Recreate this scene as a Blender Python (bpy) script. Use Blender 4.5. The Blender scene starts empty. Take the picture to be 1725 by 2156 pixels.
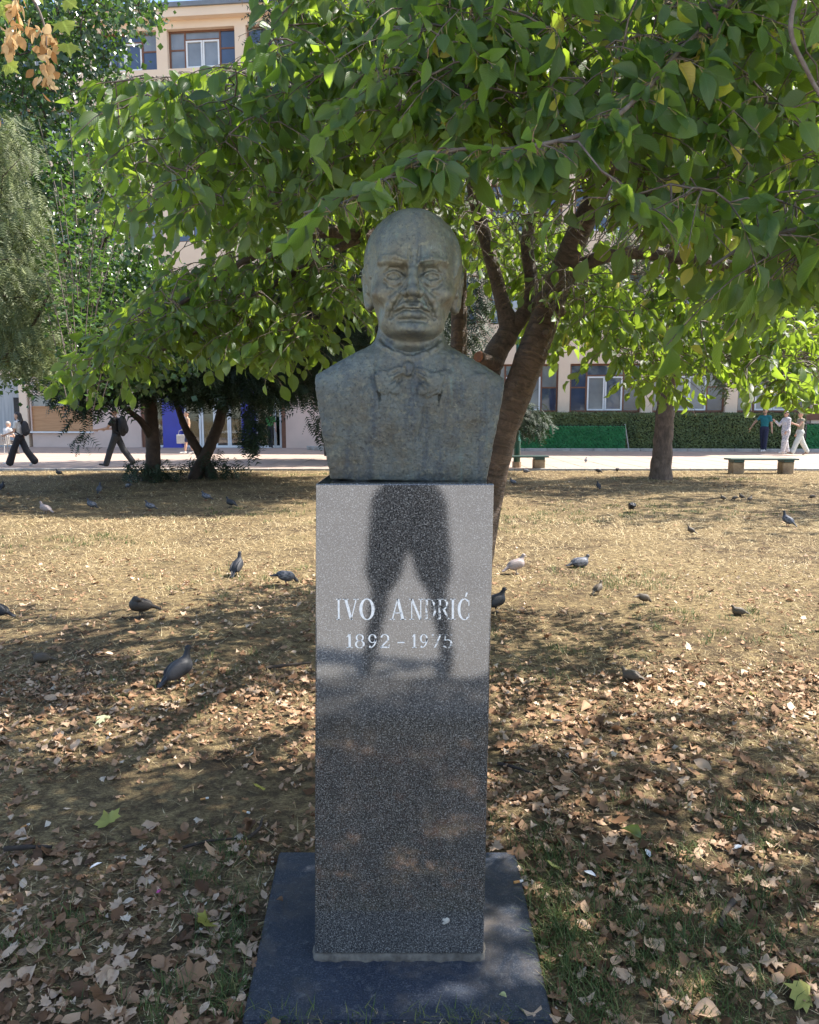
import bpy, math, random
import numpy as np
from mathutils import Vector, Matrix

random.seed(7)
rng = np.random.default_rng(7)
scene = bpy.context.scene
COL = scene.collection
R = math.radians

# ------------------------------------------------------------------ camera
CAM_H = 1.5
CAM_Y = -1.913
PITCH = R(7.1)
FPX = 1595.0                       # focal length for a 1725 x 2156 frame
cam = bpy.data.cameras.new('camera')
cam.sensor_fit = 'VERTICAL'
cam.sensor_height = 24.0
cam.lens = 24.0 * FPX / 2156.0
cam.clip_start = 0.05
cam.clip_end = 2000
camo = bpy.data.objects.new('camera', cam)
camo.location = (0, CAM_Y, CAM_H)
camo.rotation_euler = (math.pi / 2 - PITCH, 0, 0)
COL.objects.link(camo)
scene.camera = camo

# ------------------------------------------------------------------ sky, sun, exposure
SUN_EL = R(52)
SUN_AZ = R(16)                     # measured from +X towards +Y
sun_dir = Vector((math.cos(SUN_EL) * math.cos(SUN_AZ), math.cos(SUN_EL) * math.sin(SUN_AZ), math.sin(SUN_EL)))
world = bpy.data.worlds.new('World')
scene.world = world
world.use_nodes = True
wn = world.node_tree
bg = wn.nodes['Background']
sky = wn.nodes.new('ShaderNodeTexSky')
sky.sky_type = 'NISHITA'
sky.sun_disc = False
sky.sun_elevation = SUN_EL
sky.sun_rotation = math.atan2(sun_dir.x, sun_dir.y)
sky.air_density = 1.0
sky.dust_density = 1.2
sky.ozone_density = 1.0
wn.links.new(sky.outputs[0], bg.inputs[0])
bg.inputs[1].default_value = 0.15
sl = bpy.data.lights.new('sun', 'SUN')
sl.energy = 5.0
sl.angle = R(0.53)
sl.color = (1.0, 0.94, 0.85)
so = bpy.data.objects.new('sun', sl)
so.rotation_euler = sun_dir.to_track_quat('Z', 'Y').to_euler()
so.location = (20, 10, 30)
COL.objects.link(so)
scene.view_settings.view_transform = 'Standard'
scene.view_settings.look = 'None'
scene.view_settings.gamma = 1.0
scene.view_settings.use_curve_mapping = False
scene.view_settings.exposure = 1.4
scene.render.engine = 'CYCLES'
scene.cycles.use_denoising = True
scene.cycles.max_bounces = 7
scene.cycles.transparent_max_bounces = 8
scene.cycles.sample_clamp_indirect = 6.0

# ------------------------------------------------------------------ measuring helpers
CP, SP = math.cos(PITCH), math.sin(PITCH)


def ray(px, py):
    x = (px - 862.5) / FPX
    y = (1078.0 - py) / FPX
    return np.array([x, CP + y * SP, -SP + y * CP])


def at(px, py, D):
    d = ray(px, py)
    return np.array([0, CAM_Y, CAM_H]) + d * (D / d[1])


def gnd(px, py, z=0.0):
    d = ray(px, py)
    return np.array([0, CAM_Y, CAM_H]) + d * ((z - CAM_H) / d[2])


def proj(P):
    P = np.atleast_2d(P) - np.array([0, CAM_Y, CAM_H])
    dep = P[:, 1] * CP - P[:, 2] * SP
    up = P[:, 1] * SP + P[:, 2] * CP
    dep = np.where(np.abs(dep) < 1e-4, 1e-4, dep)
    return 862.5 + P[:, 0] / dep * FPX, 1078.0 - up / dep * FPX, dep


def gz(x, y):
    """gentle unevenness of the lawn"""
    x = np.asarray(x, float)
    y = np.asarray(y, float)
    z = 0.010 * np.sin(1.9 * x + 0.7) * np.sin(1.4 * y + 0.2) + 0.006 * np.sin(4.3 * x - 2.1 * y) + 0.004 * np.sin(7.7 * x + 6.1 * y + 1)
    near = np.clip((np.hypot(x, y - 0.2) - 0.55) / 0.5, 0, 1)
    far = np.clip((19.0 - y) / 3.0, 0, 1) * np.clip((y + 1.55) / 0.4, 0, 1)
    return z * near * far


# ------------------------------------------------------------------ object helpers
def tag(o, label=None, cat=None, group=None, kind=None):
    if label:
        o['label'] = label
    if cat:
        o['category'] = cat
    if group:
        o['group'] = group
    if kind:
        o['kind'] = kind
    return o


def link(o, parent=None):
    COL.objects.link(o)
    if parent is not None:
        o.parent = parent
    return o


def empty(name, loc=(0, 0, 0), rz=0.0):
    o = bpy.data.objects.new(name, None)
    o.empty_display_size = 0.1
    o.location = loc
    o.rotation_euler = (0, 0, rz)
    return link(o)


def mesh_np(name, V, F, mats, uv=None, col=None, smooth=True, fmat=None):
    """V (n,3); F (m,k) with constant k, or a list of such arrays"""
    me = bpy.data.meshes.new(name)
    Fs = F if isinstance(F, list) and isinstance(F[0], np.ndarray) else [F]
    Fs = [np.asarray(f, np.int32) for f in Fs if len(f)]
    V = np.asarray(V, np.float32)
    me.vertices.add(len(V))
    me.vertices.foreach_set('co', V.ravel())
    loops = np.concatenate([f.ravel() for f in Fs])
    counts = np.concatenate([np.full(len(f), f.shape[1], np.int32) for f in Fs])
    starts = np.concatenate([[0], np.cumsum(counts)[:-1]]).astype(np.int32)
    me.loops.add(len(loops))
    me.loops.foreach_set('vertex_index', loops)
    me.polygons.add(len(counts))
    me.polygons.foreach_set('loop_start', starts)
    if smooth:
        me.polygons.foreach_set('use_smooth', np.ones(len(counts), bool))
    for m in (mats if isinstance(mats, (list, tuple)) else [mats]):
        me.materials.append(m)
    if fmat is not None:
        me.polygons.foreach_set('material_index', np.asarray(fmat, np.int32))
    if uv is not None:
        l = me.uv_layers.new(name='UVMap')
        l.data.foreach_set('uv', np.asarray(uv, np.float32)[loops].ravel())
    if col is not None:
        a = me.attributes.new('tint', 'FLOAT', 'POINT')
        a.data.foreach_set('value', np.asarray(col, np.float32))
    me.update(calc_edges=True)
    return me


def obj(name, me, parent=None, loc=None, rot=None):
    o = bpy.data.objects.new(name, me)
    if loc is not None:
        o.location = loc
    if rot is not None:
        o.rotation_euler = rot
    return link(o, parent)


class MB:
    """collects boxes, prisms and tubes for one mesh"""

    def __init__(s):
        s.v, s.f, s.n, s.mi = [], [], 0, []

    def add(s, V, F, mi=0):
        V = [tuple(v) for v in V]
        s.v += V
        for f in F:
            s.f.append([i + s.n for i in f])
            s.mi.append(mi)
        s.n += len(V)

    def box(s, x0, x1, y0, y1, z0, z1, mi=0):
        s.add([(x0, y0, z0), (x1, y0, z0), (x1, y1, z0), (x0, y1, z0), (x0, y0, z1), (x1, y0, z1), (x1, y1, z1), (x0, y1, z1)],
              [(3, 2, 1, 0), (4, 5, 6, 7), (0, 1, 5, 4), (1, 2, 6, 5), (2, 3, 7, 6), (3, 0, 4, 7)], mi)

    def bbox(s, x0, x1, y0, y1, z0, z1, b=0.01, mi=0):
        """box with chamfered edges"""
        V, F = [], []
        def p(x, y, z):
            V.append((x, y, z))
            return len(V) - 1
        X, Y, Z = (x0, x1), (y0, y1), (z0, z1)
        idx = {}
        for i in (0, 1):
            for j in (0, 1):
                for k in (0, 1):
                    sx, sy, sz = (1 if i == 0 else -1), (1 if j == 0 else -1), (1 if k == 0 else -1)
                    idx[i, j, k, 0] = p(X[i], Y[j] + sy * b, Z[k] + sz * b)
                    idx[i, j, k, 1] = p(X[i] + sx * b, Y[j], Z[k] + sz * b)
                    idx[i, j, k, 2] = p(X[i] + sx * b, Y[j] + sy * b, Z[k])
        def q(l, flip):
            F.append(tuple(reversed(l)) if flip else tuple(l))
        for i in (0, 1):
            q([idx[i, 0, 0, 0], idx[i, 1, 0, 0], idx[i, 1, 1, 0], idx[i, 0, 1, 0]], i == 0)
            q([idx[0, i, 0, 1], idx[0, i, 1, 1], idx[1, i, 1, 1], idx[1, i, 0, 1]], i == 0)
            q([idx[0, 0, i, 2], idx[1, 0, i, 2], idx[1, 1, i, 2], idx[0, 1, i, 2]], i == 0)
        for i in (0, 1):
            for j in (0, 1):
                q([idx[i, j, 0, 0], idx[i, j, 1, 0], idx[i, j, 1, 1], idx[i, j, 0, 1]], (i + j) % 2 == 1)
                q([idx[i, 0, j, 0], idx[i, 1, j, 0], idx[i, 1, j, 2], idx[i, 0, j, 2]], (i + j) % 2 == 0)
                q([idx[0, i, j, 1], idx[1, i, j, 1], idx[1, i, j, 2], idx[0, i, j, 2]], (i + j) % 2 == 1)
                for k in (0, 1):
                    q([idx[i, j, k, 0], idx[i, j, k, 1], idx[i, j, k, 2]], (i + j + k) % 2 == 0)
        s.add(V, F, mi)

    def prism(s, pts, y0, y1, mi=0):
        """polygon of (x, z) points extruded along y; convex or simple"""
        n = len(pts)
        V = [(x, y0, z) for x, z in pts] + [(x, y1, z) for x, z in pts]
        F = [tuple(range(n)), tuple(range(2 * n - 1, n - 1, -1))]
        for i in range(n):
            j = (i + 1) % n
            F.append((j, i, n + i, n + j))
        s.add(V, F, mi)

    def tube(s, pts, rad, n=8, mi=0, cap=True):
        V, F, _ = tube_np(pts, rad, n)
        s.add(V.tolist(), F.tolist(), mi)
        if cap:
            m = len(pts)
            s.f.append([s.n - len(V) + i for i in range(n - 1, -1, -1)]); s.mi.append(mi)
            s.f.append([s.n - len(V) + (m - 1) * n + i for i in range(n)]); s.mi.append(mi)

    def mesh(s, name, mats, smooth=False):
        me = bpy.data.meshes.new(name)
        me.from_pydata(s.v, [], s.f)
        for m in (mats if isinstance(mats, (list, tuple)) else [mats]):
            me.materials.append(m)
        me.polygons.foreach_set('material_index', np.array(s.mi, np.int32))
        if smooth:
            me.polygons.foreach_set('use_smooth', np.ones(len(me.polygons), bool))
        me.update(calc_edges=True)
        return me

    def build(s, name, mats, parent=None, loc=None, rot=None, smooth=False):
        return obj(name, s.mesh(name, mats, smooth), parent, loc, rot)


def tube_np(pts, rad, n=8, wob=0.0, seed=0, closed_uv=False):
    P = np.asarray(pts, float)
    m = len(P)
    r = np.asarray(rad, float)
    if r.ndim == 0:
        r = np.full(m, float(r))
    T = np.gradient(P, axis=0)
    T /= np.linalg.norm(T, axis=1)[:, None] + 1e-9
    ref = np.array([0, 0, 1.0]) if abs(T[0][2]) < 0.9 else np.array([1.0, 0, 0])
    N = np.cross(ref, T[0]); N /= np.linalg.norm(N)
    V = np.zeros((m, n, 3))
    UV = np.zeros((m, n, 2))
    L = np.concatenate([[0], np.cumsum(np.linalg.norm(np.diff(P, axis=0), axis=1))])
    a = np.arange(n) / n * 2 * np.pi
    rs = np.random.default_rng(seed) if wob else None
    ca, sa = np.cos(a)[:, None], np.sin(a)[:, None]
    for i in range(m):
        t = T[i]
        N = N - t * (N[0] * t[0] + N[1] * t[1] + N[2] * t[2])
        N = N / (math.sqrt(N[0] * N[0] + N[1] * N[1] + N[2] * N[2]) + 1e-9)
        B = np.array([t[1] * N[2] - t[2] * N[1], t[2] * N[0] - t[0] * N[2], t[0] * N[1] - t[1] * N[0]])
        ri = (r[i] * (1 + wob * rs.normal(size=n)))[:, None] if wob else r[i]
        V[i] = P[i] + ri * (ca * N + sa * B)
    UV[:, :, 0] = np.abs(a / np.pi - 1)[None, :]
    UV[:, :, 1] = L[:, None]
    idx = np.arange(m * n).reshape(m, n)
    A = idx[:-1]; Bq = idx[1:]
    F = np.stack([A, np.roll(A, -1, 1), np.roll(Bq, -1, 1), Bq], -1).reshape(-1, 4)
    return V.reshape(-1, 3), F, UV.reshape(-1, 2)


def spline(pts, k=6):
    """Catmull-Rom through rows of pts (any number of columns)"""
    P = np.asarray(pts, float)
    Q = np.vstack([2 * P[0] - P[1], P, 2 * P[-1] - P[-2]])
    out = []
    for i in range(1, len(Q) - 2):
        for t in np.arange(k) / k:
            a, b, c, d = Q[i - 1], Q[i], Q[i + 1], Q[i + 2]
            out.append(0.5 * (2 * b + (c - a) * t + (2 * a - 5 * b + 4 * c - d) * t * t + (3 * b - a - 3 * c + d) * t ** 3))
    out.append(P[-1])
    return np.array(out)


# ------------------------------------------------------------------ materials
def newmat(name):
    m = bpy.data.materials.new(name)
    m.use_nodes = True
    nt = m.node_tree
    nt.nodes.clear()
    out = nt.nodes.new('ShaderNodeOutputMaterial')
    return m, nt, out


def nd(nt, typ, **kw):
    n = nt.nodes.new('ShaderNode' + typ)
    for k, v in kw.items():
        if hasattr(n, k):
            setattr(n, k, v)
        else:
            n.inputs[k].default_value = v
    return n


def ramp(nt, fac, stops, interp='LINEAR'):
    r = nt.nodes.new('ShaderNodeValToRGB')
    r.color_ramp.interpolation = interp
    e = r.color_ramp.elements
    while len(e) < len(stops):
        e.new(0.5)
    for i, (p, c) in enumerate(stops):
        e[i].position = p
        e[i].color = (*c, 1) if len(c) == 3 else c
    nt.links.new(fac, r.inputs[0])
    return r.outputs[0]


def mixc(nt, fac, a, b, blend='MIX'):
    m = nt.nodes.new('ShaderNodeMix')
    m.data_type = 'RGBA'
    m.blend_type = blend
    for sock, v in ((m.inputs[0], fac), (m.inputs[6], a), (m.inputs[7], b)):
        if hasattr(v, 'is_output'):
            nt.links.new(v, sock)
        elif isinstance(v, (int, float)):
            sock.default_value = v
        else:
            sock.default_value = (*v, 1)
    return m.outputs[2]


def mathn(nt, op, a, b=None):
    m = nt.nodes.new('ShaderNodeMath')
    m.operation = op
    for i, v in enumerate((a, b)):
        if v is None:
            continue
        if hasattr(v, 'is_output'):
            nt.links.new(v, m.inputs[i])
        else:
            m.inputs[i].default_value = v
    return m.outputs[0]


def coords(nt, kind='Object', scale=(1, 1, 1), rot=(0, 0, 0)):
    tc = nt.nodes.new('ShaderNodeTexCoord')
    mp = nt.nodes.new('ShaderNodeMapping')
    mp.inputs['Scale'].default_value = scale
    mp.inputs['Rotation'].default_value = rot
    nt.links.new(tc.outputs[kind], mp.inputs[0])
    return mp.outputs[0]


def noise(nt, vec, scale, detail=4, rough=0.55, dist=0.0):
    n = nt.nodes.new('ShaderNodeTexNoise')
    n.inputs['Scale'].default_value = scale
    n.inputs['Detail'].default_value = detail
    n.inputs['Roughness'].default_value = rough
    n.inputs['Distortion'].default_value = dist
    nt.links.new(vec, n.inputs['Vector'])
    return n.outputs[0]


def bumpn(nt, h, strength, dist):
    b = nt.nodes.new('ShaderNodeBump')
    b.inputs['Strength'].default_value = strength
    b.inputs['Distance'].default_value = dist
    nt.links.new(h, b.inputs['Height'])
    return b.outputs[0]


def M(name, c1, c2=None, scale=6.0, rough=0.7, metal=0.0, bump=0.0, bscale=40.0, bdist=0.01, stretch=(1, 1, 1), spec=0.5, lo=0.35, hi=0.65, coat=0.0):
    """plain procedural material: two tones mixed by noise, with a fine relief"""
    m, nt, out = newmat(name)
    p = nd(nt, 'BsdfPrincipled')
    v = coords(nt, 'Object', stretch)
    if c2 is None:
        c2 = tuple(min(1, c * 0.8) for c in c1)
    n = noise(nt, v, scale, 5, 0.6)
    nt.links.new(ramp(nt, n, [(lo, c1), (hi, c2)]), p.inputs['Base Color'])
    p.inputs['Roughness'].default_value = rough
    p.inputs['Metallic'].default_value = metal
    p.inputs['Specular IOR Level'].default_value = spec
    p.inputs['Coat Weight'].default_value = coat
    if bump:
        nt.links.new(bumpn(nt, noise(nt, v, bscale, 4), bump, bdist), p.inputs['Normal'])
    nt.links.new(p.outputs[0], out.inputs[0])
    return m


def mat_granite(name, dark, mid, light, scale, rough, ior, big=(0.85, 1.1), edges=(0.36, 0.47, 0.56, 0.70)):
    m, nt, out = newmat(name)
    p = nd(nt, 'BsdfPrincipled')
    v = coords(nt)
    n = noise(nt, v, scale, 2.5, 0.65)
    c = ramp(nt, n, [(edges[0], dark), (edges[1], mid), (edges[2], mid), (edges[3], light)])
    b = ramp(nt, noise(nt, v, 2.3, 4, 0.6), [(0.3, (big[0],) * 3), (0.7, (big[1],) * 3)])
    c = mixc(nt, 1.0, c, b, 'MULTIPLY')
    stain = ramp(nt, noise(nt, coords(nt, 'Object', (3, 3, 0.6)), 3.0, 5, 0.6), [(0.55, (0, 0, 0)), (0.75, (1, 1, 1))])
    c = mixc(nt, mathn(nt, 'MULTIPLY', stain, 0.35), c, tuple(x * 0.45 + 0.004 for x in mid))
    nt.links.new(c, p.inputs['Base Color'])
    rr = ramp(nt, noise(nt, v, 14, 5, 0.7), [(0.3, (rough * 0.75,) * 3), (0.75, (rough * 1.5,) * 3)])
    nt.links.new(rr, p.inputs['Roughness'])
    p.inputs['IOR'].default_value = ior
    nt.links.new(bumpn(nt, n, 0.03, 0.001), p.inputs['Normal'])
    nt.links.new(p.outputs[0], out.inputs[0])
    return m


def mat_leaf(name, dark, mid, lite, back, trans, tw=0.45, rough=0.42, veins=True):
    m, nt, out = newmat(name)
    at_ = nt.nodes.new('ShaderNodeAttribute'); at_.attribute_name = 'tint'
    oi = nt.nodes.new('ShaderNodeObjectInfo')
    f = mathn(nt, 'ADD', at_.outputs['Fac'], mathn(nt, 'MULTIPLY', mathn(nt, 'SUBTRACT', oi.outputs['Random'], 0.5), 0.25))
    c = ramp(nt, f, [(0.0, dark), (0.5, mid), (0.93, lite), (0.985, (0.42, 0.30, 0.05))])
    tcol = ramp(nt, f, [(0.0, tuple(x * 0.75 for x in trans)), (0.6, trans), (1.0, tuple(min(1, x * 1.25) for x in trans))])
    geo = nt.nodes.new('ShaderNodeNewGeometry')
    p = nd(nt, 'BsdfPrincipled')
    c2 = mixc(nt, mathn(nt, 'MULTIPLY', geo.outputs['Backfacing'], 0.75), c, back)
    if veins:
        tc = nt.nodes.new('ShaderNodeTexCoord')
        sx = nt.nodes.new('ShaderNodeSeparateXYZ')
        nt.links.new(tc.outputs['UV'], sx.inputs[0])
        au = mathn(nt, 'ABSOLUTE', sx.outputs[0])
        ph = mathn(nt, 'SUBTRACT', mathn(nt, 'MULTIPLY', sx.outputs[1], 11.0), mathn(nt, 'MULTIPLY', au, 3.2))
        fr = mathn(nt, 'PINGPONG', ph, 0.5)
        vein = mathn(nt, 'LESS_THAN', fr, 0.07)
        mid_v = mathn(nt, 'LESS_THAN', au, 0.05)
        vv = mathn(nt, 'MAXIMUM', mathn(nt, 'MULTIPLY', vein, 0.35), mathn(nt, 'MULTIPLY', mid_v, 0.8))
        c2 = mixc(nt, mathn(nt, 'MULTIPLY', vv, 0.45), c2, tuple(min(1, x * 2.3 + 0.02) for x in mid))
        nt.links.new(bumpn(nt, fr, 0.35, 0.004), p.inputs['Normal'])
    nt.links.new(c2, p.inputs['Base Color'])
    p.inputs['Roughness'].default_value = rough
    t = nd(nt, 'BsdfTranslucent')
    nt.links.new(tcol, t.inputs[0])
    mx = nt.nodes.new('ShaderNodeMixShader')
    mx.inputs[0].default_value = tw
    nt.links.new(p.outputs[0], mx.inputs[1])
    nt.links.new(t.outputs[0], mx.inputs[2])
    nt.links.new(mx.outputs[0], out.inputs[0])
    return m


def mat_tint(name, stops, rough=0.8, noise_amt=0.25, nscale=90, trans=0.0):
    """colour from the per-piece tint value, broken by noise"""
    m, nt, out = newmat(name)
    at_ = nt.nodes.new('ShaderNodeAttribute'); at_.attribute_name = 'tint'
    oi = nt.nodes.new('ShaderNodeObjectInfo')
    f = mathn(nt, 'ADD', at_.outputs['Fac'], mathn(nt, 'MULTIPLY', mathn(nt, 'SUBTRACT', oi.outputs['Random'], 0.5), 0.12))
    c = ramp(nt, f, stops)
    n = noise(nt, coords(nt), nscale, 4, 0.6)
    c = mixc(nt, noise_amt, c, ramp(nt, n, [(0.3, (0.25, 0.25, 0.25)), (0.7, (1, 1, 1))]), 'MULTIPLY')
    p = nd(nt, 'BsdfPrincipled')
    nt.links.new(c, p.inputs['Base Color'])
    p.inputs['Roughness'].default_value = rough
    p.inputs['Specular IOR Level'].default_value = 0.25
    if trans:
        t = nd(nt, 'BsdfTranslucent')
        nt.links.new(c, t.inputs[0])
        mx = nt.nodes.new('ShaderNodeMixShader')
        mx.inputs[0].default_value = trans
        nt.links.new(p.outputs[0], mx.inputs[1])
        nt.links.new(t.outputs[0], mx.inputs[2])
        nt.links.new(mx.outputs[0], out.inputs[0])
    else:
        nt.links.new(p.outputs[0], out.inputs[0])
    return m


def mat_bark(name, c1, c2, su, sv, bump=0.5, rings=False):
    m, nt, out = newmat(name)
    p = nd(nt, 'BsdfPrincipled')
    v = coords(nt, 'UV', (su, sv, 1))
    n = noise(nt, v, 1.0, 8, 0.72, 1.4 if rings else 0.6)
    c = ramp(nt, n, [(0.3, c1), (0.5, tuple((a + b) / 2 for a, b in zip(c1, c2))), (0.7, c2)])
    n2 = noise(nt, coords(nt), 5.0, 5, 0.6)
    c = mixc(nt, 0.6, c, ramp(nt, n2, [(0.3, (0.45, 0.42, 0.4)), (0.7, (1.2, 1.15, 1.1))]), 'MULTIPLY')
    nt.links.new(c, p.inputs['Base Color'])
    p.inputs['Roughness'].default_value = 0.75 if not rings else 0.6
    nt.links.new(bumpn(nt, n, bump, 0.03), p.inputs['Normal'])
    nt.links.new(p.outputs[0], out.inputs[0])
    return m


# ------------------------------------------------------------------ implicit surfaces for rounded bodies
class SDF:
    def __init__(s, lo, hi, h):
        s.lo, s.h = np.array(lo, float), float(h)
        s.n = np.ceil((np.array(hi) - s.lo) / h).astype(int) + 1
        s.f = np.full(s.n, 1.0, np.float32)
        s.m = np.zeros(s.n, np.uint8)
        s.ax = [(s.lo[i] + np.arange(s.n[i]) * h).astype(np.float32) for i in range(3)]

    def sub(s, lo, hi):
        sl = []
        for i in range(3):
            a = int(max(0, math.floor((lo[i] - s.lo[i]) / s.h)))
            b = int(min(s.n[i], math.ceil((hi[i] - s.lo[i]) / s.h) + 1))
            sl.append(slice(a, max(b, a)))
        sl = tuple(sl)
        return sl, s.ax[0][sl[0]][:, None, None], s.ax[1][sl[1]][None, :, None], s.ax[2][sl[2]][None, None, :]

    def put(s, sl, d, k, mat):
        f = s.f[sl]
        if mat is not None:
            s.m[sl] = np.where(d < f, mat, s.m[sl])
        if k > 0:
            hh = np.clip(0.5 + 0.5 * (f - d) / k, 0, 1)
            s.f[sl] = f + (d - f) * hh - k * hh * (1 - hh)
        else:
            s.f[sl] = np.minimum(f, d)

    def cut(s, sl, d, k, mat):
        f = s.f[sl]
        if mat is not None:
            s.m[sl] = np.where(-d > f, mat, s.m[sl])
        d = -d
        hh = np.clip(0.5 - 0.5 * (f - d) / max(k, 1e-6), 0, 1)
        s.f[sl] = f + (d - f) * hh + k * hh * (1 - hh)

    def cap(s, a, b, ra, rb=None, k=0.0, mat=0, op='put'):
        rb = ra if rb is None else rb
        a, b = np.array(a, float), np.array(b, float)
        mg = max(ra, rb) + k + 4 * s.h
        sl, X, Y, Z = s.sub(np.minimum(a, b) - mg, np.maximum(a, b) + mg)
        ab = b - a
        L = max(float(ab.dot(ab)), 1e-10)
        px, py, pz = X - a[0], Y - a[1], Z - a[2]
        t = np.clip((px * ab[0] + py * ab[1] + pz * ab[2]) / L, 0, 1)
        d = np.sqrt((px - t * ab[0]) ** 2 + (py - t * ab[1]) ** 2 + (pz - t * ab[2]) ** 2) - (ra + (rb - ra) * t)
        getattr(s, op)(sl, d.astype(np.float32), k, mat)

    def ell(s, c, r, k=0.0, mat=0, op='put', rot=None):
        """rot: Euler angles (x, y, z) in degrees"""
        c, r = np.array(c, float), np.array(r, float)
        mg = (r.max() if rot else r) + k + 4 * s.h
        sl, X, Y, Z = s.sub(c - mg, c + mg)
        x, y, z = X - c[0], Y - c[1], Z - c[2]
        if rot:
            Mt = np.array(Matrix.Rotation(R(rot[2]), 3, 'Z') @ Matrix.Rotation(R(rot[1]), 3, 'Y') @ Matrix.Rotation(R(rot[0]), 3, 'X')).T
            x, y, z = (Mt[i][0] * x + Mt[i][1] * y + Mt[i][2] * z for i in range(3))
        k0 = np.sqrt((x / r[0]) ** 2 + (y / r[1]) ** 2 + (z / r[2]) ** 2)
        k1 = np.sqrt((x / r[0] ** 2) ** 2 + (y / r[1] ** 2) ** 2 + (z / r[2] ** 2) ** 2) + 1e-6
        d = k0 * (k0 - 1) / k1
        getattr(s, op)(sl, d.astype(np.float32), k, mat)

    def line(s, pts, rad, k=0.0, mat=0, op='put'):
        n = len(pts)
        rr = rad if isinstance(rad, (list, tuple)) else [rad] * n
        for i in range(n - 1):
            s.cap(pts[i], pts[i + 1], rr[i], rr[i + 1], k, mat, op)

    def front(s, x, z):
        """y of the first surface met from -y at (x, z)"""
        i = int(round((x - s.lo[0]) / s.h)); k = int(round((z - s.lo[2]) / s.h))
        col = s.f[i, :, k]
        j = int(np.argmax(col < 0))
        if col[j] >= 0 or j == 0:
            return 0.0
        t = col[j - 1] / (col[j - 1] - col[j])
        return float(s.lo[1] + (j - 1 + t) * s.h)

    def mesh(s, name, mats, shift=(0, 0, 0)):
        f = s.f
        neg = f < 0
        nx, ny, nz = f.shape
        c = np.zeros((nx - 1, ny - 1, nz - 1), np.uint8)
        for i in (0, 1):
            for j in (0, 1):
                for k in (0, 1):
                    c += neg[i:nx - 1 + i, j:ny - 1 + j, k:nz - 1 + k]
        act = np.argwhere((c > 0) & (c < 8))
        idx = np.full(c.shape, -1, np.int32)
        idx[act[:, 0], act[:, 1], act[:, 2]] = np.arange(len(act))
        acc = np.zeros((len(act), 3)); cnt = np.zeros(len(act))
        corners = [(i, j, k) for i in (0, 1) for j in (0, 1) for k in (0, 1)]
        val = {q: f[act[:, 0] + q[0], act[:, 1] + q[1], act[:, 2] + q[2]] for q in corners}
        for q in corners:
            for ax in range(3):
                if q[ax] == 0:
                    w = list(q); w[ax] = 1; w = tuple(w)
                    va, vb = val[q], val[w]
                    cr = (va < 0) != (vb < 0)
                    t = np.where(cr, va / np.where(cr, va - vb, 1), 0)
                    p = np.array(q, float)[None, :].repeat(len(act), 0)
                    p[:, ax] += t
                    acc[cr] += p[cr]; cnt[cr] += 1
        V = s.lo + (act + acc / cnt[:, None]) * s.h + np.array(shift)
        Q = []
        for ax in range(3):
            u, v = (ax + 1) % 3, (ax + 2) % 3
            sa = [slice(None)] * 3; sb = [slice(None)] * 3
            sa[ax] = slice(0, -1); sb[ax] = slice(1, None)
            a, b = neg[tuple(sa)], neg[tuple(sb)]
            for up in (True, False):
                e = np.argwhere(a & ~b if up else ~a & b)
                if not len(e):
                    continue
                e = e[(e[:, u] > 0) & (e[:, v] > 0) & (e[:, u] < f.shape[u] - 1) & (e[:, v] < f.shape[v] - 1)]
                o = []
                for du, dv in ((-1, -1), (0, -1), (0, 0), (-1, 0)):
                    g = e.copy(); g[:, u] += du; g[:, v] += dv
                    o.append(idx[g[:, 0], g[:, 1], g[:, 2]])
                o = np.stack(o, 1)
                Q.append(o if up else o[:, ::-1])
        Q = np.concatenate(Q)
        Q = Q[(Q >= 0).all(1)]
        fm = s.m[act[Q[:, 0], 0], act[Q[:, 0], 1], act[Q[:, 0], 2]]
        return mesh_np(name, V, Q, mats, fmat=fm)

# ================================================================== the monument
m_granite = mat_granite('polished_grey_granite', (0.015, 0.0145, 0.014), (0.068, 0.065, 0.062), (0.30, 0.29, 0.275), 280, 0.032, 2.0, edges=(0.36, 0.47, 0.54, 0.68))
m_slab = mat_granite('blue_black_granite', (0.010, 0.014, 0.024), (0.026, 0.034, 0.052), (0.11, 0.125, 0.15), 230, 0.45, 1.45)
def dusty(m, col, lo, hi, scale, amt):
    nt = m.node_tree
    p = [n for n in nt.nodes if n.type == 'BSDF_PRINCIPLED'][0]
    src = p.inputs['Base Color'].links[0].from_socket
    f = ramp(nt, noise(nt, coords(nt), scale, 6, 0.7, 0.5), [(lo, (0, 0, 0)), (hi, (amt,) * 3)])
    nt.links.new(mixc(nt, f, src, col), p.inputs['Base Color'])


dusty(m_slab, (0.13, 0.105, 0.082), 0.48, 0.72, 6.0, 0.55)
dusty(m_slab, (0.20, 0.20, 0.20), 0.54, 0.72, 55.0, 0.4)
m_mortar = M('pale_mortar', (0.17, 0.15, 0.125), (0.07, 0.06, 0.05), 30, 0.9, bump=0.6, bscale=120, bdist=0.004)


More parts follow.
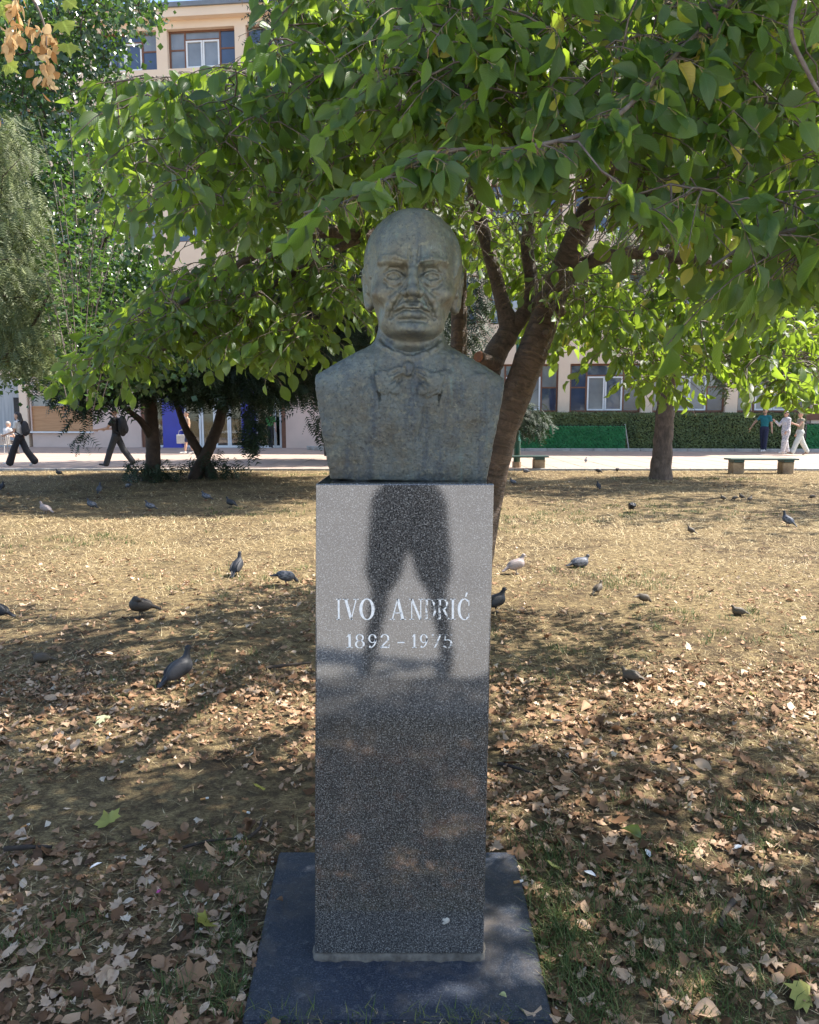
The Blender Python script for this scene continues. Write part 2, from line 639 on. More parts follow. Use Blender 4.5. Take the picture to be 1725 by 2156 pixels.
def mat_bronze():
    m, nt, out = newmat('weathered_bronze')
    p = nd(nt, 'BsdfPrincipled')
    v = coords(nt)
    n1 = noise(nt, v, 9, 6, 0.65, 0.8)
    n2 = noise(nt, v, 70, 5, 0.7)
    st = noise(nt, coords(nt, 'Object', (26, 26, 2.2)), 1.0, 5, 0.6)
    c = ramp(nt, n1, [(0.26, (0.115, 0.090, 0.058)), (0.40, (0.135, 0.128, 0.100)), (0.55, (0.135, 0.144, 0.126)), (0.66, (0.150, 0.168, 0.155)), (0.80, (0.185, 0.200, 0.165))])
    c = mixc(nt, ramp(nt, st, [(0.50, (0, 0, 0)), (0.64, (0.75, 0.75, 0.75))]), c, (0.072, 0.086, 0.096))
    c = mixc(nt, ramp(nt, n2, [(0.52, (0, 0, 0)), (0.69, (0.8, 0.8, 0.8))]), c, (0.245, 0.235, 0.165))
    n3 = noise(nt, v, 120, 4, 0.7)
    c = mixc(nt, ramp(nt, n3, [(0.32, (0.85, 0.85, 0.85)), (0.46, (0, 0, 0))]), c, (0.050, 0.050, 0.048))
    st2 = noise(nt, coords(nt, 'Object', (40, 40, 3.5)), 1.0, 4, 0.6)
    c = mixc(nt, ramp(nt, st2, [(0.60, (0, 0, 0)), (0.72, (0.65, 0.65, 0.65))]), c, (0.155, 0.215, 0.185))
    st3 = noise(nt, coords(nt, 'Object', (15, 15, 1.6)), 1.0, 5, 0.65)
    c = mixc(nt, ramp(nt, st3, [(0.60, (0, 0, 0)), (0.74, (0.55, 0.55, 0.55))]), c, (0.085, 0.060, 0.034))
    c = mixc(nt, ramp(nt, noise(nt, v, 33, 3, 0.5), [(0.73, (0, 0, 0)), (0.78, (1, 1, 1))]), c, (0.25, 0.30, 0.26))
    szn = nt.nodes.new('ShaderNodeSeparateXYZ')
    tcn = nt.nodes.new('ShaderNodeTexCoord')
    nt.links.new(tcn.outputs['Object'], szn.inputs[0])
    hz = mathn(nt, 'ADD', szn.outputs[2], mathn(nt, 'MULTIPLY', mathn(nt, 'SUBTRACT', n1, 0.5), 0.35))
    # the coat and shirt have weathered bluer than the head
    c = mixc(nt, 1.0, c, ramp(nt, hz, [(0.24, (0.86, 0.86, 0.87)), (0.50, (1.00, 0.94, 0.80))]), 'MULTIPLY')
    nt.links.new(c, p.inputs['Base Color'])
    p.inputs['Metallic'].default_value = 0.30
    nt.links.new(ramp(nt, n2, [(0.3, (0.34,) * 3), (0.7, (0.58,) * 3)]), p.inputs['Roughness'])
    # coarse modelling of the clay over the chest, finer on the head
    sx = nt.nodes.new('ShaderNodeSeparateXYZ')
    tc = nt.nodes.new('ShaderNodeTexCoord')
    nt.links.new(tc.outputs['Object'], sx.inputs[0])
    mr = nt.nodes.new('ShaderNodeMapRange')
    mr.inputs[1].default_value = 0.33; mr.inputs[2].default_value = 0.22; mr.inputs[3].default_value = 0.25; mr.inputs[4].default_value = 1.0
    nt.links.new(sx.outputs[2], mr.inputs[0])
    rg = noise(nt, v, 120, 3, 0.6, 2.2)
    b = nt.nodes.new('ShaderNodeBump')
    nt.links.new(mathn(nt, 'MULTIPLY', mr.outputs[0], 0.95), b.inputs['Strength'])
    b.inputs['Distance'].default_value = 0.006
    nt.links.new(rg, b.inputs['Height'])
    b2 = nt.nodes.new('ShaderNodeBump')
    b2.inputs['Strength'].default_value = 0.5
    b2.inputs['Distance'].default_value = 0.003
    nt.links.new(noise(nt, v, 230, 4, 0.6), b2.inputs['Height'])
    nt.links.new(b.outputs[0], b2.inputs['Normal'])
    nt.links.new(b2.outputs[0], p.inputs['Normal'])
    nt.links.new(p.outputs[0], out.inputs[0])
    return m


m_bronze = mat_bronze()
PED_Z = float((np.array([0, CAM_Y, CAM_H]) + ray(853, 1018) * (-CAM_Y / ray(853, 1018)[1]))[2])


def on_face(px, py, y=0.0):
    d = ray(px, py)
    p = np.array([0, CAM_Y, CAM_H]) + d * ((y - CAM_Y) / d[1])
    return p[0], p[2]


xl1, _ = on_face(665, 1018); xr1, _ = on_face(1041, 1018)
xl0, _ = on_face(663, 2035); xr0, _ = on_face(1018, 2035)
PED_D = 0.43


def build_pedestal():
    root = empty('pedestal', ((xl0 + xr0) / 2, PED_D / 2, 0))
    tag(root, 'tall grey granite pedestal carrying the bronze bust and its inscription', 'pedestal')
    ox, oy = (xl0 + xr0) / 2, PED_D / 2
    import bmesh
    bm = bmesh.new()
    z0, z1 = 0.040, PED_Z
    vs = [bm.verts.new((x - ox, y - oy, z)) for x, y, z in
          [(xl0, 0, z0), (xr0, 0, z0), (xr0, PED_D, z0), (xl0, PED_D, z0), (xl1, 0, z1), (xr1, 0, z1), (xr1, PED_D, z1), (xl1, PED_D, z1)]]
    for f in [(3, 2, 1, 0), (4, 5, 6, 7), (0, 1, 5, 4), (1, 2, 6, 5), (2, 3, 7, 6), (3, 0, 4, 7)]:
        bm.faces.new([vs[i] for i in f])
    bmesh.ops.bevel(bm, geom=list(bm.edges), offset=0.004, segments=2, affect='EDGES', profile=0.5)
    me = bpy.data.meshes.new('shaft')
    bm.to_mesh(me); bm.free()
    me.materials.append(m_granite)
    obj('shaft', me, root)
    # uneven mortar bed squeezed out under the shaft
    V, F = [], []
    ring = []
    n = 40
    for side in range(4):
        for i in range(n):
            t = i / n
            c = [(xl0, 0), (xr0, 0), (xr0, PED_D), (xl0, PED_D)]
            a, b = c[side], c[(side + 1) % 4]
            nx, ny = [(0, -1), (1, 0), (0, 1), (-1, 0)][side]
            e = 0.002 + 0.006 * abs(math.sin(i * 0.9 + side) * math.sin(i * 0.37))
            ring.append((a[0] + (b[0] - a[0]) * t - ox, a[1] + (b[1] - a[1]) * t - oy, nx * e, ny * e))
    m = len(ring)
    for x, y, ex, ey in ring:
        V += [(x + ex * 1.4, y + ey * 1.4, 0.022), (x + ex, y + ey, 0.036), (x - ex * 2, y - ey * 2, 0.0405)]
    for i in range(m):
        j = (i + 1) % m
        for k in range(2):
            F.append((i * 3 + k, j * 3 + k, j * 3 + k + 1, i * 3 + k + 1))
    obj('mortar_bed', mesh_np('mortar_bed', V, F, m_mortar), root)
    # pale dropping stuck on the face
    s = SDF((-0.03, -0.02, -0.03), (0.03, 0.02, 0.03), 0.0016)
    for i in range(14):
        a = random.uniform(0, 6.28); q = random.uniform(0, 0.010)
        s.ell((math.cos(a) * q * 1.2, 0, math.sin(a) * q), (random.uniform(0.003, 0.006), 0.0022, random.uniform(0.003, 0.005)), 0.002)
    x, z = on_face(941, 1939)
    obj('pale_spot', s.mesh('pale_spot', M('dropping', (0.55, 0.52, 0.46), (0.35, 0.33, 0.30), 300, 0.9)), root, (x - ox, -oy, z))
    return root, ox, oy


pedestal, POX, POY = build_pedestal()


# ---- the inscription, letter by letter
def mat_paint(name, lo, hi):
    m, nt, out = newmat(name)
    p = nd(nt, 'BsdfPrincipled')
    v = coords(nt)
    p.inputs['Base Color'].default_value = (0.62, 0.60, 0.56, 1)
    nt.links.new(ramp(nt, noise(nt, v, 150, 3), [(0.35, (0.88, 0.87, 0.84)), (0.7, (0.70, 0.68, 0.65))]), p.inputs['Base Color'])
    p.inputs['Roughness'].default_value = 0.7
    t = nd(nt, 'BsdfTransparent')
    f = ramp(nt, noise(nt, v, 75, 5, 0.7), [(lo, (0, 0, 0)), (hi, (1, 1, 1))])
    mx = nt.nodes.new('ShaderNodeMixShader')
    nt.links.new(f, mx.inputs[0])
    nt.links.new(p.outputs[0], mx.inputs[1]); nt.links.new(t.outputs[0], mx.inputs[2])
    nt.links.new(mx.outputs[0], out.inputs[0])
    return m


m_paint = mat_paint('white_inscription_paint', 0.62, 0.70)
m_paint_worn = mat_paint('flaking_inscription_paint', 0.47, 0.58)


def ring_poly(cx, cz, rx, rz, tx, tz, a0=0, a1=360, n=28):
    """quads of a ring sector, stroke tx at the sides and tz at top and bottom"""
    out = []
    A = np.radians(np.linspace(a0, a1, n + 1))
    for i in range(n):
        q = []
        for a in (A[i], A[i + 1]):
            q.append((cx + rx * math.cos(a), cz + rz * math.sin(a)))
        for a in (A[i + 1], A[i]):
            q.append((cx + (rx - tx) * math.cos(a), cz + (rz - tz) * math.sin(a)))
        out.append(q)
    return out


def rect(x0, x1, z0, z1):
    return [(x0, z0), (x1, z0), (x1, z1), (x0, z1)]


def stroke(x0, z0, x1, z1, w):
    return [(x0 - w / 2, z0), (x0 + w / 2, z0), (x1 + w / 2, z1), (x1 - w / 2, z1)]


S = 0.035
GLYPH = {
    'I': (0.30, [rect(0.09, 0.21, 0, 1), rect(0, 0.30, 0, S), rect(0, 0.30, 1 - S, 1)]),
    'V': (0.74, [stroke(0.39, 0, 0.15, 1, 0.12), stroke(0.39, 0, 0.62, 1, 0.05), rect(0.02, 0.28, 1 - S, 1), rect(0.50, 0.74, 1 - S, 1)]),
    'O': (0.66, ring_poly(0.33, 0.5, 0.33, 0.52, 0.135, 0.045)),
    'A': (0.72, [stroke(0.12, 0, 0.35, 1, 0.05), stroke(0.58, 0, 0.36, 1, 0.12), rect(0.2, 0.52, 0.30, 0.345), rect(0, 0.24, 0, S), rect(0.46, 0.72, 0, S)]),
    'N': (0.76, [rect(0.12, 0.17, 0, 1), rect(0.60, 0.65, 0, 1), stroke(0.60, 0, 0.15, 1, 0.12), rect(0.02, 0.27, 0, S), rect(0, 0.17, 1 - S, 1), rect(0.50, 0.76, 1 - S, 1)]),
    'D': (0.68, [rect(0.08, 0.20, 0, 1), rect(0, 0.32, 0, S), rect(0, 0.32, 1 - S, 1)] + ring_poly(0.27, 0.5, 0.40, 0.5, 0.125, 0.045, -90, 90, 18)),
    'R': (0.70, [rect(0.08, 0.20, 0, 1), rect(0, 0.29, 0, S), rect(0, 0.3, 1 - S, 1), stroke(0.62, 0, 0.34, 0.5, 0.12), rect(0.54, 0.72, 0, S)] + ring_poly(0.27, 0.74, 0.32, 0.26, 0.12, 0.04, -90, 90, 16)),
    'C': (0.62, ring_poly(0.34, 0.5, 0.33, 0.52, 0.135, 0.045, 48, 312) + [rect(0.54, 0.575, 0.66, 0.92), rect(0.54, 0.575, 0.10, 0.30), [(0.36, 1.10), (0.42, 1.10), (0.50, 1.30), (0.42, 1.30)]]),
    '1': (0.36, [rect(0.13, 0.27, 0, 1), rect(0.02, 0.38, 0, 0.05), [(0.0, 0.78), (0.13, 0.86), (0.13, 1.0)]]),
    '8': (0.60, ring_poly(0.30, 0.75, 0.25, 0.26, 0.10, 0.045) + ring_poly(0.30, 0.27, 0.30, 0.29, 0.12, 0.045)),
    '9': (0.60, ring_poly(0.30, 0.69, 0.28, 0.32, 0.12, 0.045) + ring_poly(0.14, 0.66, 0.44, 0.66, 0.11, 0.06, -85, 5, 14) + ring_poly(0.13, 0.09, 0.07, 0.08, 0.06, 0.07, 0, 360, 10)),
    '2': (0.60, ring_poly(0.29, 0.70, 0.27, 0.31, 0.11, 0.05, -25, 165, 18) + [stroke(0.06, 0.05, 0.47, 0.56, 0.11), rect(0.02, 0.56, 0, 0.11), [(0.50, 0.10), (0.56, 0.10), (0.58, 0.26), (0.55, 0.26)]]),
    '7': (0.56, [rect(0.0, 0.56, 0.89, 1.0), stroke(0.18, 0, 0.50, 0.90, 0.11), [(0.0, 0.78), (0.035, 0.78), (0.05, 0.90), (0.0, 0.90)]]),
    '5': (0.56, [rect(0.10, 0.52, 0.90, 1.0), stroke(0.09, 0.55, 0.12, 0.95, 0.05)] + ring_poly(0.24, 0.31, 0.30, 0.32, 0.12, 0.05, -150, 125, 22)),
    '-': (0.40, [rect(0.0, 0.40, 0.36, 0.44)]),
}


def inscription():
    def put(ch, px, py_top, py_bot, w=None, worn=False):
        gw, polys = GLYPH[ch]
        x0, zb = on_face(px, py_bot)
        _, zt = on_face(px, py_top)
        hgt = zt - zb
        mb = MB()
        for poly in polys:
            ar = sum(poly[i][0] * poly[(i + 1) % len(poly)][1] - poly[(i + 1) % len(poly)][0] * poly[i][1] for i in range(len(poly)))
            if ar < 0:
                poly = poly[::-1]
            sx = (w / gw) if w else hgt
            mb.prism([(a * sx, b * hgt) for a, b in poly], -0.0012, 0.0006)
        o = mb.build('letter' if ch.isalpha() else 'numeral' if ch != '-' else 'dash', m_paint_worn if worn else m_paint, pedestal, (x0 - POX, -POY, zb))
        return o
    # (character, left edge, right edge) measured on the shaft, 2560-pixel frame
    def c(v):
        return (940 + v / 2.464) * 1725 / 2560
    def cy(v):
        return (1440 + v / 2.464) * 1725 / 2560
    mm = lambda a, b: on_face(c(b), 1290)[0] - on_face(c(a), 1290)[0]
    for ch, a, b, wn_ in [('I', 276, 312, False), ('V', 322, 450, False), ('O', 452, 570, False), ('A', 684, 812, False), ('N', 834, 944, False),
                          ('D', 950, 1044, True), ('R', 1050, 1152, True), ('I', 1150, 1192, False), ('C', 1206, 1304, False)]:
        put(ch, c(a), cy(1062), cy(1222), mm(a, b), wn_)
    for ch, a, b, wn_ in [('1', 352, 398, False), ('8', 418, 494, False), ('9', 518, 588, False), ('2', 610, 688, False), ('-', 745, 800, False),
                          ('1', 856, 892, False), ('9', 916, 980, False), ('7', 1010, 1080, True), ('5', 1098, 1172, True)]:
        put(ch, c(a), cy(1335), cy(1440), mm(a, b), wn_)


inscription()


def build_slab():
    a, b = gnd(510, 2150, 0.022), gnd(1165, 2150, 0.022)
    c_, d = gnd(1085, 1793, 0.022), gnd(588, 1793, 0.022)
    ctr = (a + b + c_ + d) / 4
    import bmesh
    bm = bmesh.new()
    vs = [bm.verts.new((p[0] - ctr[0], p[1] - ctr[1], z)) for z in (-0.06, 0.022) for p in (a, b, c_, d)]
    for f in [(3, 2, 1, 0), (4, 5, 6, 7), (0, 1, 5, 4), (1, 2, 6, 5), (2, 3, 7, 6), (3, 0, 4, 7)]:
        bm.faces.new([vs[i] for i in f])
    bmesh.ops.bevel(bm, geom=list(bm.edges), offset=0.005, segments=2, affect='EDGES')
    me = bpy.data.meshes.new('base_slab')
    bm.to_mesh(me); bm.free()
    me.materials.append(m_slab)
    o = obj('base_slab', me, None, (ctr[0], ctr[1], 0))
    tag(o, 'flat dark blue-grey granite slab laid in the ground under the pedestal', 'stone slab')


build_slab()


# ---- the bust
def build_bust():
    h = 0.003
    s = SDF((-0.275, -0.21, -0.006), (0.275, 0.19, 0.725), h)
    # chest block with sawn-off arms and slanting shoulders
    sl, X, Y, Z = s.sub((-9, -9, -9), (9, 9, 9))
    aX = np.abs(X)
    hw = 0.206 + (0.252 - 0.206) * np.clip(Z / 0.277, 0, 1.15)
    side = (aX - hw) * 0.985
    q = np.clip((Z - 0.02) / 0.28, 0, 1)
    bulge = 0.012 * np.sin(np.pi * np.clip(Z / 0.34, 0, 1))
    yf = -(0.098 + bulge - 0.030 * np.clip((Z - 0.24) / 0.12, 0, 1.2)) * np.sqrt(np.clip(1 - (X / 0.40) ** 2, 0, 1)) - 0.014 * np.exp(-(X / 0.05) ** 2) * q - 0.012 * np.exp(-((aX - 0.11) / 0.07) ** 2) * np.clip((Z - 0.08) / 0.12, 0, 1) * np.clip((0.33 - Z) / 0.1, 0, 1)
    front = (yf - Y) * 0.95
    back = Y - (0.105 + 0.02 * q) * np.sqrt(np.clip(1 - (X / 0.42) ** 2, 0, 1))
    ztop = 0.362 - 0.088 * np.clip((aX - 0.085) / 0.165, 0, 1.3) ** 1.15 * np.where(aX > 0.085, 1, 0) - 0.045 * (np.clip(np.abs(Y) - 0.01, 0, 1) / 0.12) ** 2
    top = (Z - ztop) * 0.85
    bot = 0.0 - Z

    def smax(a, b, k):
        hh = np.clip(0.5 - 0.5 * (a - b) / k, 0, 1)
        return a + (b - a) * hh + k * hh * (1 - hh)
    d = smax(smax(front, back, 0.03), top, 0.03)
    d = smax(smax(d, side, 0.006), bot, 0.005)
    s.f = np.minimum(s.f, d.astype(np.float32))
    # neck
    s.cap((0, 0.012, 0.24), (0.002, -0.002, 0.45), 0.086, 0.071, 0.045)
    s.cap((-0.054, -0.038, 0.30), (-0.064, 0.02, 0.44), 0.019, 0.021, 0.03)
    s.cap((0.054, -0.038, 0.30), (0.064, 0.02, 0.44), 0.019, 0.021, 0.03)
    # skull and face masses
    C = 0.004
    s.ell((C, 0.022, 0.562), (0.126, 0.150, 0.148), 0.02)
    s.ell((C, -0.028, 0.590), (0.112, 0.108, 0.102), 0.03)
    s.ell((C, -0.040, 0.490), (0.105, 0.096, 0.104), 0.03)
    s.ell((C, -0.042, 0.448), (0.090, 0.086, 0.062), 0.025)
    s.ell((C, -0.095, 0.408), (0.046, 0.040, 0.034), 0.03)
    # flat temples
    for e in (-1, 1):
        s.ell((C + e * 0.130, -0.090, 0.585), (0.024, 0.045, 0.04), 0.03, op='cut')
        s.ell((C + e * 0.070, -0.092, 0.492), (0.032, 0.030, 0.026), 0.025)      # cheekbone
        s.ell((C + e * 0.100, -0.085, 0.440), (0.018, 0.04, 0.03), 0.03, op='cut')   # hollow cheek
        s.ell((C + e * 0.052, -0.070, 0.424), (0.029, 0.035, 0.030), 0.022)      # jowl
    # brow
    for e in (-1, 1):
        s.line([(C + e * 0.014, -0.130, 0.573), (C + e * 0.046, -0.127, 0.580), (C + e * 0.080, -0.104, 0.580)], [0.0095, 0.0100, 0.008], 0.014)
    # sockets
    for e in (-1, 1):
        s.ell((C + e * 0.046, -0.138, 0.541), (0.031, 0.026, 0.022), 0.010, op='cut')
        s.ell((C + e * 0.022, -0.143, 0.548), (0.011, 0.024, 0.020), 0.008, op='cut')
    # eyeballs and lids
    for e in (-1, 1):
        cx = C + e * 0.0475
        s.ell((cx, -0.094, 0.533), (0.025, 0.025, 0.0225), 0.002)
        up = [(cx - 0.023, 0.531), (cx - 0.015, 0.543), (cx, 0.5485), (cx + 0.015, 0.543), (cx + 0.023, 0.531)]
        s.line([(x, s.front(x, z) - 0.0005, z) for x, z in up], [0.0035, 0.005, 0.0058, 0.005, 0.0035], 0.003)
        lo = [(cx - 0.022, 0.529), (cx - 0.012, 0.5225), (cx, 0.520), (cx + 0.012, 0.5225), (cx + 0.022, 0.529)]
        s.line([(x, s.front(x, z) + 0.0008, z) for x, z in lo], 0.0034, 0.003)
        bag = [(cx - 0.024, 0.521), (cx - 0.014, 0.508), (cx, 0.5035), (cx + 0.014, 0.508), (cx + 0.024, 0.519)]
        s.line([(x, s.front(x, z) - 0.001, z) for x, z in bag], 0.0036, 0.004, op='cut')
        cr = [(cx - 0.024, 0.545), (cx - 0.010, 0.5575), (cx + 0.010, 0.5575), (cx + 0.024, 0.545)]
        s.line([(x, s.front(x, z) - 0.001, z) for x, z in cr], 0.0040, 0.003, op='cut')
        s.ell((cx, s.front(cx, 0.533) - 0.0005, 0.5335), (0.0072, 0.0034, 0.0072), 0.002, op='cut')
        s.ell((cx, s.front(cx, 0.5335), 0.5345), (0.0034, 0.0025, 0.0034), 0.001)
        # heavy eyebrow hair
        bw = [(C + e * 0.018, 0.578), (C + e * 0.045, 0.586), (C + e * 0.076, 0.590)] if e < 0 else [(C + e * 0.016, 0.576), (C + e * 0.045, 0.582), (C + e * 0.080, 0.582)]
        s.line([(x, s.front(x, z) + 0.001, z) for x, z in bw], [0.005, 0.0055, 0.004], 0.003)
        for i in range(9):
            t = i / 8
            x = C + e * (0.018 + 0.058 * t); z = 0.578 + 0.010 * t
            s.cap((x, s.front(x, z - 0.004) - 0.001, z - 0.005), (x + e * 0.006, s.front(x, z + 0.005) - 0.001, z + 0.006), 0.0012, 0.0012, 0.002, op='cut')
    # frown
    for x0, x1 in ((-0.006, -0.009), (0.011, 0.015)):
        s.line([(C + x, s.front(C + x, z) - 0.0005, z) for x, z in ((x0, 0.570), (x1, 0.592), (x1 * 1.1, 0.612))], [0.0045, 0.0045, 0.003], 0.004, op='cut')
    # nose
    s.line([(C, -0.128, 0.572), (C, -0.142, 0.545), (C + 0.001, -0.157, 0.515), (C + 0.001, -0.169, 0.490)], [0.0115, 0.0105, 0.0115, 0.0135], 0.008)
    s.ell((C + 0.001, -0.168, 0.491), (0.0145, 0.014, 0.012), 0.006)
    for e in (-1, 1):
        s.ell((C + e * 0.0185, -0.144, 0.488), (0.0105, 0.017, 0.0105), 0.006)
        s.line([(C + e * 0.026, -0.150, 0.497), (C + e * 0.029, -0.140, 0.486), (C + e * 0.026, -0.138, 0.478)], 0.003, 0.005, op='cut')
        s.ell((C + e * 0.0100, -0.156, 0.4775), (0.0062, 0.010, 0.0055), 0.002, op='cut')
    # muzzle, lips, chin
    s.ell((C, -0.106, 0.452), (0.046, 0.034, 0.030), 0.016)
    s.cap((C, -0.1415, 0.474), (C, -0.1435, 0.452), 0.004, 0.005, 0.006, op='cut')
    s.line([(C - 0.036, -0.124, 0.442), (C - 0.014, -0.140, 0.4515), (C, -0.142, 0.4495), (C + 0.014, -0.140, 0.4515), (C + 0.036, -0.124, 0.442)], [0.004, 0.0065, 0.006, 0.0065, 0.004], 0.006)
    s.line([(C - 0.032, -0.122, 0.4345), (C - 0.012, -0.136, 0.4345), (C + 0.012, -0.136, 0.4345), (C + 0.032, -0.122, 0.4345)], [0.005, 0.0085, 0.0085, 0.005], 0.006)
    for e in (-1, 1):
        s.line([(C + e * x, s.front(C + e * x, z) + 0.0005, z) for x, z in ((0.004, 0.4615), (0.018, 0.4590), (0.032, 0.4520), (0.044, 0.4440))], [0.0045, 0.0055, 0.0048, 0.003], 0.004)
    mouth = [(-0.056, 0.4275), (-0.042, 0.4370), (-0.020, 0.4455), (0, 0.4430), (0.020, 0.4455), (0.042, 0.4370), (0.056, 0.4280)]
    s.line([(C + x, s.front(C + x, z) - 0.0002, z) for x, z in mouth], [0.0044, 0.0048, 0.0044, 0.004, 0.0044, 0.0048, 0.0044], 0.0025, op='cut')
    s.line([(C + x, s.front(C + x, z) - 0.001, z) for x, z in ((-0.034, 0.4185), (0, 0.4170), (0.034, 0.4185))], 0.0060, 0.006, op='cut')
    s.ell((C, -0.117, 0.402), (0.034, 0.026, 0.019), 0.014)
    for e in (-1, 1):
        fold = [(0.027, 0.492), (0.036, 0.476), (0.046, 0.458), (0.054, 0.442), (0.058, 0.430)]
        s.line([(C + e * x, s.front(C + e * x, z) - 0.0005, z) for x, z in fold], [0.004, 0.0052, 0.0058, 0.0050, 0.0025], 0.006, op='cut')
        ridge = [(0.036, 0.490), (0.048, 0.474), (0.058, 0.456), (0.064, 0.438)]
        s.line([(C + e * x, s.front(C + e * x, z) + 0.0035, z) for x, z in ridge], [0.005, 0.0065, 0.0065, 0.004], 0.010)
        s.line([(C + e * x, s.front(C + e * x, z) - 0.0010, z) for x, z in ((0.030, 0.510), (0.044, 0.496), (0.060, 0.486))], 0.0018, 0.008, op='cut')
    # ears
    for e in (-1, 1):
        zz = 0.0 if e < 0 else -0.006
        s.ell((C + e * 0.114, 0.012, 0.496 + zz), (0.017, 0.031, 0.050), 0.008, rot=(-10, 0, e * -14))
        s.line([(C + e * 0.113, -0.016, 0.500 + zz), (C + e * 0.122, -0.013, 0.535 + zz), (C + e * 0.128, 0.012, 0.548 + zz), (C + e * 0.130, 0.034, 0.530 + zz), (C + e * 0.128, 0.036, 0.505 + zz), (C + e * 0.122, 0.018, 0.470 + zz), (C + e * 0.117, -0.004, 0.456 + zz)],
               [0.005, 0.006, 0.0065, 0.0065, 0.006, 0.007, 0.008], 0.004)
        s.ell((C + e * 0.130, -0.002, 0.512 + zz), (0.012, 0.012, 0.024), 0.005, op='cut')
        s.ell((C + e * 0.115, -0.018, 0.497 + zz), (0.008, 0.006, 0.011), 0.004)
    # hair round the sides and back, with combed grooves
    for e in (-1, 1):
        s.ell((C + e * 0.088, 0.035, 0.560), (0.042, 0.105, 0.095), 0.016)
        s.ell((C + e * 0.103, -0.030, 0.560), (0.018, 0.030, 0.045), 0.012)
        s.line([(C + e * 0.104, -0.060, 0.545), (C + e * 0.112, -0.045, 0.575), (C + e * 0.105, -0.025, 0.620), (C + e * 0.088, 0.010, 0.665)], [0.008, 0.010, 0.011, 0.009], 0.006)
        r2 = random.Random(3 + e)
        for i in range(80):
            th = r2.uniform(-0.75, 1.3)
            z0 = r2.uniform(0.53, 0.645)
            y0 = 0.03 + 0.10 * math.sin(th)
            cz = max(0.05, 1 - ((z0 - 0.562) / 0.15) ** 2) ** 0.5
            x0 = C + e * (0.128 * cz * max(0.3, math.cos(th * 0.9)))
            s.cap((x0, y0, z0), (x0 * 1.0 + e * 0.004, y0 + 0.022, z0 - r2.uniform(0.012, 0.028)), 0.0055, 0.0036, 0.003, op='cut' if i % 3 else 'put')
    s.ell((C, 0.085, 0.545), (0.095, 0.085, 0.10), 0.03)
    # under-jaw shadow line is real geometry: throat set back
    s.ell((C, -0.112, 0.362), (0.062, 0.044, 0.024), 0.02, op='cut')
    # shirt collar and jacket line
    for e in (-1, 1):
        pts = [(0.078, 0.362), (0.062, 0.348), (0.038, 0.329), (0.006, 0.314)]
        s.line([(e * x, s.front(e * x, z) + 0.0055, z) for x, z in pts], [0.008, 0.009, 0.009, 0.008], 0.008)
        s.line([(e * x, s.front(e * x, z + 0.012) + 0.0005, z + 0.012) for x, z in pts], 0.003, 0.005, op='cut')
        lap = [(0.088, 0.325), (0.085, 0.26), (0.070, 0.18), (0.048, 0.10), (0.038, 0.06)]
        s.line([(e * x, s.front(e * x, z) - 0.0015, z) for x, z in lap], 0.0030, 0.004, op='cut')
        s.line([(e * (x - 0.028), s.front(e * (x - 0.028), z) - 0.0018, z) for x, z in lap[1:]], 0.003, 0.008, op='cut')
    # bow tie, wings drooping
    yk = s.front(0, 0.285)
    s.ell((-0.004, yk - 0.006, 0.287), (0.015, 0.013, 0.019), 0.004)
    for e, dz in ((-1, 0.0), (1, -0.002)):
        s.ell((e * 0.040 - 0.002, s.front(e * 0.04, 0.268) - 0.001, 0.270 + dz), (0.036, 0.012, 0.019), 0.006, rot=(0, e * 28, 0))
        s.ell((e * 0.062 - 0.002, s.front(e * 0.06, 0.250) + 0.000, 0.254 + dz), (0.023, 0.011, 0.030), 0.006, rot=(0, e * 32, 0))
        s.ell((e * 0.040 - 0.002, s.front(e * 0.04, 0.238) + 0.002, 0.240 + dz), (0.020, 0.010, 0.016), 0.006, rot=(0, e * -30, 0))
        for (xa, za), (xb, zb) in (((0.014, 0.288), (0.052, 0.272)), ((0.012, 0.280), (0.050, 0.250)), ((0.018, 0.270), (0.040, 0.236))):
            n = 4
            s.line([(e * (xa + (xb - xa) * t), s.front(e * (xa + (xb - xa) * t), za + (zb - za) * t + dz) - 0.001, za + (zb - za) * t + dz) for t in np.linspace(0, 1, n)], [0.005, 0.0045, 0.004, 0.0025], 0.002, op='cut')
        s.line([(e * 0.083, s.front(e * 0.083, 0.262) + 0.001, 0.268), (e * 0.076, s.front(e * 0.076, 0.235), 0.232), (e * 0.046, s.front(e * 0.046, 0.222), 0.220)], 0.004, 0.003)
    # lumpy chest
    r2 = random.Random(5)
    for i in range(70):
        x = r2.uniform(-0.20, 0.20); z = r2.uniform(0.01, 0.27)
        if abs(x) < 0.09 and z > 0.2:
            continue
        y = s.front(x, z)
        if y < -0.02:
            s.ell((x, y - 0.0105, z), (r2.uniform(0.012, 0.03), 0.010, r2.uniform(0.012, 0.03)), 0.012, op='cut' if i % 2 else 'put') if i % 2 else s.ell((x, y + 0.0095, z), (r2.uniform(0.015, 0.03), 0.010, r2.uniform(0.015, 0.03)), 0.012)
    me = s.mesh('bust', m_bronze)
    V = np.zeros(len(me.vertices) * 3, np.float32)
    me.vertices.foreach_get('co', V)
    V = V.reshape(-1, 3)
    w = np.clip((-0.01 - V[:, 1]) / 0.07, 0, 1)
    w = w * w * (3 - 2 * w)
    V[:, 2] += w * np.interp(V[:, 2], [0.33, 0.36, 0.40, 0.44, 0.49, 0.535, 0.58, 0.63, 0.69], [0, -0.010, -0.016, -0.012, -0.017, -0.018, -0.027, -0.022, 0])
    from mathutils import noise as mn
    # crisper modelling: push the relief away from a smoothed copy
    ed = np.zeros(len(me.edges) * 2, np.int32)
    me.edges.foreach_get('vertices', ed)
    ed = ed.reshape(-1, 2)
    deg = np.bincount(ed.ravel(), minlength=len(V)).astype(float)[:, None]
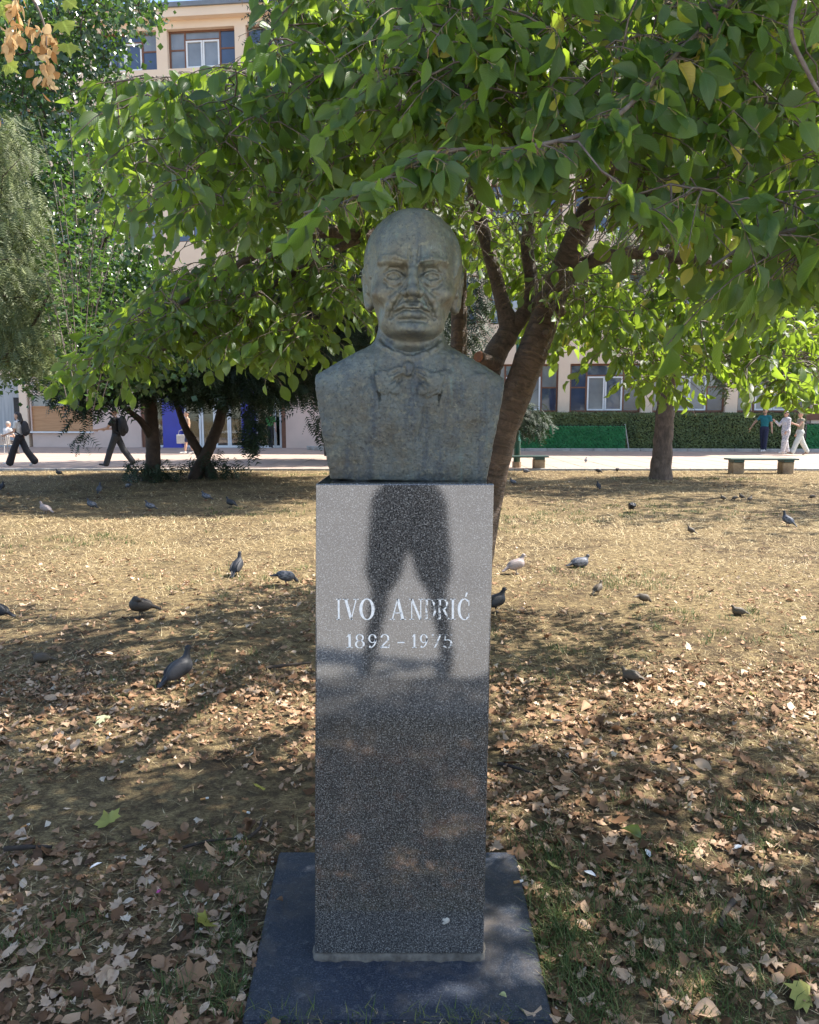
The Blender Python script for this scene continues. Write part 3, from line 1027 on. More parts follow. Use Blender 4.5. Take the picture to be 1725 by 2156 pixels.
    Sm = V.astype(float).copy()
    for _ in range(22):
        acc = np.zeros_like(Sm)
        for ax_ in range(3):
            acc[:, ax_] = np.bincount(ed[:, 0], Sm[ed[:, 1], ax_], len(V)) + np.bincount(ed[:, 1], Sm[ed[:, 0], ax_], len(V))
        Sm = 0.4 * Sm + 0.6 * acc / deg
    gain = np.interp(V[:, 2], [0.20, 0.225, 0.33, 0.36], [0.15, 0.9, 0.8, 0.45]) * np.clip((0.09 - V[:, 1]) / 0.05, 0, 1) * (np.abs(V[:, 0]) < 0.15)
    V = (V + (V - Sm) * gain[:, None]).astype(np.float32)
    me.vertices.foreach_set('co', V.ravel())
    me.update()
    Nn = np.zeros(len(me.vertices) * 3, np.float32)
    me.vertices.foreach_get('normal', Nn)
    Nn = Nn.reshape(-1, 3)
    amp = np.interp(V[:, 2], [0.20, 0.33, 0.40], [0.0021, 0.0012, 0.0006])
    amp = np.where(V[:, 2] < 0.002, 0, amp)
    dn = np.array([mn.noise(Vector((v[0] * 70, v[1] * 70, v[2] * 62))) + 0.8 * mn.noise(Vector((v[0] * 150, v[1] * 150, v[2] * 130))) for v in V.tolist()])
    V = V + Nn * (dn * amp)[:, None]
    me.vertices.foreach_set('co', V.astype(np.float32).ravel())
    me.update()
    xb0, _ = on_face(692, 1008, 0.06); xb1, _ = on_face(1027, 1008, 0.06)
    o = obj('bust', me, None, ((xb0 + xb1) / 2, 0.165, PED_Z + 0.001), (0, R(0.9), 0))
    tag(o, 'bronze bust of a balding man in a bow tie on the granite pedestal', 'bust')
    return o


bust = build_bust()

# ================================================================== ground, plaza, path
def mat_ground():
    m, nt, out = newmat('dry_lawn_soil')
    p = nd(nt, 'BsdfPrincipled')
    v = coords(nt)
    big = noise(nt, v, 0.55, 5, 0.6, 0.4)
    mid = noise(nt, v, 4.5, 5, 0.65, 0.3)
    fib = noise(nt, coords(nt, 'Object', (1, 2.6, 1), (0, 0, 0.4)), 60, 4, 0.7, 1.0)
    fib2 = noise(nt, coords(nt, 'Object', (2.4, 1, 1), (0, 0, -0.5)), 85, 3, 0.7, 1.0)
    straw = ramp(nt, fib, [(0.30, (0.095, 0.063, 0.034)), (0.46, (0.25, 0.18, 0.092)), (0.60, (0.43, 0.33, 0.165)), (0.78, (0.58, 0.47, 0.27))])
    soil = ramp(nt, fib2, [(0.3, (0.035, 0.024, 0.016)), (0.55, (0.085, 0.058, 0.037)), (0.75, (0.16, 0.112, 0.072))])
    c = mixc(nt, ramp(nt, mid, [(0.42, (1, 1, 1)), (0.62, (0, 0, 0))]), straw, soil)
    cl = noise(nt, v, 17, 5, 0.7, 0.6)
    c = mixc(nt, ramp(nt, big, [(0.40, (0.9, 0.9, 0.9)), (0.58, (0, 0, 0))]), straw, c)
    gr = noise(nt, v, 1.1, 4, 0.6, 0.2)
    c = mixc(nt, ramp(nt, gr, [(0.60, (0, 0, 0)), (0.75, (0.55, 0.55, 0.55))]), c, (0.105, 0.125, 0.045))
    c = mixc(nt, ramp(nt, cl, [(0.42, (0.75, 0.75, 0.75)), (0.56, (0, 0, 0))]), c, soil)
    nt.links.new(c, p.inputs['Base Color'])
    p.inputs['Roughness'].default_value = 0.95
    p.inputs['Specular IOR Level'].default_value = 0.15
    h = mathn(nt, 'ADD', mathn(nt, 'ADD', mathn(nt, 'MULTIPLY', fib, 0.6), fib2), mathn(nt, 'MULTIPLY', cl, 1.5))
    nt.links.new(bumpn(nt, h, 0.9, 0.02), p.inputs['Normal'])
    nt.links.new(p.outputs[0], out.inputs[0])
    return m


m_ground = mat_ground()
t1 = np.linspace(-1, 1, 241)
gx = 3.0 * t1 + 5.0 * t1 ** 3 + 300.0 * t1 ** 9
t2 = np.linspace(0, 1, 221)
gy = -1.55 + 4.0 * t2 + 14 * t2 ** 2 + 500 * t2 ** 12
gy = np.concatenate([[-400, -100, -40, -15, -6, -3.0, -1.9, -1.7], gy])
GX, GY = np.meshgrid(gx, gy, indexing='ij')
GZ = gz(GX, GY)
Vg = np.stack([GX, GY, GZ], -1).reshape(-1, 3)
ig = np.arange(len(Vg)).reshape(GX.shape)
Fg = np.stack([ig[:-1, :-1], ig[1:, :-1], ig[1:, 1:], ig[:-1, 1:]], -1).reshape(-1, 4)
tag(obj('ground', mesh_np('ground', Vg, Fg, m_ground)), 'dry lawn with straw-coloured grass and bare soil', None, kind='structure')

m_tile = M('pinkish_paving', (0.40, 0.305, 0.245), (0.33, 0.25, 0.20), 1.3, 0.75, bump=0.15, bscale=60)
m_joint = M('paving_joint', (0.12, 0.10, 0.085), (0.08, 0.07, 0.06), 9, 0.95)
m_kerb = M('kerb_concrete', (0.42, 0.40, 0.37), (0.30, 0.285, 0.265), 3, 0.9, bump=0.4, bscale=90)
m_path = M('light_path_paving', (0.60, 0.57, 0.53), (0.52, 0.49, 0.46), 0.8, 0.8, bump=0.2, bscale=50)

PZ = 0.05            # height of the plaza
P0 = float(gnd(862, 991)[1])          # near edge of the plaza
pl = MB()
pl.box(-40, 40, P0, 60, -0.3, PZ - 0.006)
plaza = tag(pl.build('plaza', m_joint), kind='structure')
TW, TD = 0.86, 1.15
tile_me = None
mb = MB(); mb.bbox(0, TW - 0.024, 0, TD - 0.03, PZ - 0.010, PZ, 0.003)
tile_me = mb.mesh('paving_tile', m_tile)
nrow, ncol = 8, 36
for r_ in range(nrow):
    for c_ in range(ncol):
        o = obj('paving_tile', tile_me, plaza, (-ncol / 2 * TW + c_ * TW + 0.003 * math.sin(c_ * 7 + r_), P0 + 0.10 + r_ * TD, random.uniform(-0.002, 0.002)))
mb = MB()
mb.box(-40, 40, P0 + 0.10 + nrow * TD, 60, PZ - 0.01, PZ)
mb.box(-40, -ncol / 2 * TW - 0.01, P0 + 0.1, P0 + 0.09 + nrow * TD, PZ - 0.01, PZ)
mb.box(ncol / 2 * TW + 0.01, 40, P0 + 0.1, P0 + 0.09 + nrow * TD, PZ - 0.01, PZ)
mb.build('far_paving', m_tile, plaza)
mb = MB()
x = -40.0
while x < 40:
    w = 1.0
    mb.bbox(x, x + w - 0.012, P0 - 0.02, P0 + 0.085, -0.1, PZ + 0.012, 0.008)
    x += w
edge = mb.build('edging', m_kerb, plaza)
edge['kind'] = 'stuff'

# the paved walk the photographer stands on, behind a low kerb
walk = MB(); walk.box(-30, 30, -45, -2.26, -0.2, 0.03)
walk = tag(walk.build('path', m_path), kind='structure')
mb = MB()
for i in range(-12, 12):
    mb.bbox(i * 1.0 + 0.006, i * 1.0 + 0.994, -2.255, -1.70, -0.1, 0.035, 0.006)
mb.build('kerb', M('dark_kerb_concrete', (0.22, 0.205, 0.19), (0.15, 0.14, 0.13), 3, 0.9, bump=0.4, bscale=90), walk)


# ================================================================== the school building across the plaza
m_wall = M('peach_render', (0.80, 0.63, 0.47), (0.75, 0.58, 0.43), 0.7, 0.9, bump=0.12, bscale=30)
m_wall_low = M('pinkish_plinth_render', (0.66, 0.50, 0.42), (0.58, 0.44, 0.37), 0.9, 0.92, bump=0.25, bscale=45)
m_brown = M('brown_window_wood', (0.20, 0.085, 0.045), (0.145, 0.06, 0.034), 5, 0.6)
m_white = M('white_window_paint', (0.78, 0.78, 0.77), (0.70, 0.70, 0.70), 3, 0.45)
m_roof = M('grey_roof_edge', (0.19, 0.21, 0.23), (0.15, 0.165, 0.185), 2, 0.6)
m_blue = M('royal_blue_cladding', (0.035, 0.045, 0.36), (0.03, 0.035, 0.30), 1.2, 0.4)
m_wood = M('varnished_wood_board', (0.50, 0.27, 0.125), (0.40, 0.20, 0.09), 1.0, 0.55, stretch=(1, 1, 14), bump=0.1)
m_cur = M('pale_curtain', (0.46, 0.46, 0.45), (0.33, 0.34, 0.34), 2.0, 0.9, stretch=(9, 1, 0.4))
m_inside = M('dim_interior', (0.055, 0.05, 0.045), (0.035, 0.032, 0.03), 2, 0.9)


def mat_glass(name, base, rough=0.04):
    m, nt, out = newmat(name)
    p = nd(nt, 'BsdfPrincipled')
    n = noise(nt, coords(nt), 0.9, 3)
    nt.links.new(ramp(nt, n, [(0.35, base), (0.65, tuple(x * 1.5 for x in base))]), p.inputs['Base Color'])
    p.inputs['Roughness'].default_value = rough
    p.inputs['IOR'].default_value = 1.75
    nt.links.new(bumpn(nt, noise(nt, coords(nt), 1.6, 2), 0.06, 0.05), p.inputs['Normal'])
    nt.links.new(p.outputs[0], out.inputs[0])
    return m


def mat_clear():
    m, nt, out = newmat('door_glass')
    g = nd(nt, 'BsdfGlossy'); g.inputs['Roughness'].default_value = 0.03
    t = nd(nt, 'BsdfTransparent'); t.inputs[0].default_value = (0.75, 0.8, 0.8, 1)
    fr = nt.nodes.new('ShaderNodeFresnel'); fr.inputs[0].default_value = 1.9
    n = noise(nt, coords(nt), 2.0, 2)
    nt.links.new(bumpn(nt, n, 0.04, 0.03), g.inputs['Normal'])
    mx = nt.nodes.new('ShaderNodeMixShader')
    nt.links.new(fr.outputs[0], mx.inputs[0]); nt.links.new(t.outputs[0], mx.inputs[1]); nt.links.new(g.outputs[0], mx.inputs[2])
    nt.links.new(mx.outputs[0], out.inputs[0])
    return m


m_glass = mat_glass('blue_window_glass', (0.035, 0.05, 0.09))
m_glass2 = mat_glass('curtained_window_glass', (0.16, 0.17, 0.18), 0.08)
m_clear = mat_clear()

FAC_D = 36.0
PHI = R(6)
building = empty('school_building', (0, CAM_Y + FAC_D, 0), -PHI)
tag(building, 'long peach school building with brown-framed windows across the plaza', 'building')


def fx(px, D=FAC_D):
    """local x on the facade of a picture column"""
    d = ray(px, 900)
    k = d[0] / d[1]
    # facade points: X = u cos, Y = CAM_Y + D - u sin  ->  X/(Y-CAM_Y) = k
    u = k * D / (math.cos(PHI) + k * math.sin(PHI))
    return u


BAY = 3.72
B0 = fx(1186)                      # a pier between two ground-floor windows
PIER = 0.52
bays = range(-9, 5)
XL, XR = B0 + (-9) * BAY - 0.3, B0 + 5 * BAY + 0.3
FLOORS = [(1.75, 3.95), (5.75, 7.95), (9.75, 11.95), (13.75, 15.95), (17.45, 19.15)]
DEP = 0.35                         # window recess
ENT0, ENT1 = fx(297), fx(602)      # the entrance recess
KIO0, KIO1 = fx(60), fx(297)


def wallbox(name, x0, x1, z0, z1, mat, y0=0.0, y1=0.5):
    mb = MB(); mb.box(x0, x1, y0, y1, z0, z1)
    return mb.build(name, mat, building)


# horizontal bands of wall between the window rows (upper floors)
for i in range(1, 5):
    wallbox('spandrel', XL, XR, FLOORS[i - 1][1], FLOORS[i][0], m_wall)
wallbox('parapet', XL, XR, FLOORS[4][1], 19.50, m_wall)
mb = MB(); mb.box(XL, XR, -0.35, 0.5, 19.50, 19.88); mb.build('cornice', m_wall, building)
mb = MB(); mb.box(XL - 0.1, XR + 0.1, -0.45, 12, 19.88, 20.08); mb.build('roof_edge', m_roof, building)
mb = MB(); mb.box(XL, XR, 0.5, 12, 0, 19.8); mb.build('core', m_inside, building)
for b in bays:
    for fi in range(5):
        x = B0 + b * BAY
        if fi == 0 and x < fx(700):
            continue
        z0, z1 = FLOORS[fi]
        if fi == 0:
            z0 = 0.0
        wallbox('pier', x - PIER / 2, x + PIER / 2, z0, z1, m_wall)
    # the left, blind part of the ground floor
# ground floor wall, right side, below the windows
wallbox('plinth', fx(700), XR, 0.0, FLOORS[0][0] - 0.12, m_wall_low, 0.05, 0.5)
mb = MB(); mb.box(fx(700), XR, -0.04, 0.05, FLOORS[0][0] - 0.35, FLOORS[0][0] - 0.02); mb.build('brown_sill_board', m_brown, building)


def make_window(h, w, plain=False):
    """brown frame, two white casements in the middle, fixed lights with transoms at the sides"""
    t = 0.08
    f = MB()
    xs = [0, w * 0.24, w * 0.50, w * 0.76, w]
    f.box(0, w, 0.0, 0.10, 0, t)
    f.box(0, w, 0.0, 0.10, h - t, h)
    f.box(0, t, 0.0, 0.10, t, h - t)
    f.box(w - t, w, 0.0, 0.10, t, h - t)
    f.box(xs[1] - t / 2, xs[1] + t / 2, 0.0, 0.10, t, h - t)
    f.box(xs[3] - t / 2, xs[3] + t / 2, 0.0, 0.10, t, h - t)
    zt = h * 0.74
    f.box(t, xs[1] - t / 2, 0.01, 0.09, h * 0.5, h * 0.5 + t * 0.8)
    f.box(xs[3] + t / 2, w - t, 0.01, 0.09, h * 0.5, h * 0.5 + t * 0.8)
    f.box(xs[1] + t / 2, xs[3] - t / 2, 0.01, 0.09, zt, zt + t * 0.9)
    me_f = f.mesh('window', m_brown)
    cas = []
    for a, b in ((xs[1] + t / 2, xs[2] - 0.01), (xs[2] + 0.01, xs[3] - t / 2)):
        c = MB(); q = 0.07
        c.box(a, b, -0.02, 0.06, t, t + q); c.box(a, b, -0.02, 0.06, zt - q, zt)
        c.box(a, a + q, -0.02, 0.06, t + q, zt - q); c.box(b - q, b, -0.02, 0.06, t + q, zt - q)
        cas.append(c.mesh('casement', m_white))
    panes = []
    for k, (a, b, z0, z1) in enumerate(((t, xs[1] - t / 2, t, h * 0.5), (t, xs[1] - t / 2, h * 0.5 + t * 0.8, h - t), (xs[3] + t / 2, w - t, t, h * 0.5), (xs[3] + t / 2, w - t, h * 0.5 + t * 0.8, h - t),
                         (xs[1] + t / 2, xs[3] - t / 2, zt + t * 0.9, h - t), (xs[1] + t / 2 + 0.07, xs[2] - 0.08, t + 0.07, zt - 0.07), (xs[2] + 0.08, xs[3] - t / 2 - 0.07, t + 0.07, zt - 0.07))):
        c = MB(); c.box(a, b, 0.035, 0.047, z0, z1)
        panes.append((c.mesh('pane', m_glass), c.mesh('pane', m_glass2)))
    return me_f, cas, panes


win_std = make_window(2.2, BAY - PIER)
win_top = make_window(1.70, BAY - PIER)
for b in range(-9, 4):
    for fi in range(5):
        x = B0 + b * BAY + PIER / 2
        if fi == 0 and x < fx(690):
            continue
        # windows that the picture cannot show (far above the frame on the right) are left out
        wp = building.matrix_basis @ Vector((x + 1.6, 0, (FLOORS[fi][0] + FLOORS[fi][1]) / 2))
        px, py, dep = proj(np.array(wp))
        if py[0] < -120 or px[0] < -140 or px[0] > 1865:
            continue
        fm, cas, panes = win_top if fi == 4 else win_std
        w = obj('window', fm, building, (x, DEP - 0.12, FLOORS[fi][0]))
        for c in cas:
            obj('casement', c, w)
        rr = random.Random(b * 7 + fi)
        for k, (pa, pb) in enumerate(panes):
            obj('pane', pb if (rr.random() < (0.75 if k in (5, 6, 0) and fi == 0 else 0.25)) else pa, w)

# ground floor left: blind wall with the shuttered kiosk window
zs, zk = 0.82, 2.62
kx0, kx1 = fx(66), fx(196)
wallbox('kiosk_wall', KIO0 + 0.2, KIO1, 0.0, zs, m_wall_low)
wallbox('kiosk_wall', KIO0 + 0.2, kx0, zs, zk, m_wall_low)
wallbox('kiosk_wall', kx1, KIO1, zs, zk, m_wall_low)
wallbox('kiosk_wall', XL, ENT1 + 0.0, zk + 1.0, FLOORS[0][1], m_wall)
wallbox('kiosk_wall', KIO0 + 0.2, KIO1, zk, zk + 1.0, m_wall_low)
mb = MB(); mb.box(kx0 - 0.1, kx1 + 0.05, -0.16, 0.06, zs - 0.07, zs); mb.build('kiosk_sill', m_white, building)
for i in range(2):
    a = kx0 + (kx1 - kx0) * i / 2; b = kx0 + (kx1 - kx0) * (i + 1) / 2
    sh = MB()
    sh.box(a, b, 0.10, 0.14, zs, zk - 0.55)
    so_ = sh.build('shutter', m_wood, building)
    fr = MB(); q = 0.07
    fr.box(a, b, 0.06, 0.10, zs, zs + q); fr.box(a, b, 0.06, 0.10, zk - 0.55 - q, zk - 0.55)
    fr.box(a, a + q, 0.06, 0.10, zs + q, zk - 0.55 - q); fr.box(b - q, b, 0.06, 0.10, zs + q, zk - 0.55 - q)
    fr.build('shutter_frame', m_wood, so_)
    gl = MB(); gl.box(a, b, 0.12, 0.14, zk - 0.55, zk); gl.build('pane', m_glass2, building)
# far left: dark seating bay beside the kiosk
wallbox('bay_back', XL, KIO0 + 0.2, 0.0, zk + 1.0, m_cur, 0.35, 0.5)
mb = MB(); mb.box(KIO0 - 0.9, KIO0 - 0.25, 0.30, 0.36, 0.2, 2.5); mb.build('dark_opening', m_inside, building)  # flat panel, its dark colour standing for the unlit opening
wallbox('pillar', fx(45), fx(61), 0.0, zk + 1.0, m_wall, -0.05, 0.5)
# entrance recess with blue pillars and white glazed doors
wallbox('recess_jamb', ENT0, ENT0 + 0.2, 0.0, zk + 1.0, m_brown, 0.1, 0.9)
wallbox('recess_back', ENT0, ENT1, 0.0, zk + 1.0, m_inside, 2.9, 3.0) if False else None
# solid core stays behind the doors, its dark colour standing for the dim lobby
for (a, b) in ((347, 386), (512, 538)):
    mb = MB(); mb.bbox(fx(a), fx(b), -0.25, 0.12, 0.0, zk + 0.9, 0.02); pb = mb.build('blue_pillar', m_blue, building)
    mb = MB(); mb.bbox(fx(a) - 0.03, fx(b) + 0.03, -0.28, 0.15, 0.0, 0.10, 0.01); mb.build('pillar_foot', m_blue, pb)


def door(x0, x1, leaves):
    n = leaves
    for i in range(n):
        a = x0 + (x1 - x0) * i / n; b = x0 + (x1 - x0) * (i + 1) / n - 0.012
        mb = MB(); q = 0.09
        mb.box(a, b, 0.12, 0.19, 0.0, 0.16); mb.box(a, b, 0.12, 0.19, 2.35 - q, 2.35)
        mb.box(a, a + q, 0.12, 0.19, 0.16, 2.35 - q); mb.box(b - q, b, 0.12, 0.19, 0.16, 2.35 - q)
        d = mb.build('door', m_white, building)
        g = MB(); g.box(a + q, b - q, 0.15, 0.158, 0.16, 2.35 - q); g.build('pane', m_clear, d)
        hd = MB(); hd.box(b - 0.075, b - 0.05, 0.05, 0.08, 0.95, 1.25); hd.box(b - 0.072, b - 0.053, 0.08, 0.12, 0.98, 1.0); hd.box(b - 0.072, b - 0.053, 0.08, 0.12, 1.2, 1.22)
        hd.build('handle', m_white, d)
    t = MB(); t.box(x0, x1, 0.12, 0.19, 2.36, 2.43); t.box(x0, x1, 0.12, 0.19, 3.5, 3.58)
    t = t.build('transom', m_white, building)
    g = MB(); g.box(x0, x1, 0.15, 0.158, 2.43, 3.5); g.build('pane', m_clear, t)


door(fx(305), fx(346), 1)
door(fx(387), fx(422), 1)
door(fx(423), fx(511), 3)
door(fx(539), fx(580), 1)
door(fx(555) + 0.5, fx(592), 1)
wallbox('brown_post', fx(593), fx(602), 0.0, zk + 1.0, m_brown, 0.02, 0.3)
wallbox('entrance_wall', ENT1, fx(700), 0.0, FLOORS[0][1], m_wall_low)
# small white kerb of a planting bed by the wall
pk = empty('bed_edging', tuple(gnd(672, 951)))
tag(pk, 'low curved white block edging by the wall right of the entrance', 'edging')
for i in range(6):
    a = R(200 + i * 16)
    mb = MB(); mb.bbox(-0.22, 0.22, -0.1, 0.1, 0.0, 0.18, 0.02)
    mb.build('block', m_kerb, pk, (1.6 * math.cos(a) + 1.0, 1.6 * math.sin(a) * 0.5 + 1.0, PZ), (0, 0, a + math.pi / 2))

# ================================================================== hedges and green screens in front of the right wing
HD = 33.4                            # distance of the hedge front
mleafh = M('hedge_leaf', (0.13, 0.165, 0.048), (0.065, 0.098, 0.030), 1.5, 0.6)
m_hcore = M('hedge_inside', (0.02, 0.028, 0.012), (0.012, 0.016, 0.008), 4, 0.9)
m_plastic = M('green_plastic_needles', (0.032, 0.24, 0.070), (0.020, 0.16, 0.050), 3.0, 0.5)


def quads_cloud(C, N, size, asp=0.55, droop=0.0, seed=1):
    """leaf-like quads centred at C, facing roughly N"""
    r = np.random.default_rng(seed)
    n = len(C)
    Nn = N + r.normal(scale=0.55, size=(n, 3))
    Nn /= np.linalg.norm(Nn, axis=1)[:, None]
    A = r.normal(size=(n, 3)); A[:, 2] -= droop
    A -= Nn * (A * Nn).sum(1)[:, None]
    A /= np.linalg.norm(A, axis=1)[:, None]
    B = np.cross(Nn, A)
    sz = size * r.uniform(0.6, 1.3, n)[:, None]
    V = np.stack([C - A * sz * 0.5, C + B * sz * asp * 0.5, C + A * sz * 0.5, C - B * sz * asp * 0.5], 1).reshape(-1, 3)
    F = np.arange(n * 4).reshape(n, 4)
    return V, F


def hedge(name, px0, px1, z1, depth, D, label, mat, n, leaf, z0=0.10, cat='hedge'):
    a = at(px0, 900, D); b = at(px1, 900, D)
    root = empty(name, ((a[0] + b[0]) / 2, a[1], 0), -PHI * 0.5)
    tag(root, label, cat)
    L = (b[0] - a[0]) / 2
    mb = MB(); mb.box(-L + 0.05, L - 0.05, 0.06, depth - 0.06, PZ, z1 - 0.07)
    mb.build('dark_core', m_hcore, root)  # solid box, the shade inside the hedge put into its dark colour
    r = np.random.default_rng(n)
    C, N = [], []
    k = int(n * 0.75)
    C.append(np.stack([r.uniform(-L, L, k), r.normal(0.02, 0.03, k), r.uniform(z0, z1, k)], 1)); N.append(np.tile([0, -1.0, 0.25], (k, 1)))
    k = int(n * 0.2)
    C.append(np.stack([r.uniform(-L, L, k), r.uniform(0, depth, k), z1 + r.normal(0, 0.03, k)], 1)); N.append(np.tile([0, -0.2, 1.0], (k, 1)))
    for sgn in (-1, 1):
        k = int(n * 0.03)
        C.append(np.stack([sgn * L + r.normal(0, 0.02, k), r.uniform(0, depth, k), r.uniform(z0, z1, k)], 1)); N.append(np.tile([sgn * 1.0, 0, 0.2], (k, 1)))
    V, F = quads_cloud(np.concatenate(C), np.concatenate(N), leaf, 0.6, 0.3, n)
    o = obj('foliage', mesh_np('foliage', V, F, mat, smooth=False), root)
    o['kind'] = 'stuff'
    return root


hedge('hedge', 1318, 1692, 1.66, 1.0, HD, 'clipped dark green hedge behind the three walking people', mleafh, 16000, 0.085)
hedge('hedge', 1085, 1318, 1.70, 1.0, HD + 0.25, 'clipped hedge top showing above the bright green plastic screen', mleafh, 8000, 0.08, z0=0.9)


def screen(px0, px1, z1, D, label):
    a = at(px0, 900, D); b = at(px1, 900, D)
    root = empty('plastic_hedge_screen', ((a[0] + b[0]) / 2, a[1], 0), -PHI * 0.5)
    tag(root, label, 'screen')
    L = (b[0] - a[0]) / 2
    n = max(1, round(2 * L / 1.3))
    for i in range(n):
        x0 = -L + 2 * L * i / n; x1 = -L + 2 * L * (i + 1) / n - 0.01
        mb = MB(); mb.box(x0, x1, 0.0, 0.02, PZ + 0.05, z1)
        p_ = mb.build('panel', m_hcore, root)
        r = np.random.default_rng(i + 5)
        k = int(5200 * (x1 - x0) / 1.3)
        # tufts in slanting rows
        row = r.integers(0, 20, k)
        x = r.uniform(x0, x1, k)
        z = PZ + 0.06 + (row + 0.25 * np.sin(x * 40 + row * 1.7)) / 20 * (z1 - PZ - 0.08) + r.normal(0, 0.012, k)
        C = np.stack([x, -0.02 - r.uniform(0, 0.03, k), z], 1)
        V, F = quads_cloud(C, np.tile([0.2, -1.0, 0.5], (k, 1)), 0.085, 0.28, 0.8, i)
        t = obj('needle_tufts', mesh_np('needle_tufts', V, F, m_plastic, smooth=False), p_)
        t['kind'] = 'stuff'
    return root


screen(1086, 1316, 1.18, HD - 0.05, 'bright green plastic hedge screen behind the short bench')
screen(1700, 1790, 1.25, HD - 0.4, 'bright green plastic screen at the picture edge beyond the hedge')
# leaning white slat between screen and hedge
a = at(1316, 893, HD - 0.12); b = at(1324, 946, HD - 0.2)
mb = MB(); mb.tube([b, a], 0.028, 6)
tag(mb.build('wooden_slat', m_kerb), 'thin pale slat leaning between the plastic screen and hedge', 'slat')
# kerb stones of the hedge bed
kb = empty('hedge_kerb', (at(1400, 900, HD - 0.55)[0], at(1400, 900, HD - 0.55)[1], 0), -PHI * 0.5)
tag(kb, 'low concrete kerb running along the foot of the hedge', 'kerb')
for i in range(-8, 10):
    mb = MB(); mb.bbox(i * 1.0 + 0.006, i * 1.0 + 0.994, 0, 0.16, PZ - 0.02, PZ + 0.12, 0.012)
    mb.build('kerb_stone', m_kerb, kb)

# ================================================================== benches, lamp post
m_bgreen = M('dark_green_bench_paint', (0.03, 0.075, 0.06), (0.022, 0.055, 0.045), 6, 0.5, stretch=(1, 8, 8))
m_bleg = M('stained_concrete', (0.40, 0.30, 0.19), (0.20, 0.13, 0.08), 5, 0.95, bump=0.6, bscale=40)
m_post = M('green_post_paint', (0.02, 0.10, 0.075), (0.015, 0.075, 0.055), 5, 0.4)
m_metal = M('grey_metal', (0.30, 0.30, 0.31), (0.22, 0.22, 0.23), 8, 0.4, metal=0.8)


def bench(px0, px1, py_base, label, rz=0.0):
    a = gnd(px0, py_base); b = gnd(px1, py_base)
    W = b[0] - a[0]
    root = empty('bench', ((a[0] + b[0]) / 2, a[1], 0), rz)
    tag(root, label, 'bench', 'green benches at the plaza edge')
    for i in range(3):
        mb = MB(); mb.bbox(-W / 2, W / 2, -0.21 + i * 0.145, -0.21 + i * 0.145 + 0.135, 0.37, 0.415, 0.006)
        mb.build('seat_plank', m_bgreen, root)
    for sgn in (-1, 1):
        cx = sgn * (W / 2 - 0.25)
        mb = MB(); mb.bbox(cx - 0.16, cx + 0.16, -0.15, 0.15, -0.05, 0.31, 0.02)
        lg = mb.build('leg', m_bleg, root)
        mb = MB(); mb.bbox(cx - 0.14, cx + 0.14, -0.18, 0.18, 0.31, 0.37, 0.006); mb.build('bracket', m_bgreen, lg)
    return root


bench(1529, 1674, 997, 'whole dark green bench on concrete legs near the hedge', R(2))
bench(1020, 1153, 990, 'dark green bench partly hidden behind the leaning cherry trunk', R(2))
pb_ = gnd(1088, 988)
lp = empty('lamp_post', tuple(pb_))
tag(lp, 'green metal lamp post half hidden behind the leaning cherry trunk', 'lamp post')
mb = MB(); mb.tube([(0, 0, 0.0), (0, 0, 0.22)], 0.13, 14); mb.build('footing', m_bleg, lp)
mb = MB(); mb.tube([(0, 0, 0.22), (0, 0, 0.75), (0, 0, 0.80), (0, 0, 0.84), (0, 0, 0.9), (0, 0, 4.3)], [0.10, 0.10, 0.115, 0.115, 0.085, 0.07], 14); mb.build('pole', m_post, lp, smooth=True)
mb = MB(); mb.tube([(0, 0, 4.3), (0, 0, 4.36), (0, 0, 4.75), (0, 0, 4.95)], [0.09, 0.16, 0.24, 0.05], 14); mb.build('lantern', m_white, lp, smooth=True)

# ================================================================== vegetation
m_cherry_bark = mat_bark('cherry_bark', (0.018, 0.011, 0.008), (0.185, 0.118, 0.082), 2.6, 20, 1.0, True)
m_twig = M('cherry_twig', (0.15, 0.12, 0.10), (0.075, 0.05, 0.038), 40, 0.7)
m_stalk = M('green_leaf_stalk', (0.20, 0.22, 0.06), (0.24, 0.12, 0.06), 20, 0.6)
m_pine_bark = mat_bark('furrowed_bark', (0.050, 0.032, 0.022), (0.21, 0.145, 0.105), 9, 5.5, 1.0)
m_yew_bark = mat_bark('dark_conifer_bark', (0.022, 0.014, 0.010), (0.085, 0.050, 0.034), 4, 7, 0.8)
m_cleaf = mat_leaf('cherry_leaf', (0.016, 0.043, 0.012), (0.034, 0.078, 0.020), (0.070, 0.125, 0.030), (0.080, 0.125, 0.062), (0.42, 0.60, 0.05), 0.41)
m_bleaf = mat_leaf('linden_leaf', (0.012, 0.028, 0.010), (0.030, 0.060, 0.020), (0.085, 0.150, 0.040), (0.06, 0.09, 0.05), (0.18, 0.36, 0.04), 0.24, 0.25, False)
m_yew = mat_leaf('dark_conifer_needles', (0.010, 0.020, 0.009), (0.020, 0.040, 0.016), (0.040, 0.070, 0.026), (0.02, 0.035, 0.016), (0.05, 0.10, 0.02), 0.12, 0.6, False)
m_fir = mat_leaf('pale_conifer_needles', (0.034, 0.046, 0.016), (0.100, 0.125, 0.042), (0.24, 0.265, 0.095), (0.08, 0.10, 0.035), (0.16, 0.22, 0.06), 0.20, 0.6, False)
m_maple = mat_leaf('maple_leaf', (0.16, 0.22, 0.03), (0.26, 0.32, 0.05), (0.38, 0.40, 0.07), (0.25, 0.28, 0.08), (0.5, 0.55, 0.05), 0.45)
m_samara = mat_tint('samara_seed', [(0, (0.34, 0.17, 0.06)), (0.5, (0.58, 0.36, 0.16)), (1, (0.76, 0.56, 0.30))], 0.7, 0.2, 200, 0.3)


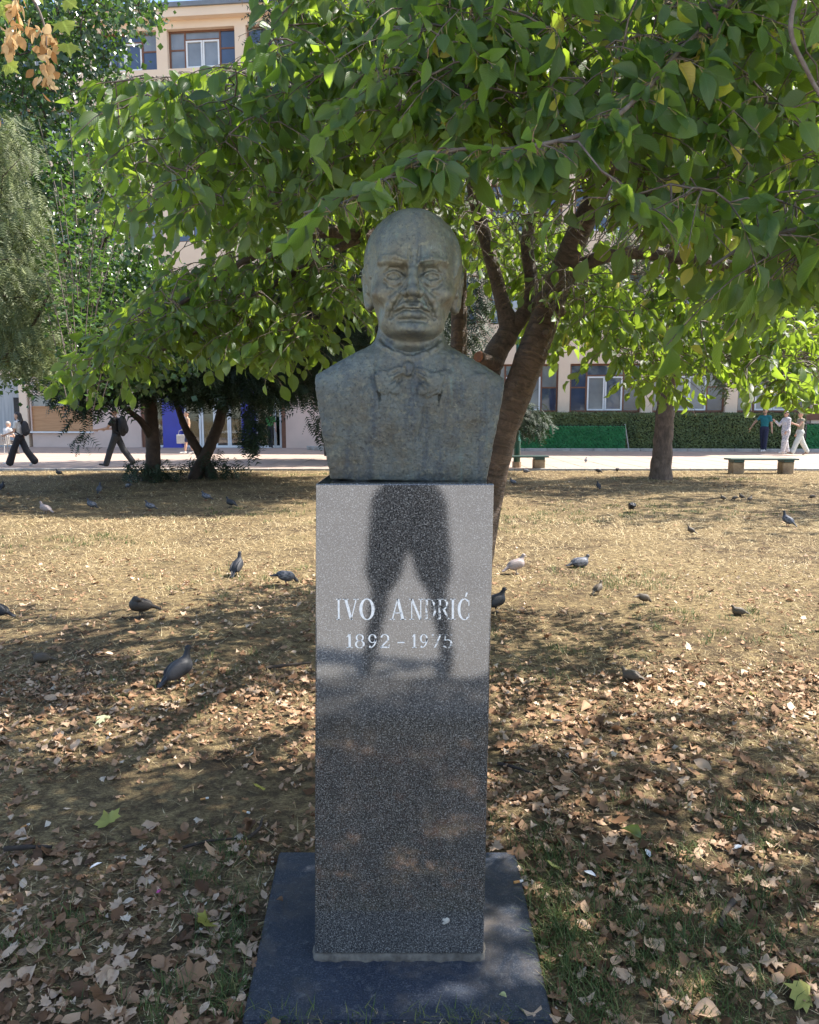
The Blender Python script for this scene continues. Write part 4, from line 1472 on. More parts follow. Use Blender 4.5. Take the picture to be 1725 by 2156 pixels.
def leaf_template(fold, curl, wid, nst=5, twist=0.0):
    """blade along +y from the origin, width along x; returns V, F, UV, unit length"""
    t = np.linspace(0, 1, nst)
    prof = np.array([0.02, 0.30, 0.47, 0.50, 0.40, 0.22, 0.0]) if nst == 7 else np.interp(t, [0, 0.12, 0.3, 0.5, 0.7, 0.87, 1], [0.03, 0.30, 0.46, 0.50, 0.40, 0.20, 0.0])
    V, UV = [], []
    for i in range(nst):
        a = curl * t[i]
        y = t[i] * (1 - 0.15 * abs(curl) * t[i]); z = -curl * 0.5 * t[i] ** 2
        for sgn in (-1, 0, 1):
            x = sgn * prof[i] * wid
            tw = twist * t[i]
            zz = z + abs(x) * fold
            V.append((x * math.cos(tw) - zz * math.sin(tw) * 0.3, y, zz + x * math.sin(tw)))
            UV.append((sgn * prof[i] * 2, t[i]))
    F = []
    for i in range(nst - 1):
        for k in (0, 1):
            F.append((i * 3 + k, i * 3 + k + 1, i * 3 + k + 4, i * 3 + k + 3))
    return np.array(V), np.array(F), np.array(UV)


LEAF_T = [leaf_template(0.40, 0.25, 0.52), leaf_template(0.20, 0.55, 0.56), leaf_template(0.70, 0.40, 0.50, twist=0.4), leaf_template(0.30, -0.15, 0.57), leaf_template(0.55, 0.75, 0.52, twist=-0.5), leaf_template(0.10, 0.35, 0.60, twist=0.25), leaf_template(0.95, 0.9, 0.50, twist=0.7), leaf_template(0.25, 1.1, 0.46, twist=-0.3), leaf_template(-0.25, -0.45, 0.58, twist=0.5)]
LEAF_LOW = [leaf_template(0.30, 0.30, 0.95, 3), leaf_template(0.5, 0.6, 0.9, 3), leaf_template(0.1, -0.1, 1.0, 3)]


def frames(A, N):
    A = A / np.linalg.norm(A, axis=1)[:, None]
    N = N - A * (A * N).sum(1)[:, None]
    N = N / (np.linalg.norm(N, axis=1)[:, None] + 1e-9)
    B = np.cross(A, N)
    return B, A, N


def leaves_mesh(name, P, A, N, size, tint, mats, templates, seed=0):
    r = np.random.default_rng(seed)
    which = r.integers(0, len(templates), len(P))
    B, A, N = frames(A, N)
    Vs, Fs, UVs, Ts, off = [], [], [], [], 0
    for k, (tv, tf, tu) in enumerate(templates):
        s = np.where(which == k)[0]
        if not len(s):
            continue
        w = (P[s][:, None, :] + size[s][:, None, None] * (tv[None, :, 0:1] * B[s][:, None, :] + tv[None, :, 1:2] * A[s][:, None, :] + tv[None, :, 2:3] * N[s][:, None, :]))
        Vs.append(w.reshape(-1, 3))
        Fs.append((tf[None] + (np.arange(len(s)) * len(tv))[:, None, None] + off).reshape(-1, tf.shape[1]))
        UVs.append(np.tile(tu, (len(s), 1)))
        Ts.append(np.repeat(tint[s], len(tv)))
        off += len(s) * len(tv)
    Fl = [np.concatenate([f for f in Fs if f.shape[1] == w]) for w in sorted({f.shape[1] for f in Fs})]
    return mesh_np(name, np.concatenate(Vs), Fl, mats, np.concatenate(UVs), np.concatenate(Ts))


def in_poly(px, py, poly):
    px, py = np.asarray(px), np.asarray(py)
    ins = np.zeros(px.shape, bool)
    n = len(poly)
    for i in range(n):
        x0, y0 = poly[i]; x1, y1 = poly[(i + 1) % n]
        c = ((y0 > py) != (y1 > py)) & (px < (x1 - x0) * (py - y0) / (y1 - y0 + 1e-9) + x0)
        ins ^= c
    return ins


def sample_region(poly, D0, D1, n, r):
    """points in the volume seen through a picture outline between two distances"""
    P = np.array(poly, float)
    lo, hi = P.min(0), P.max(0)
    out = []
    while len(out) < n:
        x = r.uniform(lo[0], hi[0], 4 * n); y = r.uniform(lo[1], hi[1], 4 * n)
        m = in_poly(x, y, poly)
        for a, b in zip(x[m], y[m]):
            out.append(at(a, b, r.uniform(D0, D1)))
            if len(out) >= n:
                break
    return np.array(out)


def pts(seq):
    """(px, py, D, radius) rows -> world polyline with radii"""
    return np.array([[*at(a, b, d), r] for a, b, d, r in seq])


def limb_mesh(rows, k=6, n=12, wob=0.03, seed=0):
    S = spline(rows, k)
    V, F, UV = tube_np(S[:, :3], np.maximum(S[:, 3], 0.003), n, wob, seed)
    return S, V, F, UV


class Tree:
    """trunk and limbs as parts, thin branches joined, leaves as a crown"""

    def __init__(s, name, base, label, cat='tree', group=None):
        s.root = empty(name, tuple(base))
        tag(s.root, label, cat, group)
        s.base = np.array(base, float)
        s.nodes = []
        s.br = ([], [], [], 0)

    def limb(s, part, rows, mat, n=12, wob=0.03, k=6, parent=None, cap=False):
        S, V, F, UV = limb_mesh(rows, k, n, wob, len(s.nodes))
        o = obj(part, mesh_np(part, V - s.base, F, mat, UV), parent or s.root)
        s.nodes += [p for p in S]
        return S

    def thin(s, P, rad, n=5):
        V, F, UV = tube_np(P, rad, n)
        vs, fs, us, off = s.br
        vs.append(V - s.base); fs.append(F + off); us.append(UV)
        s.br = (vs, fs, us, off + len(V))

    def connect(s, targets, r, thick=0.004, sag=0.10, maxn=None):
        """grow thin branches from the nearest wood to every target"""
        nd_ = np.array([p[:3] for p in s.nodes])
        T = np.asarray(targets)
        d0 = np.array([np.linalg.norm(nd_ - t, axis=1).min() for t in T])
        for i in np.argsort(d0):
            t = T[i]
            dd = np.linalg.norm(nd_ - t, axis=1)
            j = int(np.argmin(dd + 0.4 * np.maximum(0, nd_[:, 2] - t[2] - 0.6)))
            a = nd_[j]
            L = np.linalg.norm(t - a)
            if L < 0.03:
                continue
            m = max(3, int(L / 0.12) + 2)
            u = np.linspace(0, 1, m)[:, None]
            side = r.normal(size=3) * 0.07 * L
            path = a + (t - a) * u + np.array([0, 0, sag * L]) * (np.sin(np.pi * u)) + side * np.sin(np.pi * u)
            s.thin(path, np.linspace(thick * (1 + 0.9 * min(L, 2)), thick * 0.75, m), 4)
            nd_ = np.vstack([nd_, path[1:]])
        s.allnodes = nd_

    def finish_branches(s, mat, name='branches'):
        vs, fs, us, off = s.br
        if vs:
            o = obj(name, mesh_np(name, np.concatenate(vs), np.concatenate(fs), mat, np.concatenate(us)), s.root)
            o['kind'] = 'stuff'


# ------------------------------------------------------------------ the cherry over the bust
r = np.random.default_rng(21)
cb = gnd(985, 1298)
cherry = Tree('cherry_tree', (cb[0], cb[1], 0), 'cherry tree with a leaning banded trunk spreading over the bronze bust', 'tree')
D0 = float(cb[1] - CAM_Y)
trunk = pts([(972, 1325, D0, .19), (988, 1275, D0, .145), (1008, 1160, D0 - .02, .118), (1034, 1020, D0 - .05, .108), (1056, 920, D0 - .08, .105), (1086, 835, D0 - .1, .107), (1120, 745, D0 - .12, .108), (1150, 665, D0 - .15, .102)])
cherry.limb('trunk', trunk, m_cherry_bark, 18, 0.025, 8)
T0 = D0 - .15
cherry.limb('limb', pts([(1146, 676, T0, .10), (1172, 605, T0 - .05, .092), (1203, 525, T0 - .15, .082), (1235, 455, T0 - .3, .075), (1266, 392, T0 - .5, .068), (1300, 320, T0 - .8, .058), (1350, 200, T0 - 1.2, .045), (1420, 60, T0 - 1.6, .035), (1470, -120, T0 - 1.9, .025)]), m_cherry_bark, 16, 0.025)
cherry.limb('limb', pts([(1178, 605, T0, .06), (1215, 565, T0 - .1, .055), (1262, 543, T0 - .2, .047), (1330, 531, T0 - .3, .044), (1440, 545, T0 - .35, .040), (1560, 565, T0 - .4, .036), (1725, 592, T0 - .5, .03), (1850, 600, T0 - .6, .02)]), m_cherry_bark, 14, 0.03)
cherry.limb('limb', pts([(1064, 900, D0 - .05, .09), (1030, 805, D0 - .02, .085), (1042, 748, D0, .085), (1072, 695, D0 + .02, .078), (1058, 640, D0 + .02, .055), (1046, 590, D0 + .02, .050), (1022, 500, D0, .047), (998, 410, D0 - .05, .042), (980, 260, D0 - .15, .038), (968, 80, D0 - .3, .03), (960, -120, D0 - .4, .022)]), m_cherry_bark, 14, 0.03)
cherry.limb('limb', pts([(1072, 705, D0 + .02, .06), (1108, 650, D0, .055), (1120, 605, D0, .050), (1110, 510, D0 - .05, .044), (1128, 430, D0 - .1, .038), (1160, 330, D0 - .2, .03), (1200, 180, D0 - .3, .02)]), m_cherry_bark, 14, 0.03)
# sawn-off stub with its pale cut
st = pts([(1046, 765, D0 - .06, .055), (1018, 757, D0 - .14, .046), (1008, 752, D0 - .17, .045)])
sb = Tree.limb(cherry, 'stub', st, m_cherry_bark, 12, 0.02, 3)
e0, e1 = st[-2, :3], st[-1, :3]
ax = (e1 - e0) / np.linalg.norm(e1 - e0)
cutm = MB(); cutm.tube([e1 - cherry.base, e1 - cherry.base + ax * 0.012], [0.046, 0.040], 14); cutm.build('sawn_face', M('orange_sawn_wood', (0.24, 0.09, 0.045), (0.10, 0.045, 0.03), 25, 0.85), cherry.root)
# knots where limbs were lost
for px, py, rr in ((1142, 628, .045), (1182, 655, .035), (1150, 700, .025)):
    c = at(px, py, T0 - 0.10)
    k = SDF((-.09, -.09, -.09), (.09, .09, .09), 0.007)
    k.ell((0, 0, 0), (rr, rr * .8, rr * 1.15), 0.0)
    k.ell((0, -rr, 0), (rr * .55, rr * .5, rr * .65), 0.012, op='cut')
    obj('knot', k.mesh('knot', m_cherry_bark), cherry.root, tuple(c - cherry.base))
# the near bough that hangs over the head
near_rows = pts([(1640, -160, 2.75, .012), (1540, 0, 2.55, .009), (1440, 98, 2.45, .0082), (1370, 180, 2.38, .0076), (1255, 272, 2.30, .0068), (1090, 312, 2.22, .006), (960, 316, 2.18, .0052), (850, 356, 2.14, .0046), (740, 420, 2.15, .004), (640, 448, 2.2, .003)])
cherry.limb('bough', near_rows, m_twig, 8, 0.03)
cherry.limb('bough', pts([(1930, 380, 2.6, .011), (1725, 470, 2.35, .008), (1600, 500, 2.25, .006), (1500, 560, 2.2, .004)]), m_twig, 8, 0.03)
cherry.limb('bough', pts([(1690, -60, 1.9, .006), (1665, 60, 1.9, .0055), (1700, 150, 1.92, .005), (1760, 260, 1.95, .004)]), m_twig, 7, 0.03)
# limbs to the left, starting from the second stem behind the head
stem = pts([(955, 1262, 6.3, .09), (962, 1100, 6.3, .075), (967, 900, 6.25, .068), (966, 740, 6.2, .066), (967, 600, 6.1, .062), (962, 480, 6.0, .058), (948, 390, 5.8, .052), (940, 250, 5.5, .042), (930, 60, 5.2, .03)])
c2 = Tree('cherry_tree', (stem[0, 0], stem[0, 1], 0), 'slender dark cherry stem rising directly behind the bronze head', 'tree')
c2.limb('trunk', stem, m_cherry_bark, 14, 0.03)
c2.limb('limb', pts([(950, 395, 5.8, .045), (880, 440, 5.4, .042), (770, 492, 5.0, .038), (690, 488, 4.75, .034), (600, 505, 4.6, .03), (500, 560, 4.5, .02), (380, 640, 4.45, .012)]), m_cherry_bark, 10, 0.04)
c2.limb('limb', pts([(780, 490, 5.0, .03), (700, 530, 4.8, .026), (620, 575, 4.7, .022), (540, 620, 4.65, .016), (430, 690, 4.6, .011), (300, 760, 4.6, .007), (190, 815, 4.6, .004)]), m_cherry_bark, 10, 0.04)
c2.limb('limb', pts([(945, 330, 5.6, .035), (860, 240, 5.1, .03), (740, 190, 4.7, .026), (600, 190, 4.4, .02), (450, 220, 4.2, .014), (300, 260, 4.1, .007)]), m_cherry_bark, 10, 0.04)

REG = [
    # owner, outline, distances, twigs, leaf size
    ('c1', [(960, -60), (1725, -60), (1800, 120), (1800, 560), (1600, 560), (1400, 540), (1290, 430), (1080, 380), (1000, 330), (930, 200)], 2.5, 3.9, 200, 0.100),
    ('c1', [(860, -60), (1100, -60), (1090, 250), (960, 290), (820, 330), (780, 150)], 2.5, 3.8, 80, 0.098),
    ('c1', [(1180, 380), (1420, 420), (1800, 430), (1800, 640), (1640, 640), (1500, 520), (1330, 500), (1230, 470)], 2.1, 3.2, 34, 0.105),
    ('c2', [(230, 200), (330, 140), (520, 150), (560, 60), (640, -60), (900, -60), (900, 330), (760, 420), (640, 470), (470, 500), (340, 480), (250, 380)], 3.2, 4.6, 170, 0.100),
    ('c2', [(150, 800), (240, 700), (330, 600), (450, 560), (600, 520), (760, 540), (770, 640), (700, 700), (610, 760), (500, 760), (420, 720), (300, 770), (190, 815)], 4.2, 5.3, 115, 0.100),
    ('c1', [(1120, 570), (1250, 590), (1480, 590), (1760, 620), (1760, 800), (1640, 790), (1540, 760), (1430, 790), (1370, 770), (1290, 720), (1200, 690), (1130, 680)], 4.6, 6.2, 120, 0.098),
    ('c1', [(1250, 760), (1330, 740), (1440, 790), (1420, 840), (1370, 830)], 5.0, 5.6, 8, 0.095),
    ('c1', [(1540, 760), (1740, 760), (1740, 820), (1650, 850), (1580, 830)], 4.4, 5.0, 9, 0.095),
    ('c2', [(235, 170), (560, 120), (640, 480), (560, 540), (330, 560), (230, 420)], 5.0, 6.6, 50, 0.100),
    ('c1', [(990, 440), (1180, 470), (1260, 570), (1210, 690), (1150, 740), (1060, 600), (1000, 560)], 5.6, 7.4, 85, 0.105),
    ('c2', [(640, 380), (770, 330), (1130, 330), (1200, 470), (1110, 560), (960, 540), (800, 480), (700, 480)], 4.4, 5.6, 50, 0.100),
    ('c2', [(280, 40), (900, -60), (1725, -60), (1725, 540), (1200, 560), (900, 500), (560, 540), (300, 440)], 4.8, 6.6, 250, 0.100),
]
TW = {'c1': [], 'c2': []}
LP, LA, LN, LS, LT, LO = [], [], [], [], [], []
PET = []


def twig_leaves(p, out, L, size, nleaf, owner, tree, r, down=0.75):
    """one drooping twig with leaves in loose pairs; returns nothing, fills the lists"""
    out = out / np.linalg.norm(out)
    m = 4
    u = np.linspace(0, 1, m)[:, None]
    path = p + out * L * u + np.array([0, 0, -0.45 * L]) * u ** 1.8
    tree.thin(path, np.linspace(0.0030, 0.0015, m), 3)
    for i in range(nleaf):
        t = (i + r.uniform(0.2, 0.8)) / nleaf
        q = p + out * L * t + np.array([0, 0, -0.45 * L]) * t ** 1.8
        a = out * r.uniform(0.1, 0.9) + r.normal(size=3) * 0.45 + np.array([0, 0, -down * r.uniform(0.6, 1.7)])
        a /= np.linalg.norm(a)
        pet = 0.022 + 0.012 * r.random()
        n = r.normal(size=3) * 0.7 + np.array([0, -0.35, 0.55])
        LP.append(q + a * pet); LA.append(a); LN.append(n); LS.append(size * r.uniform(0.6, 1.28))
        LT.append(np.clip(r.normal(0.40, 0.27), 0.0, 0.92) if r.random() > 0.014 else 1.0); LO.append(owner)
        PET.append((q, q + a * pet * 1.03, owner))


trees = {'c1': cherry, 'c2': c2}
SKYWIN = [(215, -80), (560, -80), (540, 118), (480, 145), (330, 150), (225, 170)]
for owner, poly, d0, d1, n, size in REG:
    n = int(n * 2.75)
    size = size * 0.90
    P = sample_region(poly, d0, d1, n, r)
    P[:, 2] += 0.06
    wx_, wy_, _ = proj(P)
    P = P[~in_poly(wx_, wy_, SKYWIN)]
    TW[owner].append(P)
    for p in P:
        o2 = np.array([r.normal(), r.normal() - 0.4, 0.0]); o2[2] = r.uniform(-0.5, 0.15) * np.linalg.norm(o2)
        twig_leaves(p, o2, r.uniform(0.16, 0.32), size, int(r.integers(6, 11)), owner, trees[owner], r)
# leaves along the near boughs
for rows, n in ((near_rows, 105),):
    S_ = spline(rows, 10)
    S_ = S_[12:]
    for i in range(n):
        p = S_[int(r.integers(0, len(S_)))][:3]
        o2 = np.array([r.normal(), r.normal() * 0.6, r.uniform(-0.3, 0.3)])
        twig_leaves(p, o2, r.uniform(0.04, 0.12), 0.095, int(r.integers(3, 7)), 'c1', cherry, r, 0.8)
# the top of the crown, above the picture: it shades the bust and the ground below
UP = []
rr_ = np.random.default_rng(4)
clumps = []
while len(clumps) < 190:
    q = rr_.uniform(-1, 1, 3)
    if q.dot(q) < 1:
        c = np.array([2.6, 1.6, 4.5]) + q * np.array([4.6, 3.1, 1.8])
        X_, Y_, dp = proj(c)
        if dp[0] > 0.3 and -40 < X_[0] < 1765 and Y_[0] > -150:
            continue
        if np.linalg.norm(c - np.array([0, CAM_Y, CAM_H])) < 1.6:
            continue
        if c[1] > 2.6 or (c[0] < -0.8 and c[1] > 1.6):
            continue
        clumps.append(c)
for _ in range(85):  # extra unseen clumps added to shade the ground before the pedestal
    clumps.append(np.array([rr_.uniform(1.3, 4.8), rr_.uniform(-1.3, 1.4), rr_.uniform(3.5, 5.2)]))
for _ in range(22):  # more unseen clumps, added along the sun's line to keep the bust shaded
    z_ = rr_.uniform(3.4, 4.9)
    t_ = rr_.uniform(1.6, 2.05)
    clumps.append(np.array([rr_.uniform(-.1, .2) + .75 * (z_ - t_), .1 + .215 * (z_ - t_), z_]) + rr_.normal(size=3) * .08)
for c in clumps:
    for j in range(4):
        p = c + rr_.normal(size=3) * np.array([0.30, 0.30, 0.2])
        UP.append(p)
        twig_leaves(p, np.array([rr_.normal(), rr_.normal(), rr_.uniform(-.3, .2)]), 0.3, 0.15, 8, 'c1', cherry, rr_)
TW['c1'].append(np.array(UP))
for k, tr in trees.items():
    tr.connect(np.concatenate(TW[k]), r, 0.0036)
    tr.finish_branches(m_twig)
    q0 = np.array([p_[0] for p_ in PET if p_[2] == k]); q1 = np.array([p_[1] for p_ in PET if p_[2] == k])
    w_ = np.cross(q1 - q0, np.array([0.3, 1.0, 0.2])); w_ /= np.linalg.norm(w_, axis=1)[:, None] + 1e-9
    Vp = np.stack([q0 - w_ * 0.0011, q0 + w_ * 0.0011, q1 + w_ * 0.0009, q1 - w_ * 0.0009], 1).reshape(-1, 3) - tr.base
    o = obj('leaf_stalks', mesh_np('leaf_stalks', Vp, np.arange(len(Vp)).reshape(-1, 4), m_stalk, smooth=False), tr.root)
    o['kind'] = 'stuff'
LP, LA, LN, LS, LT = map(np.array, (LP, LA, LN, LS, LT))
LO = np.array(LO)
mid = LP + LA * LS[:, None] * 0.5
X_, Y_, Dp = proj(mid)
tipX, tipY, _ = proj(LP + LA * LS[:, None])
# nothing may grow through the bust, the pedestal or right before the lens
bad = (np.linalg.norm(mid - np.array([0, CAM_Y, CAM_H]), axis=1) < 1.35)
bust_sil = [(745, 455), (790, 440), (930, 440), (985, 460), (990, 720), (1070, 790), (1060, 1010), (660, 1010), (650, 780), (745, 720)]
bad |= (in_poly(X_, Y_, bust_sil) | in_poly(tipX, tipY, bust_sil)) & (Dp < 2.6)
bad |= (tipY > 880) & (Dp < 7)
bad |= (np.abs(mid[:, 0]) < 0.26) & (mid[:, 1] > 0) & (mid[:, 1] < 0.4) & (mid[:, 2] < 2.06)
# a window of sky, roof and top-floor windows stays open at the upper left
bad |= in_poly(X_, Y_, [(225, -10), (530, -10), (520, 118), (480, 140), (330, 140), (240, 160)]) & (r.random(len(X_)) < 0.97)
FORK = [(975, 385), (1060, 385), (1130, 470), (1200, 380), (1310, 360), (1270, 470), (1330, 515), (1725, 575), (1725, 610), (1330, 555), (1230, 600), (1175, 720), (1080, 860), (1000, 760)]
bad |= (in_poly(X_, Y_, FORK) | in_poly(tipX, tipY, FORK)) & (Dp < D0 - 0.1) & (r.random(len(X_)) < 0.86)
keep = ~bad
LP, LA, LN, LS, LT, LO, X_, Y_, Dp = (q[keep] for q in (LP, LA, LN, LS, LT, LO, X_, Y_, Dp))
# the 300 leaves that show largest are objects of their own
vis = (X_ > 0) & (X_ < 1725) & (Y_ > 0) & (Y_ < 1000) & (Dp > 0)
score = np.where(vis, LS / np.maximum(Dp, 0.2), 0)
own = np.argsort(-score)[:300]
single = np.zeros(len(LP), bool); single[own] = True
tmeshes = []
for k, (tv, tf, tu) in enumerate(LEAF_T):
    for tn in (0.3, 0.5):
        tmeshes.append(mesh_np('leaf', tv, tf, m_cleaf, tu, np.full(len(tv), tn)))
B_, A_, N_ = frames(LA, LN)
for i in own:
    tr = trees[LO[i]]
    o = bpy.data.objects.new('leaf', tmeshes[int(r.integers(0, len(tmeshes)))])
    Mx = np.eye(4)
    Mx[:3, 0] = B_[i] * LS[i]; Mx[:3, 1] = A_[i] * LS[i]; Mx[:3, 2] = N_[i] * LS[i]
    Mx[:3, 3] = LP[i] - tr.base
    link(o, tr.root)
    o.matrix_local = Matrix(Mx.tolist())
for k, tr in trees.items():
    s_ = (LO == k) & ~single
    o = obj('crown', leaves_mesh('crown', LP[s_] - tr.base, LA[s_], LN[s_], LS[s_], LT[s_], m_cleaf, LEAF_T, 3), tr.root)
    o['kind'] = 'stuff'
print('cherry leaves', len(LP))


# ------------------------------------------------------------------ conifers
def spray_template(nn, ln, wn, droop):
    """a flat needle spray along +y"""
    V, F = [], []
    for i in range(nn):
        t = (i + 0.5) / nn
        y = t; z = -droop * t * t
        l = ln * (0.45 + 0.55 * math.sin(math.pi * min(1, t * 0.9 + 0.12)))
        for sgn in (-1, 1):
            k = len(V)
            V += [(0, y - wn, z), (0, y + wn, z), (sgn * l, y + 0.55 * l, z - droop * 0.5 * l)]
            F.append((k, k + 1, k + 2))
    k = len(V)
    V += [(-0.012, 0, 0), (0.012, 0, 0), (0, 1.05, -droop * 1.1)]
    F.append((k, k + 1, k + 2))
    V = np.array(V)
    return V, np.array(F), np.zeros((len(V), 2))


SPR_Y = [spray_template(6, 0.34, 0.055, 0.35), spray_template(5, 0.42, 0.065, 0.6), spray_template(6, 0.28, 0.055, 0.15)]


def conifer(name, base, label, trunks, regs, mat, bark, size, droop=1.1, group=None, thick=0.006, seed=3, lighten=0.4, fan=3, clump=0.35):
    t = Tree(name, base, label, 'tree', group)
    for i, rows in enumerate(trunks):
        t.limb('trunk' if i == 0 or len(trunks) == 1 else 'stem', pts(rows), bark, 12, 0.05, 6)
    r = np.random.default_rng(seed)
    P, A, N, S_, T = [], [], [], [], []
    ends = []
    ctr = np.array([p[:3] for p in t.nodes]).mean(0)
    for poly, d0, d1, n in regs:
        Q = sample_region(poly, d0, d1, n, r)
        ends.append(Q[:: 7])
        for q in Q:
            out = q - ctr; out[2] = 0
            out = out / (np.linalg.norm(out) + 0.1)
            lt = np.clip(r.normal(lighten, 0.2), 0, 0.9)
            for j in range(fan):
                a = out * r.uniform(0.2, 1.0) + r.normal(size=3) * 0.45 + np.array([0, 0, -droop * r.uniform(0.2, 1.0)])
                P.append(q + r.normal(size=3) * size * clump); A.append(a); N.append(r.normal(size=3) * 0.4 + np.array([0, -0.3, 1.0])); S_.append(size * r.uniform(0.6, 1.3)); T.append(np.clip(lt + r.normal(0, 0.12), 0, .9))
    t.connect(np.concatenate(ends), r, thick, 0.02)
    t.finish_branches(bark)
    P, A, N, S_, T = map(np.array, (P, A, N, S_, T))
    o = obj('crown', leaves_mesh('crown', P - t.base, A, N, S_, T, mat, SPR_Y, seed), t.root)
    o['kind'] = 'stuff'
    return t


g1 = gnd(322, 1012)
d1 = float(g1[1] - CAM_Y)
conifer('yew_tree', g1, 'dark yew with a single low trunk and drooping boughs', [
    [(318, 1016, d1, .26), (322, 985, d1, .19), (322, 930, d1, .165), (318, 870, d1, .15), (312, 780, d1, .12), (310, 640, d1, .07)],
    [(320, 925, d1, .10), (300, 890, d1 - .3, .08), (275, 868, d1 - .6, .06), (240, 840, d1 - 1, .03)]],
    [([(110, 835), (130, 740), (220, 640), (330, 560), (430, 600), (470, 740), (440, 815), (380, 830), (300, 825), (240, 838), (160, 835)], d1 - 2.6, d1 + 2.2, 2600),
     ([(50, 640), (200, 590), (330, 560), (330, 780), (200, 815), (90, 810)], d1 - 3.0, d1 + 1.0, 750),
     ([(162, 850), (182, 850), (186, 920), (174, 945), (166, 920)], d1 - 2.2, d1 - 1.6, 9),
     ([(150, 835), (262, 835), (258, 862), (160, 868)], d1 - 2.0, d1 - 1.0, 26),
     ([(266, 990), (290, 965), (345, 975), (372, 985), (350, 1005), (285, 1008)], d1 - .7, d1 + .5, 50)],
    m_yew, m_yew_bark, 0.30, seed=5)
g2 = gnd(430, 1008)
d2 = float(g2[1] - CAM_Y)
conifer('yew_tree', g2, 'dark yew forked near the ground with two crossing trunks', [
    [(412, 1012, d2, .20), (416, 992, d2, .17), (432, 962, d2, .15), (448, 925, d2, .14), (464, 880, d2, .13), (478, 800, d2, .10), (485, 640, d2, .06)],
    [(446, 1014, d2 + .1, .2), (440, 990, d2 + .1, .16), (424, 960, d2 + .05, .12), (404, 925, d2, .11), (388, 895, d2, .09), (372, 850, d2, .06)]],
    [([(370, 840), (390, 740), (440, 620), (560, 560), (700, 600), (760, 700), (700, 800), (560, 855), (470, 845)], d2 - 2.2, d2 + 2.6, 2600),
     ([(505, 870), (545, 865), (555, 905), (535, 950), (510, 925)], d2 - 1.8, d2 - 1.0, 55),
     ([(640, 820), (690, 810), (690, 915), (668, 920)], d2 - 1.8, d2 - .8, 40),
     ([(600, 330), (980, 330), (980, 560), (600, 600)], 12.5, 16.0, 1150),  # hidden foliage added nearer than the yew to shade the left lawn
     ([(560, 560), (600, 420), (720, 330), (900, 330), (960, 450), (960, 720), (760, 780), (600, 700)], d2 - 4.0, d2 + 1.5, 2300),
     ([(375, 985), (395, 955), (475, 955), (505, 985), (450, 1000)], d2 - .5, d2 + .5, 40)],
    m_yew, m_yew_bark, 0.30, seed=6)
g3 = gnd(-40, 1030)
d3 = 11.0
conifer('fir_tree', (at(-170, 900, d3)[0], at(-170, 900, d3)[1], 0), 'pale grey-green conifer with hanging sprays at the picture edge', [
    [(-170, 1120, d3, .16), (-168, 900, d3, .13), (-130, 600, d3, .09), (-40, 320, d3, .03)]],
    [([(-60, 265), (38, 262), (58, 340), (10, 395), (-60, 390)], d3 - .8, d3 + .8, 75),
     ([(-60, 400), (70, 415), (102, 500), (45, 525), (-60, 510)], d3 - 1.0, d3 + .8, 95),
     ([(-60, 530), (95, 535), (150, 600), (90, 640), (-60, 625)], d3 - 1.2, d3 + .8, 110),
     ([(-60, 660), (85, 670), (118, 745), (40, 780), (-60, 755)], d3 - 1.2, d3 + .8, 95)],
    m_fir, m_yew_bark, 0.17, droop=1.6, seed=7, lighten=0.45, fan=13, clump=0.8)
d4 = 26.0
conifer('spruce_tree', (at(700, 900, d4)[0], at(700, 900, d4)[1], 0), 'tall dark spruce standing behind the cherry left of the head', [
    [(700, 960, d4, .30), (700, 700, d4, .24), (690, 300, d4, .15), (680, -200, d4, .08)]],
    [([(600, -150), (720, -250), (800, -100), (830, 300), (850, 560), (860, 830), (600, 850), (560, 600), (560, 300), (540, 60)], d4 - 2, d4 + 1.5, 1900),
     ([(850, 330), (1000, 380), (1035, 560), (1015, 830), (860, 850)], d4 - 2, d4 + 1, 900)],
    m_yew, m_yew_bark, 0.42, droop=0.9, seed=8, lighten=0.3)
g5 = gnd(1392, 1009)
d5 = float(g5[1] - CAM_Y)
pine = conifer('pine_tree', g5, 'pine with a straight furrowed trunk beside the hedge', [
    [(1390, 1016, d5, .30), (1391, 1000, d5, .27), (1396, 940, d5, .235), (1400, 870, d5, .215), (1406, 780, d5, .20), (1412, 600, d5, .17), (1420, 300, d5, .13), (1430, -200, d5, .07)],
    [(1408, 800, d5, .06), (1450, 775, d5 - .2, .045), (1520, 760, d5 - .5, .03), (1610, 780, d5 - .8, .015)],
    [(1408, 700, d5, .05), (1340, 690, d5 - .2, .03), (1280, 700, d5 - .3, .012)]],
    [([(1440, 640), (1560, 600), (1725, 560), (1760, 760), (1650, 800), (1540, 790), (1460, 770)], d5 - 2.5, d5 + 1.5, 420),
     ([(1250, 520), (1380, 480), (1400, 690), (1290, 720)], d5 - 1.5, d5 + 1.5, 130),
     ([(1420, 120), (1600, 40), (1760, 100), (1760, 540), (1500, 560)], d5 - 2.5, d5 + 1.5, 520),
     ([(1150, -350), (1725, -350), (1725, 0), (1200, 0)], d5 - 2.5, d5 + 2, 500)],
    m_fir, m_pine_bark, 0.40, droop=1.4, seed=9, lighten=0.2)
# small broom of the dark shrub right of the cherry trunk
g6 = at(1120, 960, 20.5)
conifer('yew_shrub', (g6[0], g6[1], 0), 'small dark conifer bough just right of the cherry trunk', [
    [(1060, 1000, 20.5, .06), (1075, 920, 20.5, .05), (1090, 880, 20.5, .03)]],
    [([(1070, 860), (1100, 845), (1150, 870), (1152, 895), (1125, 918), (1080, 900)], 20, 21, 130)], m_yew, m_yew_bark, 0.26, seed=10)


